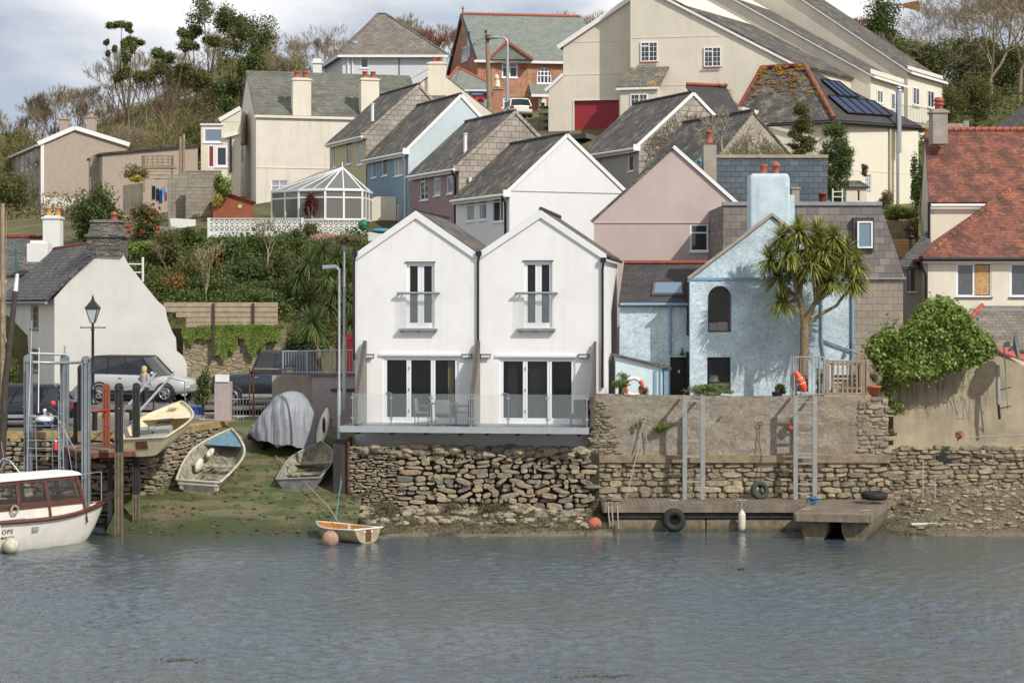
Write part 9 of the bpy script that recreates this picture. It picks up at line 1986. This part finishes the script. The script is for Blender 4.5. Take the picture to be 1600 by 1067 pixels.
# garden gate, wooden balustrade, horseshoe ring, lifebuoy
YR=64.25; o=railing('metal_gate','slim steel gate and railing above the many runged ladder',1239,558,1287,558,619,619,YR,YR,8,'galv',.012,2,'gate')
for px in (1236,1243,1280,1287): m=MB(); m.tube([W(px,556,YR),W(px,625,YR)],.03,8); obj('gate_post',m,MT['galv'],o)
wb=thing('wooden_balustrade','weathered wooden balustrade and deck edge beside the steel gate','balustrade',W(1292,622,YR)); m=MB(); f=Face(XY(1291,YR),XY(1357,YR)); zt_=Z(563,YR);zb_=Z(617,YR); m.fb(f,0,f.L,-.04,.04,zt_-.06,zt_); m.fb(f,0,f.L,-.04,.04,zb_+.02,zb_+.08); obj('rails',m,MT['wood_weathered'],wb)
for i in range(9): u=f.L*(i+.5)/9; m=MB(); m.fb(f,u-.03,u+.03,-.03,.03,zb_+.08,zt_-.06); obj('baluster',m,MT['wood_weathered'],wb)
for u in (.03,f.L-.03): m=MB(); m.fb(f,u-.055,u+.055,-.06,.06,zb_,zt_+.04); obj('newel_post',m,MT['wood_weathered'],wb)
m=MB(); m.fb(f,-.1,f.L+.12,-1.2,.08,zb_-.16,zb_); obj('deck_edge',m,MT['wood_pale'],wb)
gt=thing('garden_bench','weathered slatted garden seat and planter behind the wooden balustrade','bench',W(1320,610,65.4)); f=Face(XY(1303,65.2),XY(1346,65.2)); zs0=4.2
for z in (.45,.6,.75): m=MB(); m.fb(f,0,f.L,-.5,-.46,zs0+z,zs0+z+.1); obj('back_slat',m,MT['wood_weathered'],gt)
m=MB(); m.fb(f,0,f.L,-.45,0,zs0+.38,zs0+.43); obj('seat',m,MT['wood_weathered'],gt); m=MB(); m.fb(f,-.06,f.L+.05,-.5,.03,zs0+1.22,zs0+1.28); obj('shelf_top',m,MT['wood_weathered'],gt)
for u in (.03,f.L-.03): m=MB(); m.fb(f,u-.04,u+.04,-.5,-.42,zs0,zs0+1.22); obj('leg',m,MT['wood_weathered'],gt)
o=thing('horseshoe_lifebuoy','bright orange rescue float hanging on the steel gate','lifebuoy',W(1249,597,64.1)); m=MB(uv=False); cen=W(1249,597,64.12); pts=[]
for i in range(17): t=i/16; a=.35+t*(2*PI-1.9); pts.append(cen+Vector((math.cos(a)*.16-.05,0,math.sin(a)*.32)))
pts=[cen+Vector((x*.021,0,-y*.021)) for x,y in ((-8,-17),(-4,-14),(0,-6),(4,2),(7,9),(9,16))]; m.tube(pts,[.05,.10,.13,.14,.13,.06],12); obj('float',m,MT['ring_orange'],o)
m=MB(uv=False); m.torus(pts[3],.14,.012,(.3,0,-.8),16,5); m.torus(pts[2],.135,.012,(.35,0,-.8),16,5); obj('grab_line',m,MT['ring_white'],o)
o=thing('lifebuoy','red and white striped lifebuoy standing among plants by the pale blue lean-to','lifebuoy',W(990,603,65.4)); cen=W(990,604,65.5)
for i in range(4): m=MB(uv=False); m.torus(cen,.30,.075,(0,-1,.12),8,10,PI/2*i-PI/4,PI/2*i+PI/4-.02); obj('segment',m,MT['ring_red' if i%2==1 else 'ring_white'],o)
m=MB(uv=False); p=W(971,592,65.6); m.add([p,p+Vector((.32,0,.16)),p+Vector((.28,.05,-.1)),p+Vector((-.02,0,-.14)),p+Vector((.1,.08,.0))],[(0,1,4),(1,2,4),(2,3,4),(3,0,4),(0,3,2,1)]); tag(obj('green_pennant',m,plain('pennant_green',c(92,176,140),.7)),'folded green cloth pennant beside the striped lifebuoy','flag')
# satellite dish, pipes, bracket on the rendered wall
o=thing('satellite_dish','large grey mesh satellite dish seen edge-on above the rendered wall','satellite dish',W(1585,560,65.4)); m=MB(uv=False); ce=W(1588,541,65.1); ax=nrm((.93,-.35,.12)); m.lathe(ce,[(.01,-.10),(.2,-.085),(.35,-.04),(.46,.02),(.48,.05),(.45,.03),(.33,-.03),(.01,-.09)],28,axis=ax); obj('dish',m,MT['dish_grey'],o); m=MB(); m.tube([ce-ax*.1,W(1576,548,65.3)],.04,8); m.box(*W(1574,538,65.3),.14,.2,.2); m.tube([W(1568,535,65.3),W(1575,640,65.4)],.022,8); m.tube([ce,ce+ax*.4+Vector((0,0,.1))],.015,6); obj('mount',m,MT['galv'],o)
for y in (605,634): m=MB(); m.tube([W(1563,y+4,65.5),W(1580,y,65.3)],.02,6); obj('wall_bracket',m,MT['lamp_black'],o)
o=thing('soil_pipe','grey stub of drainpipe on the rendered wall below the dish','pipe',W(1560,640,65.5)); m=MB(); m.tube([W(1559,570,65.5),W(1560,632,65.45)],.075,10); obj('upper_pipe',m,MT['galv'],o); m=MB(); m.tube([W(1560,632,65.45),W(1562,655,65.45)],.05,8); obj('lower_pipe',m,MT['black_plastic'],o)
o=thing('mooring_bracket','rusty bracket holding a long rod against the rendered wall','bracket',W(1500,683,65.4)); m=MB(uv=False); m.ell(W(1500,679,65.35),.16,.1,.14,8,6,.2,3); m.tube([W(1496,688,65.4),W(1502,680,65.2)],.03,6); obj('bracket',m,plain('rust_pink',c(158,104,88),.9,var=.25),o); m=MB(); m.tube([W(1502,684,65.3),W(1560,681,65.3),W(1640,677,65.2)],.025,6); obj('rod',m,MT['galv'],o)
for px in (1442,1461): m=MB(uv=False); m.tube([W(px,722 if px==1442 else 747,65.2),W(px,778,64.6)],.018,6); o=obj('metal_stake',m,MT['galv']); tag(o,'taller thin metal stake in front of the right quay wall' if px==1442 else 'shorter thin metal stake in front of the right quay wall','stake')
m=MB(); p=W(1448,815,62.2); m.box(p.x,p.y,mud(p.x,p.y)+.04,1.1,.12,.06,.15); tag(obj('driftwood_plank',m,MT['hull_white']),'pale plank lying on the mud at the right','plank')
# ---------------- balcony furniture ----------------
def chair(label,x,y,rz,grp=None,mt='wall_lamp_grey',seat='wall_lamp_grey',nm='patio_chair'):
    r=thing(nm,label,'chair',(0,0,0),grp)
    for sx_ in (-1,1):
        for sy in (-1,1): m=MB(); m.tube([(sx_*.25,sy*.24,0),(sx_*.25,sy*.22,.42 if sy<0 else .44),(sx_*.25,sy*(.22 if sy<0 else .26),.64 if sy<0 else .9)],.016,6); obj('leg',m,MT[mt],r)
        m=MB(); m.beam((sx_*.25,-.24,.65),(sx_*.25,.25,.66),.05,.025); obj('armrest',m,MT[mt],r)
    m=MB(); m.box(0,0,.43,.48,.46,.03); obj('seat',m,MT[seat],r); m=MB(); m.box(0,.26,.68,.48,.025,.44,0,(-.1,0)); obj('backrest',m,MT[seat],r)
    r.location=(x,y,ZD+.0); r.rotation_euler=(0,0,rz); return r
P=lambda px,n,fc=fc1: fc.p(fc.uz(px,640,n)[0],n,ZD)
plain('mesh_seat',c(120,122,115),.7,var=.05)
p=P(692,1.35); chair('grey mesh patio chair with its back to the water, nearest the glass',p.x,p.y,R(180),'patio chairs round the balcony table',seat='mesh_seat')
p=P(661,.95); chair('grey mesh patio chair at the left end of the balcony table',p.x,p.y,R(80),'patio chairs round the balcony table',seat='mesh_seat')
p=P(723,.85); chair('grey patio chair at the right end of the balcony table, by the dividing screen',p.x,p.y,R(-95),'patio chairs round the balcony table',seat='mesh_seat')
o=thing('patio_table','dark patio table on the left balcony','table',P(693,.8)); p=P(693,.8); m=MB(); m.box(p.x,p.y,ZD+.73,1.0,.7,.03); obj('table_top',m,MT['wall_lamp_grey'],o)
for sx_ in (-.42,.42):
    for sy in (-.28,.28): m=MB(); m.cyl((p.x+sx_,p.y+sy,ZD),(p.x+sx_,p.y+sy,ZD+.72),.02,n=6); obj('leg',m,MT['lamp_black'],o)
o=thing('wicker_seat','dark brown wicker seat on the right balcony','seat',P(902,.8,fc2)); p=P(902,.7,fc2)
for nm,lo,sz in (('seat',(0,0,.32),(.55,.6,.14)),('backrest',(.2,.27,.62),(.62,.08,.5)),('armrest',(.3,0,.45),(.07,.6,.2))): m=MB(); m.box(p.x+lo[0],p.y+lo[1],ZD+lo[2],*sz); obj(nm,m,plain('wicker',c(96,66,56),.85,var=.2,scale=20,bmp=.5,bs=60) if 'wicker' not in MT else MT['wicker'],o)
for sx_ in (-.22,.22):
    for sy in (-.25,.25): m=MB(); m.box(p.x+sx_,p.y+sy,ZD+.13,.05,.05,.26); obj('leg',m,MT['wicker'],o)
# ---------------- hillside small things ----------------
o=thing('wind_pump','old rusty wind pump head with a tail vane on the skyline','wind pump',W(1380,60,170)); Yw=168; m=MB(); m.tube([W(1376,60,Yw),W(1375,12,Yw)],.12,6); m.tube([W(1386,60,Yw),W(1382,12,Yw)],.1,6); m.tube([W(1376,40,Yw),W(1395,40,Yw)],.06,5); m.tube([W(1376,28,Yw),W(1396,28,Yw),W(1396,42,Yw)],.05,5); m.box(*W(1380,10,Yw),.9,.5,.6); obj('tower',m,MT['pile_dark'],o)
m=MB(); m.tube([W(1384,9,Yw),W(1413,8,Yw)],.07,6); m.tube([W(1384,13,Yw),W(1413,12,Yw)],.05,6); m.slab([W(1411,6,Yw),W(1436,1,Yw),W(1437,18,Yw),W(1411,12,Yw)],.05); obj('tail_vane',m,plain('vane_rust',c(150,112,66),.9,var=.3),o)
m=MB()
for i in range(10): a=2*PI*i/10; q=W(1373,2,Yw); m.beam(q,q+Vector((.08,math.cos(a)*1.6,math.sin(a)*1.6)),.06,.22)
obj('wheel_blades',m,MT['pile_dark'],o)
o=thing('telegraph_pole','wooden telegraph pole in front of the red brick house','pole',W(765,172,143)); m=MB(); m.tube([W(765,175,143),W(761,52,143)],[.2,.15],8); obj('pole',m,MT['wood_weathered'],o); m=MB(); m.cyl(W(763,62,142.8),W(763,56,142.8),.25,n=10); m.cyl(W(759,52,143),W(759,48,143),.1,n=6); obj('fittings',m,MT['lamp_black'],o)
m=MB(uv=False); m.tube([W(763,57,142.8),W(745,64,150),W(728,76,158)],.02,4); m.tube([W(763,64,142.8),W(740,72,150)],.02,4); m.tube([W(763,58,142.8),W(700,90,135),W(640,125,118)],.018,4); tag(obj('overhead_wires',m,MT['lamp_black']),'overhead wires leading from the telegraph pole','wires')
o=thing('street_lamp','tall curved street lamp in front of the red brick house on the hill','street lamp',W(793,178,141)); m=MB(); m.tube([W(793,182,141),W(793,66,141),W(791,61,141),W(785,59,141),W(772,58,141)],[.14,.09,.08,.08,.08],8); obj('pole',m,MT['galv_light'],o); m=MB(); m.ell(W(770,59,141),.5,.15,.12,10,6); obj('lamp_head',m,MT['lead'],o)
o=thing('dark_fence','dark timber gate and fence beside the beige garage wing','fence',W(843,210,122)); m=MB(); f=Face(XY(842,122),XY(857,122))
for i in range(4): m.fb(f,0,f.L,0,.05,Z(210,122)+.3+i*.45,Z(210,122)+.5+i*.45)
obj('rails',m,MT['wood_dark'],o)
for u in (0,f.L): m=MB(); m.fb(f,u-.06,u+.06,.05,.15,Z(214,122),Z(186,122)); obj('post',m,MT['wood_dark'],o)
m=MB(); a=[W(845,225,121),W(915,240,116),W(945,212,121),W(905,205,124)]; m.slab([Vector((p.x,p.y,Z(216,120))) for p in a],.3); struct('driveway',m,MT['asphalt'],True)
# trellis arch and washing line
o=thing('garden_trellis','weathered trellis arbour in front of the long brown outbuilding','trellis',W(246,290,112)); f=Face(XY(222,112),XY(271,112)); m=MB()
for i in range(7): u=f.L*i/6; m.fb(f,u-.03,u+.03,0,.05,Z(262,112),Z(244,112))
for y in (244,249,254,259): m.fb(f,0,f.L,.05,.08,Z(y,112)-.04,Z(y,112)+.03)
m.fb(f,-.1,f.L+.1,-.6,.1,Z(262,112)-.05,Z(262,112)+.05)
for y in (268,274,280): m.fb(f,0,f.L,.05,.08,Z(y,112)-.03,Z(y,112)+.03)
obj('lattice',m,MT['wood_weathered'],o)
for u in (.1,f.L-.1): m=MB(); m.fb(f,u-.06,u+.06,-.1,.04,Z(300,112),Z(244,112)); obj('post',m,MT['wood_weathered'],o)
o=thing('trellis_post','pair of tall grey posts beside the long brown outbuilding','post',W(285,290,110)); 
for px,yt in ((282,214),(287,210)): m=MB(); m.cyl(W(px,285,110),W(px,yt,110),.09,n=8); obj('post',m,MT['wood_weathered'],o)
o=thing('washing_line','washing line with dark and blue clothes hanging on it','washing line',W(250,330,101)); m=MB(uv=False); m.cyl(W(264,356,100.5),W(264,277,100.5),.04,n=8); m.tube([W(236,288,102),W(250,296,101.5),W(264,290,100.5)],.012,4); obj('line_and_post',m,MT['galv'],o)
for px,w_,y0_,y1_,mt in ((240,6,291,314,'washing_dark'),(246,5,295,316,'washing_dark'),(251,6,297,320,'washing_blue'),(256,6,294,308,'washing_sky'),(259,4,300,316,'washing_red')):
    f=Face(XY(px-w_/2,101.3),XY(px+w_/2,101.3)); m=MB(); n=6
    for i in range(n): m.fb(f,f.L*i/n,f.L*(i+1)/n,.03*(i%2),.03*(i%2)+.02,Z(y1_,101.3)+.05*(i%3),Z(y0_,101.3)); 
    obj('garment',m,MT[mt],o)
m=MB(uv=False); m.ell(W(568,352,96.5),.28,.28,.3,14,10); tag(obj('green_bin_ball',m,plain('green_ball',c(30,110,74),.5)),'dark green rounded bush shaped cover below the blue house','cover')
m=MB(uv=False); m.ell(W(598,361,95.8),.6,.3,.14,14,8); tag(obj('turquoise_kayak',m,plain('turq',c(60,140,156),.5)),'turquoise upturned canoe on the low wall under the blue house','canoe')
m=MB(uv=False); m.ell(W(1093,252,79),.11,.11,.11,12,8); tag(obj('blue_balloon',m,plain('blu',c(40,150,200),.4)),'small bright blue ball beside the mauve house chimney','ball')
o=thing('roof_ladder','short white frame ladder on the flat roof beside the dark conifer','ladder',W(1309,315,86)); 
for px in (1301,1316): m=MB(); m.cyl(W(px,318,86),W(px,295,86),.04,n=6); obj('stile',m,MT['white_paint'],o)
for y in (300,308): m=MB(); m.tube([W(1301,y,86),W(1316,y,86)],.03,6); obj('rung',m,MT['white_paint'],o)
o=thing('garden_steps_rail','white post and rail fence beside the cottage gable','fence',W(210,440,86)); m=MB(); 
for y in (413,426): m.tube([W(197,y,86),W(222,y,86)],.04,6)
obj('rails',m,MT['white_paint'],o); m=MB(); m.cyl(W(223,440,86),W(223,402,86),.06,n=8); obj('post',m,MT['white_paint'],o)
m=MB(uv=False); m.tube([W(25,425,84),W(25,388,84)],.04,6); tag(obj('green_pole',m,plain('grn',c(30,120,100),.5)),'thin green pole standing by the slate roofs at the left','pole')
# aerials on roofs
def aerial(px,yb,yt,Y,label):
    m=MB(uv=False); a=W(px,yb,Y);b=W(px,yt,Y); m.tube([a,b],.02,5); 
    for i in range(4): q=b+Vector((-.2+i*.13,0,-.05)); m.tube([q+Vector((0,-.2,0)),q+Vector((0,.2,0))],.01,4)
    m.tube([b+Vector((-.3,0,-.05)),b+Vector((.3,0,-.05))],.012,4); tag(obj('tv_aerial',m,MT['galv']),label,'aerial','roof aerials')
aerial(643,250,217,101,'aerial on the corner of the pale blue gable'); aerial(652,255,215,101,'taller aerial beside the pale blue gable corner'); aerial(1000,165,120,112,'aerial above the lichen covered porch roof')
# debris on water
m=MB(uv=False); rs=np.random.RandomState(5)
for px,py,w_ in ((284,1031,.5),(942,1056,1.2),(1153,887,.3)):
    Y=7.9*2900/(py-460); P_=np.stack([X(px,Y)+rs.normal(0,w_*.4,160),Y+rs.normal(0,.12,160),np.full(160,.012)],1); leafquads(m,P_,np.tile([0,0,1],(160,1)),.05,rs,.35,.15)
tag(obj('floating_weed',m,MT['weed']),'dark patches of weed floating on the water','seaweed',kind='stuff')
